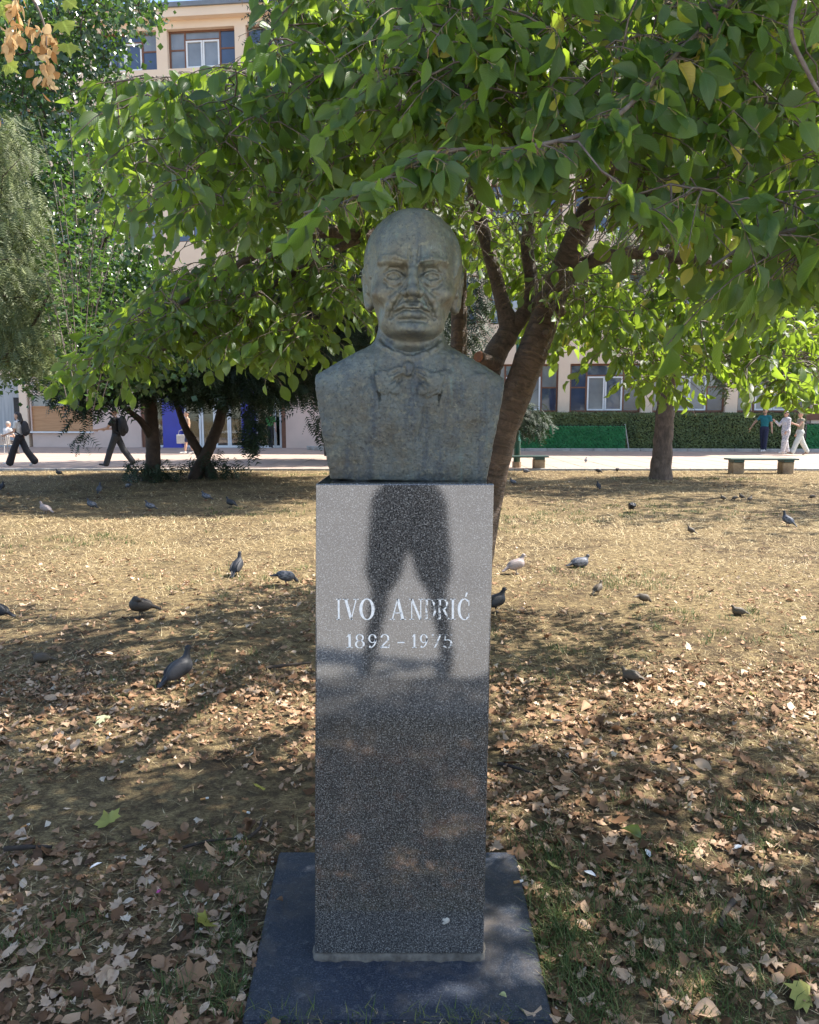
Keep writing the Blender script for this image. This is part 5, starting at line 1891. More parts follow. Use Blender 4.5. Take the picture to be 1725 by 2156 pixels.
# ------------------------------------------------------------------ broadleaf trees at the left
def broadleaf(name, base, label, trunks, regs, mat, bark, size, seed, lighten=0.42):
    t = Tree(name, base, label)
    for i, rows in enumerate(trunks):
        t.limb('trunk' if i == 0 else 'limb', pts(rows), bark, 12, 0.04, 6)
    r = np.random.default_rng(seed)
    P, A, N, S_, T, ends = [], [], [], [], [], []
    for poly, d0, d1, ncl, per, spread in regs:
        C = sample_region(poly, d0, d1, ncl, r)
        ends.append(C)
        for c in C:
            lt = np.clip(r.normal(lighten, 0.15), 0.05, 0.85)
            q = c + r.normal(size=(per, 3)) * spread * np.array([1, 1, 0.75])
            P.append(q)
            A.append(r.normal(size=(per, 3)) * 0.6 + np.array([0, -0.1, -0.8]))
            N.append(r.normal(size=(per, 3)) * 0.6 + np.array([0.2, -0.2, 0.8]))
            S_.append(size * r.uniform(0.6, 1.25, per)); T.append(np.clip(lt + r.normal(0, 0.1, per), 0, 0.9))
    t.connect(np.concatenate(ends), r, 0.008, 0.03)
    t.finish_branches(bark)
    P, A, N, S_, T = (np.concatenate(q) for q in (P, A, N, S_, T))
    o = obj('crown', leaves_mesh('crown', P - t.base, A, N, S_, T, mat, LEAF_LOW, seed), t.root)
    o['kind'] = 'stuff'
    return t


d7 = 14.0
b7 = at(-120, 900, d7)
broadleaf('linden_tree', (b7[0], b7[1], 0), 'tall broadleaf tree with dense small glossy leaves at the upper left', [
    [(-120, 1080, d7, .2), (-100, 850, d7, .17), (0, 650, d7, .12), (80, 300, d7, .08), (130, -50, d7, .05)],
    [(20, 620, d7, .07), (180, 560, d7 - .4, .05), (250, 450, d7 - .7, .02)],
    [(100, 450, d7, .06), (180, 330, d7 + .3, .04), (240, 200, d7 + .4, .02)]],
    [([(-60, -80), (250, -80), (330, -20), (300, 40), (250, 60), (250, 130), (270, 200), (240, 330), (280, 450), (330, 560), (390, 680), (330, 790), (180, 830), (40, 830), (-60, 700)], d7 - 1.6, d7 + 1.6, 620, 36, 0.24),
     ([(220, 0), (350, 20), (330, 60), (230, 60)], d7 - .5, d7 + .5, 4, 14, 0.16),
     ([(250, 600), (440, 640), (400, 800), (260, 830)], d7 - 1, d7 + 1, 60, 28, 0.2)],
    m_bleaf, m_yew_bark, 0.105, 12)
# a tree beyond the right border: only its shade and a few sprays reach the picture
cr = np.array([13.5, 13.0, 7.8])
tr_ = Tree('linden_tree', (16.0, 14.0, 0), 'broadleaf tree standing beyond the right border, shading the far lawn')
tr_.limb('trunk', np.array([[16, 14, -.1, .24], [15.9, 14, 2, .2], [15.5, 13.8, 4.5, .16], [14.5, 13.4, 7, .10], [13.5, 13, 9.5, .05]]), m_pine_bark, 12, 0.04)
rq = np.random.default_rng(77)
C_ = []
while len(C_) < 120:
    q = rq.uniform(-1, 1, 3)
    if q.dot(q) < 1:
        C_.append(cr + q * np.array([4.8, 4.6, 2.8]))
C_ = np.array(C_)
per = 30
Pq = (C_[:, None, :] + rq.normal(size=(len(C_), per, 3)) * 0.42).reshape(-1, 3)
nq = len(Pq)
tr_.connect(C_, rq, 0.012, 0.03)
tr_.finish_branches(m_pine_bark)
o = obj('crown', leaves_mesh('crown', Pq - tr_.base, rq.normal(size=(nq, 3)) * .6 + np.array([0, 0, -.8]), rq.normal(size=(nq, 3)) * .6 + np.array([.2, -.2, .8]), 0.19 * rq.uniform(.6, 1.25, nq), np.clip(rq.normal(.42, .15, nq), 0, .9), m_bleaf, LEAF_LOW, 2), tr_.root)
o['kind'] = 'stuff'
d8 = 9.5
b8 = at(-90, 900, d8)
# young upright shoots in front of it
sh = Tree('young_poplar', (b8[0], b8[1], 0), 'young sunlit poplar with upright leafy shoots before the linden', 'tree')
r8 = np.random.default_rng(31)
sh.limb('trunk', pts([(-90, 1180, d8, .07), (-80, 900, d8, .05), (-20, 780, d8 + .4, .03), (60, 700, d8 + .9, .022), (150, 520, d8 + .5, .014)]), m_yew_bark, 8)
P, A, N, S_, T = [], [], [], [], []
for i in range(34):
    x0 = r8.uniform(60, 290); top = r8.uniform(220, 430) if i < 14 else r8.uniform(380, 640)
    dd = d8 + r8.uniform(-.9, .9)
    a = at(170 + (x0 - 170) * 0.35, top + 230, dd); b = at(x0, top, dd)
    m = 6; u = np.linspace(0, 1, m)[:, None]
    path = a + (b - a) * u
    sh.thin(path, np.linspace(0.007, 0.002, m), 4)
    for j in range(40):
        t_ = r8.uniform(0.05, 1)
        q = a + (b - a) * t_
        o_ = np.array([r8.normal(), r8.normal(), 0.15]); o_ /= np.linalg.norm(o_)
        P.append(q + o_ * 0.05); A.append(o_ + np.array([0, 0, -0.35])); N.append(np.array([0.25, -0.1, 1.0]) + r8.normal(size=3) * 0.35); S_.append(0.085 * r8.uniform(.6, 1.25)); T.append(np.clip(r8.normal(0.6, 0.18), 0, 0.9))
sh.finish_branches(m_twig)
P, A, N, S_, T = map(np.array, (P, A, N, S_, T))
o = obj('crown', leaves_mesh('crown', P - sh.base, A, N, S_, T, m_bleaf, LEAF_LOW, 2), sh.root); o['kind'] = 'stuff'


# ------------------------------------------------------------------ maple keys hanging in at the top left corner
def maple_leaf_shape():
    ang = [-90, -62, -40, -18, 2, 22, 42, 60, 78, 90]
    rad = [0.12, 0.42, 0.34, 0.58, 0.46, 0.68, 0.48, 0.60, 0.56, 0.92]
    pr = [(rad[i] * math.cos(R(ang[i])), 0.45 + rad[i] * math.sin(R(ang[i])) * 0.62) for i in range(len(ang))]
    pl_ = [(-x, y) for x, y in pr[-2:0:-1]]
    ring = pr + pl_
    return ring


def lobed_template(curl, seed):
    r_ = random.Random(seed)
    ring = maple_leaf_shape()
    V = [(0, 0.40, 0.0)]
    for x, y in ring:
        z = curl * (x * x + (y - 0.4) ** 2) * 0.9 + r_.uniform(-0.05, 0.05)
        V.append((x * 0.8, y, z))
    n = len(ring)
    F = [(0, 1 + i, 1 + (i + 1) % n) for i in range(n)]
    UV = [(0, 0.4)] + [(x, y) for x, y in ring]
    return np.array(V), np.array(F), np.array(UV)


mp = empty('maple_branch', tuple(at(-20, -60, 1.9)))
tag(mp, 'maple twig with brown winged seeds hanging in the upper left corner', 'branch')
mb0 = np.array(mp.location)
r9 = np.random.default_rng(8)
stem_rows = [at(-60, -120, 1.9), at(20, -40, 1.9), at(70, 0, 1.88), at(95, 60, 1.88), at(98, 120, 1.88)]
stem_rows2 = [at(20, -40, 1.9), at(30, 10, 1.9), at(32, 60, 1.9)]
for rows in (stem_rows, stem_rows2):
    Sx = spline(rows, 5)
    V, F, UV = tube_np(Sx - mb0, np.linspace(0.004, 0.0018, len(Sx)), 6)
    obj('twig', mesh_np('twig', V, F, m_twig, UV), mp)
wing = leaf_template(0.1, 0.25, 0.62, 5)
for px, y0, y1, n in ((32, -10, 95, 46), (98, 50, 170, 46), (22, 60, 120, 10), (104, 150, 205, 8), (8, 240, 290, 4)):
    P = np.array([at(px + r9.normal(0, 13), r9.uniform(y0, y1), 1.88 + r9.normal(0, 0.02)) for _ in range(n)])
    A = r9.normal(size=(n, 3)) * 0.45 + np.array([0, 0, -1.0])
    me = leaves_mesh('seed_cluster', P - mb0, A, r9.normal(size=(n, 3)), 0.027 * r9.uniform(.8, 1.2, n), r9.uniform(0, 1, n), m_samara, [wing], 1)
    obj('seed_cluster', me, mp)['kind'] = 'stuff'
for px, py, s_, ax_ in ((125, 70, 0.062, (0.45, -0.3, -0.8)), (140, 118, 0.055, (0.3, -0.4, -1)), (-8, 20, 0.07, (0.3, 0, -0.9)), (58, -18, 0.07, (0.3, 0, -0.6)), (0, 165, 0.05, (0.8, 0, -0.5)), (125, 30, 0.05, (0.8, 0, -0.5))):
    tv, tf, tu = lobed_template(-0.35, int(px) + 200)
    P = at(px, py - 40, 1.87)
    me = leaves_mesh('leaf', (P - mb0)[None], np.array([ax_], float), np.array([[0.3, -1, 0.3]]), np.array([s_]), np.array([0.5]), m_maple, [(tv, tf, tu)], 0)
    obj('leaf', me, mp)

# ================================================================== people
m_skin = M('skin', (0.50, 0.30, 0.21), (0.43, 0.25, 0.17), 12, 0.55)
m_hair = M('dark_hair', (0.020, 0.014, 0.011), (0.012, 0.009, 0.008), 60, 0.45)
m_dark = M('black_plastic', (0.012, 0.012, 0.013), None, 10, 0.3)


def cloth(name, c, c2=None, sc=14):
    return M(name, c, c2, sc, 0.85, bump=0.25, bscale=55, bdist=0.01)


def v3(*a):
    return np.array(a, float)


def person(name, loc, rz, label, H, mats, legs, arms, pants=(0.085, 0.062, 0.058), shorts=False, hair='short', shirt_len=0.0, shirt_r=0.0, glasses=False, sit=False, head_turn=0.0, lean=0.0, sleeve=0.55, female=False, z=0.0, stance=0.0):
    """mats: skin, shirt, trousers, shoes, hair.  legs: ((thigh, knee) for the left, right) in degrees, forward positive.
    arms: (forward, outward, elbow) for the left, right.  The figure faces -Y before rz turns it."""
    k = H / 1.75
    hipz = 0.93 * k
    J = {}
    sh_w = (0.165 if female else 0.19) * k
    hip_w = 0.085 * k
    for sd, (th, kn) in ((1, legs[0]), (-1, legs[1])):
        hp = v3(sd * hip_w, 0, hipz)
        a = R(th); kd = v3(0, -math.sin(a), -math.cos(a))
        kp = hp + kd * 0.43 * k + v3(sd * stance * 0.5, 0, 0)
        b = R(th - kn); ad = v3(0, -math.sin(b), -math.cos(b))
        ap = kp + ad * 0.42 * k + v3(sd * stance * 0.5, 0, 0)
        fa = R(min(35, max(-40, (th - kn) * 0.8)))
        toe = ap + v3(0, -math.cos(fa), 0.8 * math.sin(fa)) * 0.19 * k + v3(0, 0, -0.045 * k * math.cos(fa))
        J['leg', sd] = (hp, kp, ap, toe)
    low = min(min(J['leg', s_][2][2], J['leg', s_][3][2]) for s_ in (1, -1)) - 0.045 * k
    off = v3(0, 0, -low)
    if sit:
        off = v3(0, 0, 0.50 - hipz)
    top = v3(0, -math.sin(R(lean)), math.cos(R(lean)))
    pel = v3(0, 0, hipz) + off
    chest = pel + top * 0.34 * k
    shz = pel + top * 0.50 * k
    neck = pel + top * 0.56 * k
    head = neck + v3(0, -0.02 * k - 0.1 * math.sin(R(lean)), 0.145 * k)
    lo = v3(-0.75, -0.95, -0.02); hi = v3(0.75, 0.75, H + 0.08)
    s = SDF(lo, hi, 0.015)
    wr = 0.005
    # torso
    s.ell(pel + v3(0, 0.0, 0.02), v3(0.155 if not female else 0.165, 0.115, 0.13) * k, 0.0, 2)
    s.ell(pel + top * 0.16 * k, v3(0.135 if female else 0.15, 0.10, 0.17) * k + shirt_r, 0.05, 1)
    s.ell(chest + v3(0, 0.005, 0), v3(0.155 if female else 0.175, 0.112, 0.19) * k + shirt_r, 0.05, 1)
    s.cap(shz + v3(sh_w * 0.85, 0, 0), shz - v3(sh_w * 0.85, 0, 0), 0.058 * k, None, 0.06, 1)
    if female:
        for sd in (-1, 1):
            s.ell(chest + v3(sd * 0.07, -0.085, 0.03) * k, v3(0.06, 0.05, 0.06) * k, 0.03, 1)
    if shirt_len:
        s.cap(pel + v3(0, 0, 0.10), pel + v3(0, 0, -shirt_len), 0.125 * k + shirt_r, 0.14 * k + shirt_r, 0.05, 1)
    s.cap(shz, neck + v3(0, -0.012, 0.05), 0.055 * k, 0.05 * k, 0.03, 0)
    # head with face
    hr = head
    fd = v3(math.sin(R(head_turn)), -math.cos(R(head_turn)), 0)
    sx = v3(math.cos(R(head_turn)), math.sin(R(head_turn)), 0)
    s.ell(hr + v3(0, 0, 0.02) * k, v3(0.078, 0.095, 0.10) * k, 0.0, 0, rot=(0, 0, head_turn))
    s.ell(hr + fd * 0.025 * k + v3(0, 0, -0.055) * k, v3(0.058, 0.062, 0.065) * k, 0.02, 0, rot=(0, 0, head_turn))
    s.cap(hr + fd * 0.088 * k + v3(0, 0, 0.015) * k, hr + fd * 0.108 * k + v3(0, 0, -0.022) * k, 0.010, 0.014, 0.01, 0)
    for sd in (-1, 1):
        s.ell(hr + sx * sd * 0.078 * k + v3(0, 0, -0.005), v3(0.012, 0.02, 0.032) * k, 0.006, 0)
        s.ell(hr + fd * 0.083 * k + sx * sd * 0.031 * k + v3(0, 0, 0.015) * k, v3(0.012, 0.008, 0.008), 0.0, 5)
    s.cap(hr + fd * 0.085 * k + sx * 0.02 + v3(0, 0, -0.062 * k), hr + fd * 0.085 * k - sx * 0.02 + v3(0, 0, -0.062 * k), 0.005, None, 0.002, 5 if glasses is None else 0)
    if glasses:
        s.cap(hr + fd * 0.092 * k + sx * 0.034 + v3(0, 0, 0.014), hr + fd * 0.092 * k + sx * 0.02 + v3(0, 0, 0.014), 0.018, None, 0.0, 5)
        s.cap(hr + fd * 0.092 * k - sx * 0.034 + v3(0, 0, 0.014), hr + fd * 0.092 * k - sx * 0.02 + v3(0, 0, 0.014), 0.018, None, 0.0, 5)
    if hair != 'bald':
        s.ell(hr - fd * 0.016 * k + v3(0, 0, 0.045) * k, v3(0.084, 0.098, 0.088) * k, 0.0, 4, rot=(0, 0, head_turn))
    if hair == 'bald':
        s.ell(hr + fd * 0.045 * k + v3(0, 0, -0.075) * k, v3(0.056, 0.05, 0.045) * k, 0.0, 4)
    if hair == 'long':
        s.line([hr - fd * 0.05 * k, hr - fd * 0.09 * k + v3(0, 0, -0.18) * k, hr - fd * 0.10 * k + v3(0, 0, -0.40) * k], [0.08 * k, 0.085 * k, 0.05 * k], 0.03, 4)
    if hair == 'bun':
        s.ell(hr - fd * 0.10 * k + v3(0, 0, 0.06) * k, v3(0.04, 0.04, 0.04), 0.01, 4)
    # legs
    for sd in (1, -1):
        hp, kp, ap, toe = (p + off for p in J['leg', sd])
        r0, r1, r2 = (q * k for q in pants)
        s.cap(hp, kp, r0, r1, 0.03, 2)
        if shorts:
            s.cap(hp, hp + (kp - hp) * 0.85, r0 * 1.15, r1 * 1.35, 0.02, 2)
            lm = 3 if shorts == 'leggings' else 0
            s.cap(kp + (hp - kp) * 0.1, kp, 0.058 * k, 0.055 * k, 0.01, lm)
            s.cap(kp, kp + (ap - kp) * 0.4, 0.054 * k, 0.056 * k, 0.02, lm)
            s.cap(kp + (ap - kp) * 0.4, ap, 0.056 * k, 0.038 * k, 0.02, lm)
        else:
            s.cap(kp, ap + (kp - ap) * 0.06, r1, r2, 0.02, 2)
        s.cap(ap, ap + (toe - ap) * 0.25 + v3(0, 0.03, -0.02), 0.042 * k, 0.045 * k, 0.01, 3)
        s.cap(ap + v3(0, 0.045, -0.018) * k, toe, 0.036 * k, 0.030 * k, 0.02, 3)
    # arms and hands
    for sd, (fw, outw, el) in ((1, arms[0]), (-1, arms[1])):
        sp = shz + v3(sd * sh_w, 0, -0.01)
        f, o_ = R(fw), R(outw)
        d1_ = v3(sd * math.sin(o_), -math.sin(f) * math.cos(o_), -math.cos(f) * math.cos(o_))
        ep = sp + d1_ * 0.29 * k
        f2 = R(fw + el); o2 = o_ * 0.6
        d2_ = v3(sd * math.sin(o2), -math.sin(f2) * math.cos(o2), -math.cos(f2) * math.cos(o2))
        wp = ep + d2_ * 0.255 * k
        s.cap(sp, ep, 0.046 * k, 0.038 * k, 0.03, 0 if sleeve < 1 else 1)
        if sleeve > 0:
            s.cap(sp, sp + (ep - sp) * min(1, sleeve), 0.060 * k, 0.056 * k, 0.03, 1)
        s.cap(ep, wp, 0.038 * k, 0.026 * k, 0.015, 0 if sleeve <= 1 else 1)
        if sleeve > 1:
            s.cap(ep, ep + (wp - ep) * 0.9, 0.05 * k, 0.048 * k, 0.02, 1)
        # palm and five bent fingers
        side = np.cross(d2_, v3(1, 0, 0)); side /= np.linalg.norm(side) + 1e-9
        nrm = np.cross(d2_, side)
        pm = wp + d2_ * 0.05 * k
        s.cap(wp, pm + d2_ * 0.02, 0.026 * k, 0.030 * k, 0.01, 0)
        for i, ln in enumerate((0.062, 0.072, 0.068, 0.052)):
            b0 = pm + d2_ * 0.03 * k + side * (i - 1.5) * 0.019 * k
            m1 = b0 + d2_ * ln * 0.55 * k + nrm * sd * -0.008
            s.line([b0, m1, m1 + (d2_ * 0.75 + nrm * sd * -0.5) * ln * 0.5 * k], [0.0105, 0.0095, 0.0085], 0.003, 0)
        tb = wp + d2_ * 0.025 * k + side * -0.03 * k
        s.line([tb, tb + (d2_ * 0.7 - side * 0.6) * 0.035 * k, tb + (d2_ * 0.95 - side * 0.45) * 0.062 * k], [0.0125, 0.011, 0.009], 0.004, 0)
    o = obj(name, s.mesh(name, [mats[0], mats[1], mats[2], mats[3], mats[4], m_dark]), None, (loc[0], loc[1], z), (0, 0, rz))
    tag(o, label, 'person')
    return o, dict(shz=shz, chest=chest, pel=pel, k=k)


def backpack(per, info, label, c, big=1.0):
    o, _ = per
    k = info['k']
    s = SDF((-0.26, -0.32, -0.4), (0.26, 0.25, 0.4), 0.011)
    s.ell((0, 0.05, 0.0), (0.17 * big, 0.11 * big, 0.27 * big), 0.0)
    s.ell((0, 0.13 * big, -0.08), (0.12 * big, 0.06, 0.13 * big), 0.02)
    for sd in (-1, 1):
        s.line([(sd * 0.10, -0.02, 0.20), (sd * 0.115, -0.13, 0.22), (sd * 0.12, -0.235, 0.10), (sd * 0.13, -0.19, -0.10), (sd * 0.13, -0.02, -0.20)], 0.020, 0.01)
    b = obj('backpack', s.mesh('backpack', cloth('backpack_fabric_' + label[:4], c)), None)
    cp = info['chest'] + v3(0, 0.15 * k, -0.03)
    b.matrix_world = o.matrix_basis @ Matrix.Translation(cp)
    tag(b, label, 'backpack')
    return b


def pz(px, py):
    g = gnd(px, py, PZ)
    return (g[0], g[1])


blk = cloth('black_cotton', (0.016, 0.016, 0.019), (0.010, 0.010, 0.012))
whi = cloth('white_cotton', (0.62, 0.60, 0.57), (0.52, 0.50, 0.48))
sho_w = M('white_shoe', (0.60, 0.58, 0.55), None, 20, 0.6)
sho_b = M('black_shoe', (0.02, 0.02, 0.022), None, 20, 0.5)
LEFT = -math.pi / 2            # walking towards the left of the picture
p1 = person('person', pz(45, 982), LEFT, 'person in white top and wide black trousers walking past the kiosk', 1.64, [m_skin, whi, blk, sho_w, m_hair],
            ((24, 4), (-22, 14)), ((15, 6, 55), (-8, 8, 12)), pants=(0.10, 0.10, 0.115), hair='long', female=True, z=PZ)
backpack((p1[0], 0), p1[1], 'dark backpack worn by the walker in white top', (0.03, 0.03, 0.034), 0.85)
p2 = person('person', pz(248, 984), LEFT, 'person in black with phone in hand walking behind the yew branches', 1.76, [m_skin, blk, cloth('charcoal_denim', (0.030, 0.032, 0.036)), sho_b, m_hair],
            ((22, 3), (-24, 12)), ((35, 5, 45), (30, 6, 55)), pants=(0.10, 0.088, 0.085), z=PZ)
backpack((p2[0], 0), p2[1], 'large black backpack worn by the walker in black', (0.016, 0.016, 0.018), 1.12)
p3 = person('person', pz(397, 957), R(-60), 'person in dark shorts carrying a pale bag by the entrance', 1.68, [m_skin, cloth('tan_top', (0.42, 0.27, 0.18)), cloth('navy_shorts', (0.02, 0.03, 0.08)), sho_w, m_hair],
            ((12, 2), (-12, 8)), ((5, 10, 10), (-5, 10, 12)), shorts=True, female=True, hair='bun', z=PZ)
mb = MB(); mb.bbox(-0.20, 0.20, -0.05, 0.05, 0.0, 0.36, 0.02)
for yy in (-0.03, 0.03):
    mb.tube([(-0.12, yy, 0.355), (-0.09, yy, 0.50), (0.0, yy, 0.545), (0.09, yy, 0.50), (0.12, yy, 0.355)], 0.010, 6)
bg_ = pz(384, 956)
tag(mb.build('shopping_bag', cloth('pale_bag', (0.50, 0.49, 0.46)), None, (bg_[0], bg_[1], PZ + 0.42), (0, 0, 0.3)), 'pale shopping bag carried by the person at the entrance', 'bag')
fc = building.matrix_basis @ Vector((fx(574), -0.35, 0))
p4 = person('person', (fc.x, fc.y), R(170), 'person in green t-shirt standing at the right entrance door', 1.74, [m_skin, cloth('green_tee', (0.05, 0.20, 0.05)), blk, sho_b, m_hair],
            ((6, 2), (-6, 4)), ((4, 8, 10), (-4, 8, 12)), z=PZ)
# the three at the right
p5 = person('person', pz(1607, 953), R(-42), 'person in teal polo shirt and navy trousers walking before the hedge', 1.80, [m_skin, cloth('teal_polo', (0.010, 0.15, 0.17), (0.008, 0.12, 0.14)), cloth('navy_trousers', (0.018, 0.022, 0.055)), sho_w, M('stubble', (0.20, 0.13, 0.10), None, 60, 0.7)],
            ((10, 4), (-8, 6)), ((-12, 10, 14), (30, 32, 6)), pants=(0.098, 0.075, 0.066), hair='bald', glasses=True, head_turn=-20, z=PZ)


def mat_print():
    m, nt, out = newmat('blue_and_white_print')
    p = nd(nt, 'BsdfPrincipled')
    n = noise(nt, coords(nt), 17, 4, 0.6, 2.5)
    c = ramp(nt, n, [(0.40, (0.10, 0.11, 0.22)), (0.47, (0.60, 0.58, 0.58)), (0.60, (0.66, 0.64, 0.62)), (0.66, (0.38, 0.28, 0.30))])
    nt.links.new(c, p.inputs['Base Color'])
    p.inputs['Roughness'].default_value = 0.85
    nt.links.new(p.outputs[0], out.inputs[0])
    return m


m_pr = mat_print()
p6 = person('person', pz(1652, 957), R(-75), 'person in loose white and blue printed clothes beside the hedge', 1.68, [m_skin, m_pr, m_pr, sho_w, m_hair],
            ((16, 8), (-10, 8)), ((10, 8, 25), (35, 6, 95)), pants=(0.115, 0.11, 0.085), hair='long', shirt_len=0.06, shirt_r=0.03, glasses=True, female=True, sleeve=1.3, z=PZ)
p7 = person('person', pz(1682, 959), R(-88), 'person in pale trousers and green and pink top beyond the leaves', 1.70, [m_skin, cloth('olive_and_pink_top', (0.40, 0.30, 0.26), (0.20, 0.22, 0.13), 2.2), cloth('pale_mint_trousers', (0.56, 0.58, 0.53)), M('tan_sandal', (0.30, 0.20, 0.13), None, 20, 0.7), m_hair],
            ((24, 4), (-22, 10)), ((40, 10, 70), (-10, 12, 25)), pants=(0.115, 0.098, 0.085), hair='bun', female=True, sleeve=0.2, z=PZ)
# seated at the kiosk corner
sc_ = pz(14, 956)
p8 = person('person', sc_, R(150), 'person in white shirt seated on a chair beside the kiosk', 1.72, [m_skin, whi, cloth('grey_trousers', (0.10, 0.09, 0.085)), sho_b, M('grey_hair', (0.32, 0.29, 0.27), None, 60, 0.6)],
            ((86, 88), (80, 78)), ((25, 10, 60), (25, 10, 60)), sit=True, lean=12, z=PZ)
ch = empty('plastic_chair', (sc_[0], sc_[1], PZ), R(150))
tag(ch, 'pale grey plastic chair under the seated person by the kiosk', 'chair')
m_ch = M('grey_plastic', (0.34, 0.33, 0.31), (0.28, 0.27, 0.26), 6, 0.5)
mb = MB(); mb.bbox(-0.24, 0.24, -0.26, 0.22, 0.37, 0.40, 0.01); mb.build('seat', m_ch, ch)
bk = SDF((-0.33, -0.1, 0.3), (0.33, 0.42, 0.95), 0.014)
for i in range(-6, 7):
    a = R(i * 15)
    bk.cap((0.25 * math.sin(a), 0.24 * math.cos(a) - 0.0, 0.40), (0.28 * math.sin(a), 0.27 * math.cos(a) + 0.02, 0.80 - 0.10 * (abs(i) / 6) ** 2), 0.028, 0.026, 0.02)
obj('backrest', bk.mesh('backrest', m_ch), ch)
for sx in (-1, 1):
    for sy in (-1, 1):
        mb = MB(); mb.tube([(sx * 0.20, sy * 0.19, 0.38), (sx * 0.25, sy * 0.24, 0.0)], 0.016, 8); mb.build('leg', m_ch, ch)
# the photographer, whose legs the polished granite mirrors
p9 = person('person', (-0.005, -2.50), math.pi, 'person in dark shorts taking the photograph, mirrored in the polished granite', 1.78, [m_skin, cloth('dark_tee', (0.02, 0.02, 0.024)), cloth('black_shorts', (0.010, 0.010, 0.011)), sho_b, m_hair],
            ((4, 2), (2, 2)), ((52, -2, 62), (52, -2, 62)), shorts='leggings', pants=(0.118, 0.082, 0.06), z=0.03, stance=0.14)

# ================================================================== pigeons and sparrows
m_red = M('bird_foot_pink', (0.30, 0.07, 0.05), None, 60, 0.6)
m_eye = M('bird_eye', (0.02, 0.01, 0.01), None, 60, 0.2)


def plumage(name, c, c2, sc=38):
    return M(name, c, c2, sc, 0.6, lo=0.46, hi=0.60, stretch=(0.6, 1, 1.6), bump=0.4, bscale=120, bdist=0.004)


COAT = {
    'grey': [plumage('grey_breast', (0.085, 0.09, 0.11), (0.06, 0.065, 0.085)), plumage('dark_slate_neck', (0.030, 0.040, 0.046), (0.045, 0.032, 0.055)), plumage('barred_grey_wing', (0.17, 0.175, 0.20), (0.035, 0.036, 0.045), 30), plumage('dark_tail', (0.035, 0.037, 0.045), (0.025, 0.026, 0.03))],
    'dark': [plumage('sooty_breast', (0.022, 0.023, 0.029), (0.014, 0.015, 0.019)), plumage('black_neck', (0.010, 0.014, 0.016), (0.016, 0.011, 0.020)), plumage('sooty_wing', (0.014, 0.016, 0.022), (0.15, 0.155, 0.18), 70), plumage('black_tail', (0.011, 0.012, 0.015), (0.008, 0.008, 0.010))],
    'pale': [plumage('pinkish_breast', (0.33, 0.27, 0.26), (0.26, 0.22, 0.21)), plumage('lilac_neck', (0.16, 0.13, 0.15), (0.10, 0.12, 0.12)), plumage('pale_wing', (0.40, 0.37, 0.35), (0.30, 0.28, 0.27), 20), plumage('brown_tail', (0.075, 0.060, 0.052), (0.05, 0.04, 0.036))],
    'brown': [plumage('brown_breast', (0.045, 0.034, 0.028), (0.03, 0.024, 0.02)), plumage('brown_neck', (0.028, 0.020, 0.016), (0.02, 0.016, 0.014)), plumage('grey_wing', (0.25, 0.26, 0.29), (0.18, 0.18, 0.20), 20), plumage('blackish_tail', (0.02, 0.02, 0.022), (0.014, 0.014, 0.015))],
    'sparrow': [plumage('buff_breast', (0.085, 0.062, 0.042), (0.06, 0.045, 0.03)), plumage('sparrow_head', (0.075, 0.048, 0.032), (0.055, 0.036, 0.025)), plumage('streaked_wing', (0.07, 0.042, 0.025), (0.03, 0.02, 0.013), 60), plumage('sparrow_tail', (0.05, 0.034, 0.024), (0.036, 0.026, 0.02))],
}


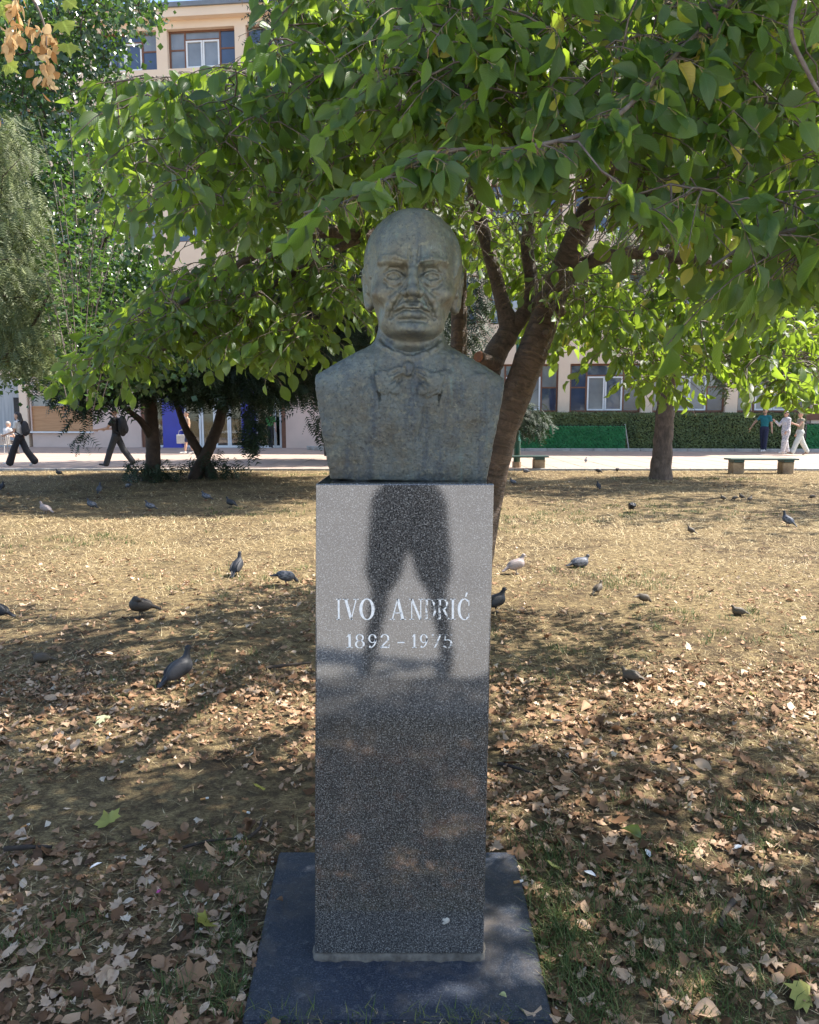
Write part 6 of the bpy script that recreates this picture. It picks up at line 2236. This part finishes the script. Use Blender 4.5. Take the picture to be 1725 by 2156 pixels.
def bird_sdf(pose):
    """faces +x, about 0.32 m long"""
    s = SDF((-0.24, -0.10, -0.004), (0.20, 0.10, 0.34), 0.0052)
    by = 0.135
    if pose == 'sit':
        by = 0.075
    tilt = {'stand': -22, 'alert': -33, 'feed': 8, 'preen': -14, 'sit': -8}[pose]
    c, sn = math.cos(R(-tilt)), math.sin(R(-tilt))

    def q(x, y, z):
        return (x * c - z * sn, y, by + x * sn + z * c)
    # body along local x
    s.ell(q(0, 0, 0), (0.108, 0.066, 0.068), 0, 0, rot=(0, tilt, 0))
    s.ell(q(0.052, 0, -0.008), (0.066, 0.060, 0.064), 0.03, 0, rot=(0, tilt, 0))
    # neck and head
    if pose == 'feed':
        n1, hd, bk = q(0.10, 0, 0.0), (0.155, 0.0, 0.060), (0.185, 0, 0.030)
    elif pose == 'preen':
        n1, hd, bk = q(0.07, 0.02, 0.055), (0.02, 0.055, by + 0.070), (-0.02, 0.062, by + 0.045)
    elif pose == 'alert':
        n1 = q(0.098, 0, 0.03); hd = (n1[0] + 0.018, 0, n1[2] + 0.085); bk = (hd[0] + 0.038, 0, hd[2] - 0.006)
    else:
        n1 = q(0.092, 0, 0.03); hd = (n1[0] + 0.032, 0, n1[2] + (0.062 if pose == 'stand' else 0.045)); bk = (hd[0] + 0.038, 0, hd[2] - 0.006)
    s.cap(q(0.065, 0, 0.012), n1, 0.043, 0.032, 0.02, 1)
    s.cap(n1, hd, 0.030, 0.021, 0.012, 1)
    s.ell(hd, (0.026, 0.021, 0.021), 0.008, 1)
    s.cap(hd, bk, 0.009, 0.0045, 0.004, 3)
    for sd in (-1, 1):
        s.ell((hd[0] + 0.008, hd[1] + sd * 0.0185, hd[2] + 0.004), (0.0045, 0.004, 0.0045), 0, 5)
    # folded wings and tail
    for sd in (-1, 1):
        s.ell(q(-0.018, sd * 0.052, 0.014), (0.100, 0.020, 0.050), 0.006, 2, rot=(sd * 8, tilt, 0))
        s.cap(q(-0.07, sd * 0.038, 0.012), q(-0.165, sd * 0.016, 0.004), 0.020, 0.007, 0.008, 3)
    for i in (-2, -1, 0, 1, 2):
        s.cap(q(-0.085, i * 0.006, 0.0), q(-0.205, i * 0.012, -0.010), 0.013, 0.008, 0.006, 3)
    # legs and toes
    if pose != 'sit':
        for sd in (-1, 1):
            fx_, fy = 0.012 + sd * 0.012, sd * 0.026
            s.cap((0.0, fy, by - 0.035), (fx_ - 0.008, fy, 0.055), 0.018, 0.008, 0.01, 0)
            s.cap((fx_ - 0.008, fy, 0.055), (fx_, fy, 0.008), 0.0055, 0.005, 0.002, 4)
            for a in (-32, 0, 32, 180):
                s.cap((fx_, fy, 0.006), (fx_ + 0.034 * math.cos(R(a)), fy + 0.034 * math.sin(R(a)), 0.005), 0.0048, 0.0035, 0.001, 4)
    return s


BIRD = {}
for pose in ('stand', 'alert', 'feed', 'preen', 'sit'):
    sd_ = bird_sdf(pose)
    for coat, ms in COAT.items():
        if coat == 'sparrow' and pose not in ('stand', 'feed', 'sit'):
            continue
        if 'base' not in BIRD or BIRD.get('pose') != pose:
            BIRD['base'] = sd_.mesh('pigeon', ms + [m_red, m_eye]); BIRD['pose'] = pose
            BIRD[pose, coat] = BIRD['base']
        else:
            me = BIRD['base'].copy()
            me.materials.clear()
            for m_ in ms + [m_red, m_eye]:
                me.materials.append(m_)
            BIRD[pose, coat] = me
k_ = 1725 / 2560
# px, py of the feet in the 2560 frame, pose, coat, heading (0 = right, 90 = away), size, label
PIG = [
    (185, 1487, 'stand', 'dark', 180, 1.0, 'black pigeon at the plaza edge left of the yews'),
    (8, 1532, 'stand', 'dark', 100, 1.0, 'dark pigeon cut by the picture edge in yew shade'),
    (312, 1542, 'alert', 'grey', 95, 1.05, 'grey-naped dark pigeon seen from behind in yew shade'),
    (402, 1530, 'feed', 'grey', 150, 0.9, 'dim grey pigeon pecking beneath the single-trunk yew'),
    (143, 1606, 'stand', 'pale', 170, 1.1, 'whitish pigeon walking along the shade border at far left'),
    (287, 1590, 'stand', 'grey', 165, 1.0, 'dappled grey pigeon second from the whitish one'),
    (470, 1594, 'stand', 'grey', 185, 0.95, 'barred grey pigeon on the sunlit border of the shade'),
    (645, 1565, 'stand', 'grey', 178, 1.0, 'pale-winged grey pigeon walking below the forked yew'),
    (722, 1587, 'stand', 'dark', 165, 1.0, 'dark barred pigeon nearest the pedestal in yew shade'),
    (742, 1800, 'alert', 'dark', 75, 1.08, 'dark pigeon standing upright, back turned, with white wing patch'),
    (893, 1826, 'feed', 'grey', 25, 1.0, 'grey pigeon bending down just left of the pedestal'),
    (443, 1932, 'preen', 'brown', 200, 1.08, 'brown pigeon with grey wing preening among dry leaves'),
    (560, 2142, 'alert', 'dark', 35, 1.06, 'large blue-black pigeon standing in the leaves in front'),
    (-8, 1934, 'stand', 'dark', 190, 1.0, 'dark pigeon tail poking in at the picture edge'),
    (1869, 1480, 'feed', 'dark', 0, 1.0, 'black pigeon pecking by the plaza kerb near the furrowed pine'),
    (1929, 1476, 'feed', 'dark', 80, 0.95, 'round dark pigeon at the kerb closest to the pine trunk'),
    (1870, 1532, 'stand', 'dark', 92, 0.95, 'dark pigeon with pale nape walking away in sun'),
    (1974, 1603, 'feed', 'dark', 88, 1.15, 'black pigeon seen from behind with head lowered'),
    (1644, 1477, 'sit', 'grey', 160, 1.0, 'grey pigeon resting under the half hidden bench'),
    (1603, 1514, 'stand', 'grey', 190, 0.9, 'grey pigeon just right of the cherry trunk foot'),
    (2462, 1644, 'alert', 'grey', 140, 1.05, 'grey pigeon standing alone at far right on the lawn'),
    (1612, 1795, 'stand', 'pale', 12, 1.08, 'pale pigeon with brown wing tips right of the pedestal'),
    (1812, 1772, 'sit', 'grey', 15, 1.1, 'grey pigeon crouching on the sunny straw'),
    (1548, 1912, 'stand', 'dark', 20, 1.05, 'dark speckled pigeon half hidden behind the pedestal'),
    (1831, 1446, 'stand', 'grey', 70, 1.0, 'small pigeon standing out on the pale plaza paving'),
]
for px, py, pose, coat, hd, sz, label in PIG:
    g = gnd(px * k_, py * k_, PZ if py < 1470 else 0.0)
    zz = PZ if py < 1470 else float(gz(g[0], g[1]))
    o = obj('pigeon', BIRD[pose, coat], None, (g[0], g[1], zz), (0, 0, R(hd)))
    o.scale = (sz * 0.66,) * 3
    tag(o, label, 'pigeon', 'pigeons on the lawn')
SPA = [
    (2260, 1567, 'stand', 170, 'sparrow leftmost of the four in a row on the far lawn'),
    (2296, 1566, 'feed', 190, 'pecking sparrow second of the four in a row on the far lawn'),
    (2318, 1563, 'stand', 150, 'sparrow third of the four in a row, head raised'),
    (2343, 1569, 'stand', 30, 'sparrow fourth of the row, facing away from the others'),
    (2538, 1560, 'feed', 170, 'sparrow in branch shade at the far right border'),
    (2160, 1668, 'stand', 150, 'sparrow standing upright alone on the far lawn'),
    (1868, 1858, 'stand', 40, 'sparrow on the shade border near the crouching pigeon'),
    (2010, 1890, 'feed', 10, 'sparrow feeding by a green leaf in the shade'),
    (2308, 1924, 'sit', 170, 'sparrow crouching on leaves in the shade at right'),
    (1972, 2128, 'sit', 160, 'brown sparrow sitting between two sun patches'),
    (132, 2068, 'sit', 200, 'brown sparrow sitting in leaves near the left border'),
]
for px, py, pose, hd, label in SPA:
    g = gnd(px * k_, py * k_)
    o = obj('sparrow', BIRD[pose, 'sparrow'], None, (g[0], g[1], float(gz(g[0], g[1]))), (0, 0, R(hd)))
    o.scale = (0.40, 0.44, 0.44)
    tag(o, label, 'sparrow', 'sparrows on the lawn')

for me_ in list(bpy.data.meshes):
    if me_.users == 0:
        bpy.data.meshes.remove(me_)

# ================================================================== litter on the lawn
m_dry = mat_tint('dry_fallen_leaf', [(0.0, (0.085, 0.042, 0.022)), (0.3, (0.23, 0.125, 0.065)), (0.6, (0.42, 0.255, 0.150)), (0.85, (0.60, 0.43, 0.30)), (1.0, (0.70, 0.60, 0.48))], 0.75, 0.3, 60, 0.12)
m_straw = mat_tint('dry_grass_blade', [(0, (0.19, 0.125, 0.06)), (0.5, (0.48, 0.36, 0.19)), (1, (0.74, 0.62, 0.38))], 0.8, 0.1)
m_green = mat_tint('green_grass_blade', [(0, (0.040, 0.075, 0.020)), (0.5, (0.085, 0.125, 0.035)), (1, (0.22, 0.21, 0.075))], 0.6, 0.1, 90, 0.2)
m_ylw = mat_tint('yellow_green_leaf', [(0, (0.34, 0.32, 0.06)), (0.5, (0.45, 0.44, 0.16)), (1, (0.50, 0.52, 0.32))], 0.6, 0.2, 60, 0.2)
m_cig = M('cigarette_paper', (0.68, 0.66, 0.62), (0.60, 0.58, 0.54), 90, 0.8)
m_filt = M('cigarette_filter', (0.52, 0.26, 0.08), (0.46, 0.22, 0.07), 90, 0.8)
m_stick = M('dead_twig', (0.055, 0.040, 0.030), (0.030, 0.022, 0.018), 30, 0.9, bump=0.4, bscale=100)

rl = np.random.default_rng(99)


def crumple(T, amp, seed):
    tv, tf, tu = T
    r_ = np.random.default_rng(seed)
    v = tv.copy()
    v[:, 2] += r_.normal(scale=amp, size=len(v)) + 0.12 * np.sin(v[:, 0] * 5 + seed) * np.abs(v[:, 0])
    v[:, 1] -= 0.4
    return v, tf, tu


DRY_T = [crumple(lobed_template(c, i + 1), 0.06, i) for i, c in enumerate((0.35, -0.3, 0.6, 0.15))] + [crumple(leaf_template(f_, c, 0.62, 5, t_), 0.04, 10 + i) for i, (f_, c, t_) in enumerate(((0.7, 0.6, 0.5), (0.3, -0.7, -0.5), (1.0, 0.3, 0.2), (-0.5, 0.5, 0.3)))]
FRAG_T = [crumple(leaf_template(0.6, 0.8, 1.0, 3), 0.12, 31), crumple(leaf_template(-0.5, -0.6, 1.3, 3), 0.14, 32), crumple(leaf_template(0.2, 0.9, 0.7, 3), 0.1, 33)]
slab_poly = [tuple(gnd(*c)[:2]) for c in ((510, 2150), (1165, 2150), (1085, 1793), (588, 1793))]


def scatter(n, x0, x1, y0, y1, dens):
    x = rl.uniform(x0, x1, n); y = rl.uniform(y0, y1, n)
    k = rl.random(n) < dens(x, y)
    x, y = x[k], y[k]
    k = ~in_poly(x, y, slab_poly)
    x, y = x[k], y[k]
    return x, y


def patchy(x, y, f=1.0):
    return 0.5 + 0.5 * np.sin(2.1 * f * x + 1.3 * np.sin(1.7 * f * y)) * np.sin(1.6 * f * y + 0.8 * np.sin(2.3 * f * x + 1))


def leaf_set(x, y, s0, s1, lift=0.006):
    n = len(x)
    z = gz(x, y) + lift + rl.random(n) * 0.012
    th = rl.uniform(0, 2 * np.pi, n)
    A = np.stack([np.cos(th), np.sin(th), rl.normal(0, 0.13, n)], 1)
    N = np.stack([rl.normal(0, 0.22, n), rl.normal(0, 0.22, n), np.where(rl.random(n) < 0.5, 1.0, -1.0)], 1)
    return np.stack([x, y, z], 1), A, N, rl.uniform(s0, s1, n) * rl.choice([0.7, 0.85, 1.0, 1.4], n), np.clip(rl.beta(1.8, 1.8, n), 0, 1)


# whole leaves
bare = lambda x, y: np.clip(np.hypot((x + 1.0) / 0.75, (y - 0.95) / 0.30) - 0.5, 0.08, 1)
xa, ya = scatter(13000, -2.6, 2.6, -1.45, 2.4, lambda x, y: (0.30 + 0.70 * patchy(x, y)) * bare(x, y) * (0.75 + 0.35 * (np.abs(x) > 0.5)))
xb, yb = scatter(5200, -5.0, 5.0, 2.4, 6.2, lambda x, y: (0.20 + 0.7 * patchy(x, y, .7)) * np.where(x < 0, 1.0, 0.62) * np.clip((6.6 - y) / 3, 0.1, 1))
xc, yc = scatter(2200, -12, 12, 6.2, 18, lambda x, y: 0.25 + 0.4 * patchy(x, y, .4))
Lx, Ly = np.concatenate([xa, xb, xc]), np.concatenate([ya, yb, yc])
P, A, N, S_, T = leaf_set(Lx, Ly, 0.030, 0.060)
X_, Y_, Dp = proj(P)
vis = (X_ > 5) & (X_ < 1720) & (Y_ < 2150) & (Dp > 0) & ~in_poly(X_, Y_, [(655, 1000), (1045, 1000), (1025, 2045), (655, 2045)])
own = np.argsort(-np.where(vis, S_ / np.maximum(Dp, .3), 0))[:290]
single = np.zeros(len(P), bool); single[own] = True
dry_me = []
for k, (tv, tf, tu) in enumerate(DRY_T):
    for tn in (0.12, 0.42, 0.80):
        dry_me.append(mesh_np('fallen_leaf', tv, tf, m_dry, tu, np.full(len(tv), tn), smooth=True))
B_, A_, N_ = frames(A, N)
for i in own:
    ti = int(rl.integers(0, len(dry_me)))
    o = bpy.data.objects.new('fallen_leaf', dry_me[ti])
    Mx = np.eye(4)
    Mx[:3, 0] = B_[i] * S_[i]; Mx[:3, 1] = A_[i] * S_[i]; Mx[:3, 2] = N_[i] * S_[i]; Mx[:3, 3] = P[i]
    link(o)
    o.matrix_world = Matrix(Mx.tolist())
    zone = ('in front of' if P[i][1] < -0.2 else 'behind and beside' if P[i][1] > 0.75 else 'beside') + ' the slab, ' + ('left' if P[i][0] < 0 else 'right') + (' border' if abs(X_[i] - 862) > 620 else ' half' if abs(X_[i] - 862) > 420 else ' close to it')
    tone = ('dark brown', 'russet', 'pale tan')[ti % 3]
    form = 'broad lobed' if ti // 3 < 4 else 'narrow curled'
    tag(o, '%s %s dry leaf %s' % (tone, form, zone), 'leaf', 'large fallen leaves near the monument')
s_ = ~single
tag(obj('leaf_litter', leaves_mesh('leaf_litter', P[s_], A[s_], N[s_], S_[s_], T[s_], m_dry, DRY_T, 5)), 'scattered dry brown leaves covering the lawn', 'leaf litter', kind='stuff')
# crumbs of leaves
xa, ya = scatter(26000, -2.6, 2.6, -1.45, 2.6, lambda x, y: (0.35 + 0.65 * patchy(x, y, 1.3)) * bare(x, y))
xb, yb = scatter(14000, -5.5, 5.5, 2.6, 7.0, lambda x, y: (0.2 + 0.6 * patchy(x, y, .8)) * np.clip((7.4 - y) / 3, 0.15, 1))
Lx, Ly = np.concatenate([xa, xb]), np.concatenate([ya, yb])
P, A, N, S_, T = leaf_set(Lx, Ly, 0.010, 0.026, 0.003)
tag(obj('leaf_crumbs', leaves_mesh('leaf_crumbs', P, A, N, S_, T, m_dry, FRAG_T, 6)), 'broken bits of dry leaf strewn over the soil', 'leaf litter', kind='stuff')


def blades(x, y, L, W, flat, tint, tri=False):
    n = len(x)
    z = gz(x, y)
    th = rl.uniform(0, 2 * np.pi, n)
    up = flat
    d = np.stack([np.cos(th) * (1 - up), np.sin(th) * (1 - up), up + 0.03], 1)
    d /= np.linalg.norm(d, axis=1)[:, None]
    sd = np.stack([-np.sin(th), np.cos(th), np.zeros(n)], 1)
    p = np.stack([x, y, z + 0.001 + rl.random(n) * 0.006 * (up < 0.3)], 1)
    bend = np.stack([np.cos(th), np.sin(th), -0.6 * np.ones(n)], 1) * (L * 0.35)[:, None] * (up > 0.3)[:, None]
    mid_ = p + d * (L * 0.55)[:, None]
    tip = p + d * L[:, None] + bend * 0.6
    V = np.stack([p - sd * W[:, None], p + sd * W[:, None], mid_ + sd * W[:, None] * 0.8, mid_ - sd * W[:, None] * 0.8, tip], 1).reshape(-1, 3)
    b = (np.arange(n) * 5)[:, None]
    F4 = b + np.array([[0, 1, 2, 3]]); F3 = b + np.array([[3, 2, 4]])
    if tri:
        V = np.stack([p - sd * W[:, None], p + sd * W[:, None], tip], 1).reshape(-1, 3)
        return V, np.arange(n * 3).reshape(n, 3), np.repeat(tint, 3)
    return V, [F4, F3], np.repeat(tint, 5)


xa, ya = scatter(42000, -2.6, 2.6, -1.45, 2.8, lambda x, y: (0.30 + 0.6 * patchy(x, y, 1.6)) * bare(x, y))
xb, yb = scatter(90000, -6.5, 6.5, 2.8, 9.5, lambda x, y: 0.45 + 0.5 * patchy(x, y, .8))
xc, yc = scatter(60000, -13, 13, 9.5, 20.5, lambda x, y: 0.5 + 0.45 * patchy(x, y, .5))
x = np.concatenate([xa, xb, xc]); y = np.concatenate([ya, yb, yc]); n = len(x)
far = np.clip((y - 2) / 12, 0, 1)
V, F, T = blades(x, y, rl.uniform(0.025, 0.075, n) * (1 + far), (0.0009 + 0.0035 * far) * rl.uniform(.7, 1.5, n), np.clip(rl.beta(1.2, 5, n), 0, .6), np.clip(rl.normal(0.50, 0.30, n), 0, 1), True)
tag(obj('dry_grass', mesh_np('dry_grass', V, F, m_straw, None, T, smooth=False)), 'dry straw-coloured grass blades over the lawn', 'grass', kind='stuff')
# green tufts, thick at the right foreground and along the slab
tx, ty = [], []
def tufts(n, cx, cy, sx, sy):
    tx.append(rl.normal(cx, sx, n)); ty.append(rl.normal(cy, sy, n))
for px, py, sx, sy, n in ((1130, 1850, .10, .16, 40), (1150, 1960, .08, .12, 40), (1180, 2070, .09, .1, 34), (1300, 1880, .22, .15, 50), (1400, 1980, .25, .14, 46), (1550, 1950, .22, .12, 40), (1600, 1760, .25, .18, 40), (1350, 2090, .22, .1, 34), (1480, 2080, .2, .1, 30),
                          (480, 1960, .06, .14, 16), (470, 1830, .06, .12, 12), (90, 1980, .10, .06, 16), (340, 2130, .1, .06, 16), (500, 2110, .05, .05, 14), (620, 2150, .06, .02, 10), (1000, 2150, .1, .02, 16), (860, 2152, .12, .02, 12),
                          (1310, 1225, .35, .25, 34), (1150, 1095, .8, .5, 60), (1400, 1075, .9, .6, 60), (640, 1080, .9, .6, 50), (210, 1140, .6, .3, 30), (380, 1430, .2, .2, 18), (1100, 1400, .3, .3, 22), (1560, 1320, .5, .4, 34), (560, 1215, .5, .4, 26), (1490, 1010, 1.2, .3, 40), (600, 1000, 1.6, .3, 40)):
    g = gnd(px, py)
    tufts(n, g[0], g[1], sx, sy)
tx, ty = np.concatenate(tx), np.concatenate(ty)
nb = 15
x = np.repeat(tx, nb) + rl.normal(0, 0.022, len(tx) * nb) * (1 + np.repeat(np.clip(ty / 6, 0, 2), nb)); y = np.repeat(ty, nb) + rl.normal(0, 0.022, len(tx) * nb) * (1 + np.repeat(np.clip(ty / 6, 0, 2), nb))
k = ~in_poly(x, y, slab_poly); x, y = x[k], y[k]; n = len(x)
far = np.clip((y - 1) / 10, 0, 1)
V, F, T = blades(x, y, rl.uniform(0.03, 0.075, n), (0.0012 + 0.003 * far) * rl.uniform(.7, 1.4, n), np.clip(rl.normal(0.55, 0.2, n), 0.15, 0.95), np.clip(rl.normal(0.45, 0.25, n), 0, 1))
tag(obj('green_grass', mesh_np('green_grass', V, F, m_green, None, T, smooth=False)), 'short tufts of green grass among dry leaves', 'grass', kind='stuff')


# a few finds that stand out
def one_leaf(px, py, size, T, mat, tint, label, rz, tilt=0.15, name='fallen_leaf', z=0.0):
    g = gnd(px, py, z)
    tv, tf, tu = T
    o = obj(name, mesh_np(name, tv, tf, mat, tu, np.full(len(tv), tint)), None, (g[0], g[1], (float(gz(g[0], g[1])) if z == 0 else z) + 0.018), (tilt, -tilt * 0.5, rz))
    o.scale = (size,) * 3
    tag(o, label, 'leaf')
    return o


one_leaf(230, 1735, 0.10, DRY_T[0], m_ylw, 0.2, 'yellow-green maple leaf on bare soil at the left', 0.6, 0.4)
one_leaf(220, 1520, 0.09, DRY_T[1], m_ylw, 1.0, 'pale green maple leaf in front of the large blue-black pigeon', 1.2, 0.2)
one_leaf(440, 1955, 0.085, DRY_T[2], m_ylw, 0.1, 'olive yellow leaf lying against the left side of the slab', 2.4, 0.3)
one_leaf(405, 2075, 0.10, DRY_T[0], m_dry, 0.35, 'large ochre leaf curling up left of the slab corner', 0.3, 0.5)
one_leaf(1165, 1840, 0.085, DRY_T[5], m_ylw, 0.35, 'narrow yellow leaf right of the slab', 1.9, 0.3)
one_leaf(1335, 1768, 0.075, DRY_T[6], m_cleaf, 0.6, 'fresh dark green leaf standing up among dry ones', 1.2, 0.7)
one_leaf(1585, 1462, 0.06, DRY_T[7], m_ylw, 0.15, 'yellow oval leaf in the sun patch at the right', 0.2, 0.1)
one_leaf(1700, 2110, 0.10, DRY_T[1], m_ylw, 0.2, 'ochre yellow leaf in the bottom right corner', 1.0, 0.4)
one_leaf(1085, 1812, 0.085, DRY_T[3], m_dry, 0.45, 'rust-brown leaf hanging over the back corner of the slab', -0.6, 0.4)
one_leaf(545, 1672, 0.07, DRY_T[5], m_ylw, 0.1, 'yellow leaf lying left of the pedestal', 2.0, 0.3)
one_leaf(590, 1905, 0.03, DRY_T[4], m_dry, 0.1, 'tiny dark leaf lying on the slab left of the pedestal', 1.0, 0.1, z=0.022)
one_leaf(1060, 2110, 0.022, DRY_T[6], m_ylw, 0.7, 'tiny pale leaf on the slab front right corner', 1.0, 0.1, z=0.022)


def stick(seq, rad, label):
    P = np.array([gnd(a, b) + np.array([0, 0, rad * 0.9 + 0.004 + h_]) for a, b, h_ in seq])
    S2 = spline(P, 4)
    c0 = P[0].copy(); c0[2] = 0
    V, F, UV = tube_np(S2 - c0, np.linspace(rad, rad * 0.55, len(S2)), 7, 0.12, 3)
    o = obj('stick', mesh_np('stick', V, F, m_stick, UV), None, tuple(c0))
    tag(o, label, 'stick')


stick([(560, 1412, 0), (600, 1407, .004), (655, 1400, 0)], 0.012, 'dark stick lying left of the pedestal below the pigeons')
stick([(1048, 1612, 0), (1090, 1624, .004), (1130, 1637, 0)], 0.008, 'straight dark stick right of the pedestal')
stick([(1185, 1640, 0), (1215, 1628, .004), (1240, 1615, 0)], 0.006, 'thin dark twig near the straight stick at right')
stick([(385, 1790, 0), (440, 1778, .004), (500, 1770, 0)], 0.006, 'thin twig in the leaves left of the slab')
stick([(515, 1775, 0), (545, 1755, .006), (553, 1730, .004)], 0.007, 'bent dark twig beside the slab back corner')
stick([(1545, 1905, 0), (1525, 1935, .006), (1518, 1960, 0)], 0.010, 'pale stub of branch in the right foreground')
stick([(10, 1795, 0), (60, 1793, .004), (110, 1790, 0)], 0.010, 'weathered pale stick at the left border')

for i, (px, py, rz, z) in enumerate(((728 * .58 + 0, 2502 * k_, 0.4, 0), (45, 1741, 1.0, 0), (620, 1922, 0.1, 0), (690 * .742, 1713, -0.5, 0), (1082, 1863, 0.3, 0.022), (1230, 1525, 0.05, 0), (510, 1445, 0.7, 0))):
    g = gnd(px, py, z)
    root = empty('cigarette_butt', (g[0], g[1], (float(gz(g[0], g[1])) if z == 0 else z) + 0.008), rz)
    tag(root, 'small cigarette butt ' + ('on the soil left of the slab', 'at the left border', 'close to the left edge of the slab', 'by the back left corner of the slab', 'on the slab right of the pedestal', 'near the sun patch at right', 'in the leaves before the blue-black pigeon')[i], 'cigarette butt', 'cigarette butts on the ground')
    mb = MB(); mb.tube([(0, 0, 0), (0.020, 0, 0)], 0.0042, 8); mb.build('filter', m_filt, root)
    mb = MB(); mb.tube([(0.0202, 0, 0), (0.032, 0.001, 0)], [0.0041, 0.0038], 8); mb.build('paper', m_cig, root)
m_feather = M('white_feather', (0.62, 0.63, 0.66), (0.50, 0.52, 0.56), 60, 0.8)
m_pink = M('pink_petal', (0.62, 0.10, 0.34), (0.5, 0.08, 0.28), 60, 0.7)
for i, (px, py, label) in enumerate(((1365, 2000 * k_ + 462, 'white feather among leaves in the right foreground'), (1175, 1525, 'pale feather near the sun patch right of the pedestal'), (205, 1832, 'pale feather on the leaves at the left'), (1240, 1850, 'small white feather right of the slab'), (1550, 1795, 'tiny white feather far right in the foreground'), (735, 1925, 'white feather hidden beside the pedestal'))[:5]):
    tv, tf, tu = crumple(leaf_template(0.3, 0.3, 0.35, 5), 0.02, 50 + i)
    g = gnd(px, py)
    o = obj('feather', mesh_np('feather', tv, tf, m_feather, tu, np.zeros(len(tv))), None, (g[0], g[1], float(gz(g[0], g[1])) + 0.02), (0.2, 0.1, i * 1.3))
    o.scale = (0.05,) * 3
    tag(o, label, 'feather')
tv, tf, tu = crumple(lobed_template(0.5, 77), 0.1, 77)
g = gnd(336, 1887)
o = obj('petal', mesh_np('petal', tv, tf, m_pink, tu, np.zeros(len(tv))), None, (g[0], g[1], 0.015), (0.3, 0, 1)); o.scale = (0.018,) * 3
tag(o, 'tiny pink petal on the leaves at the left', 'petal')
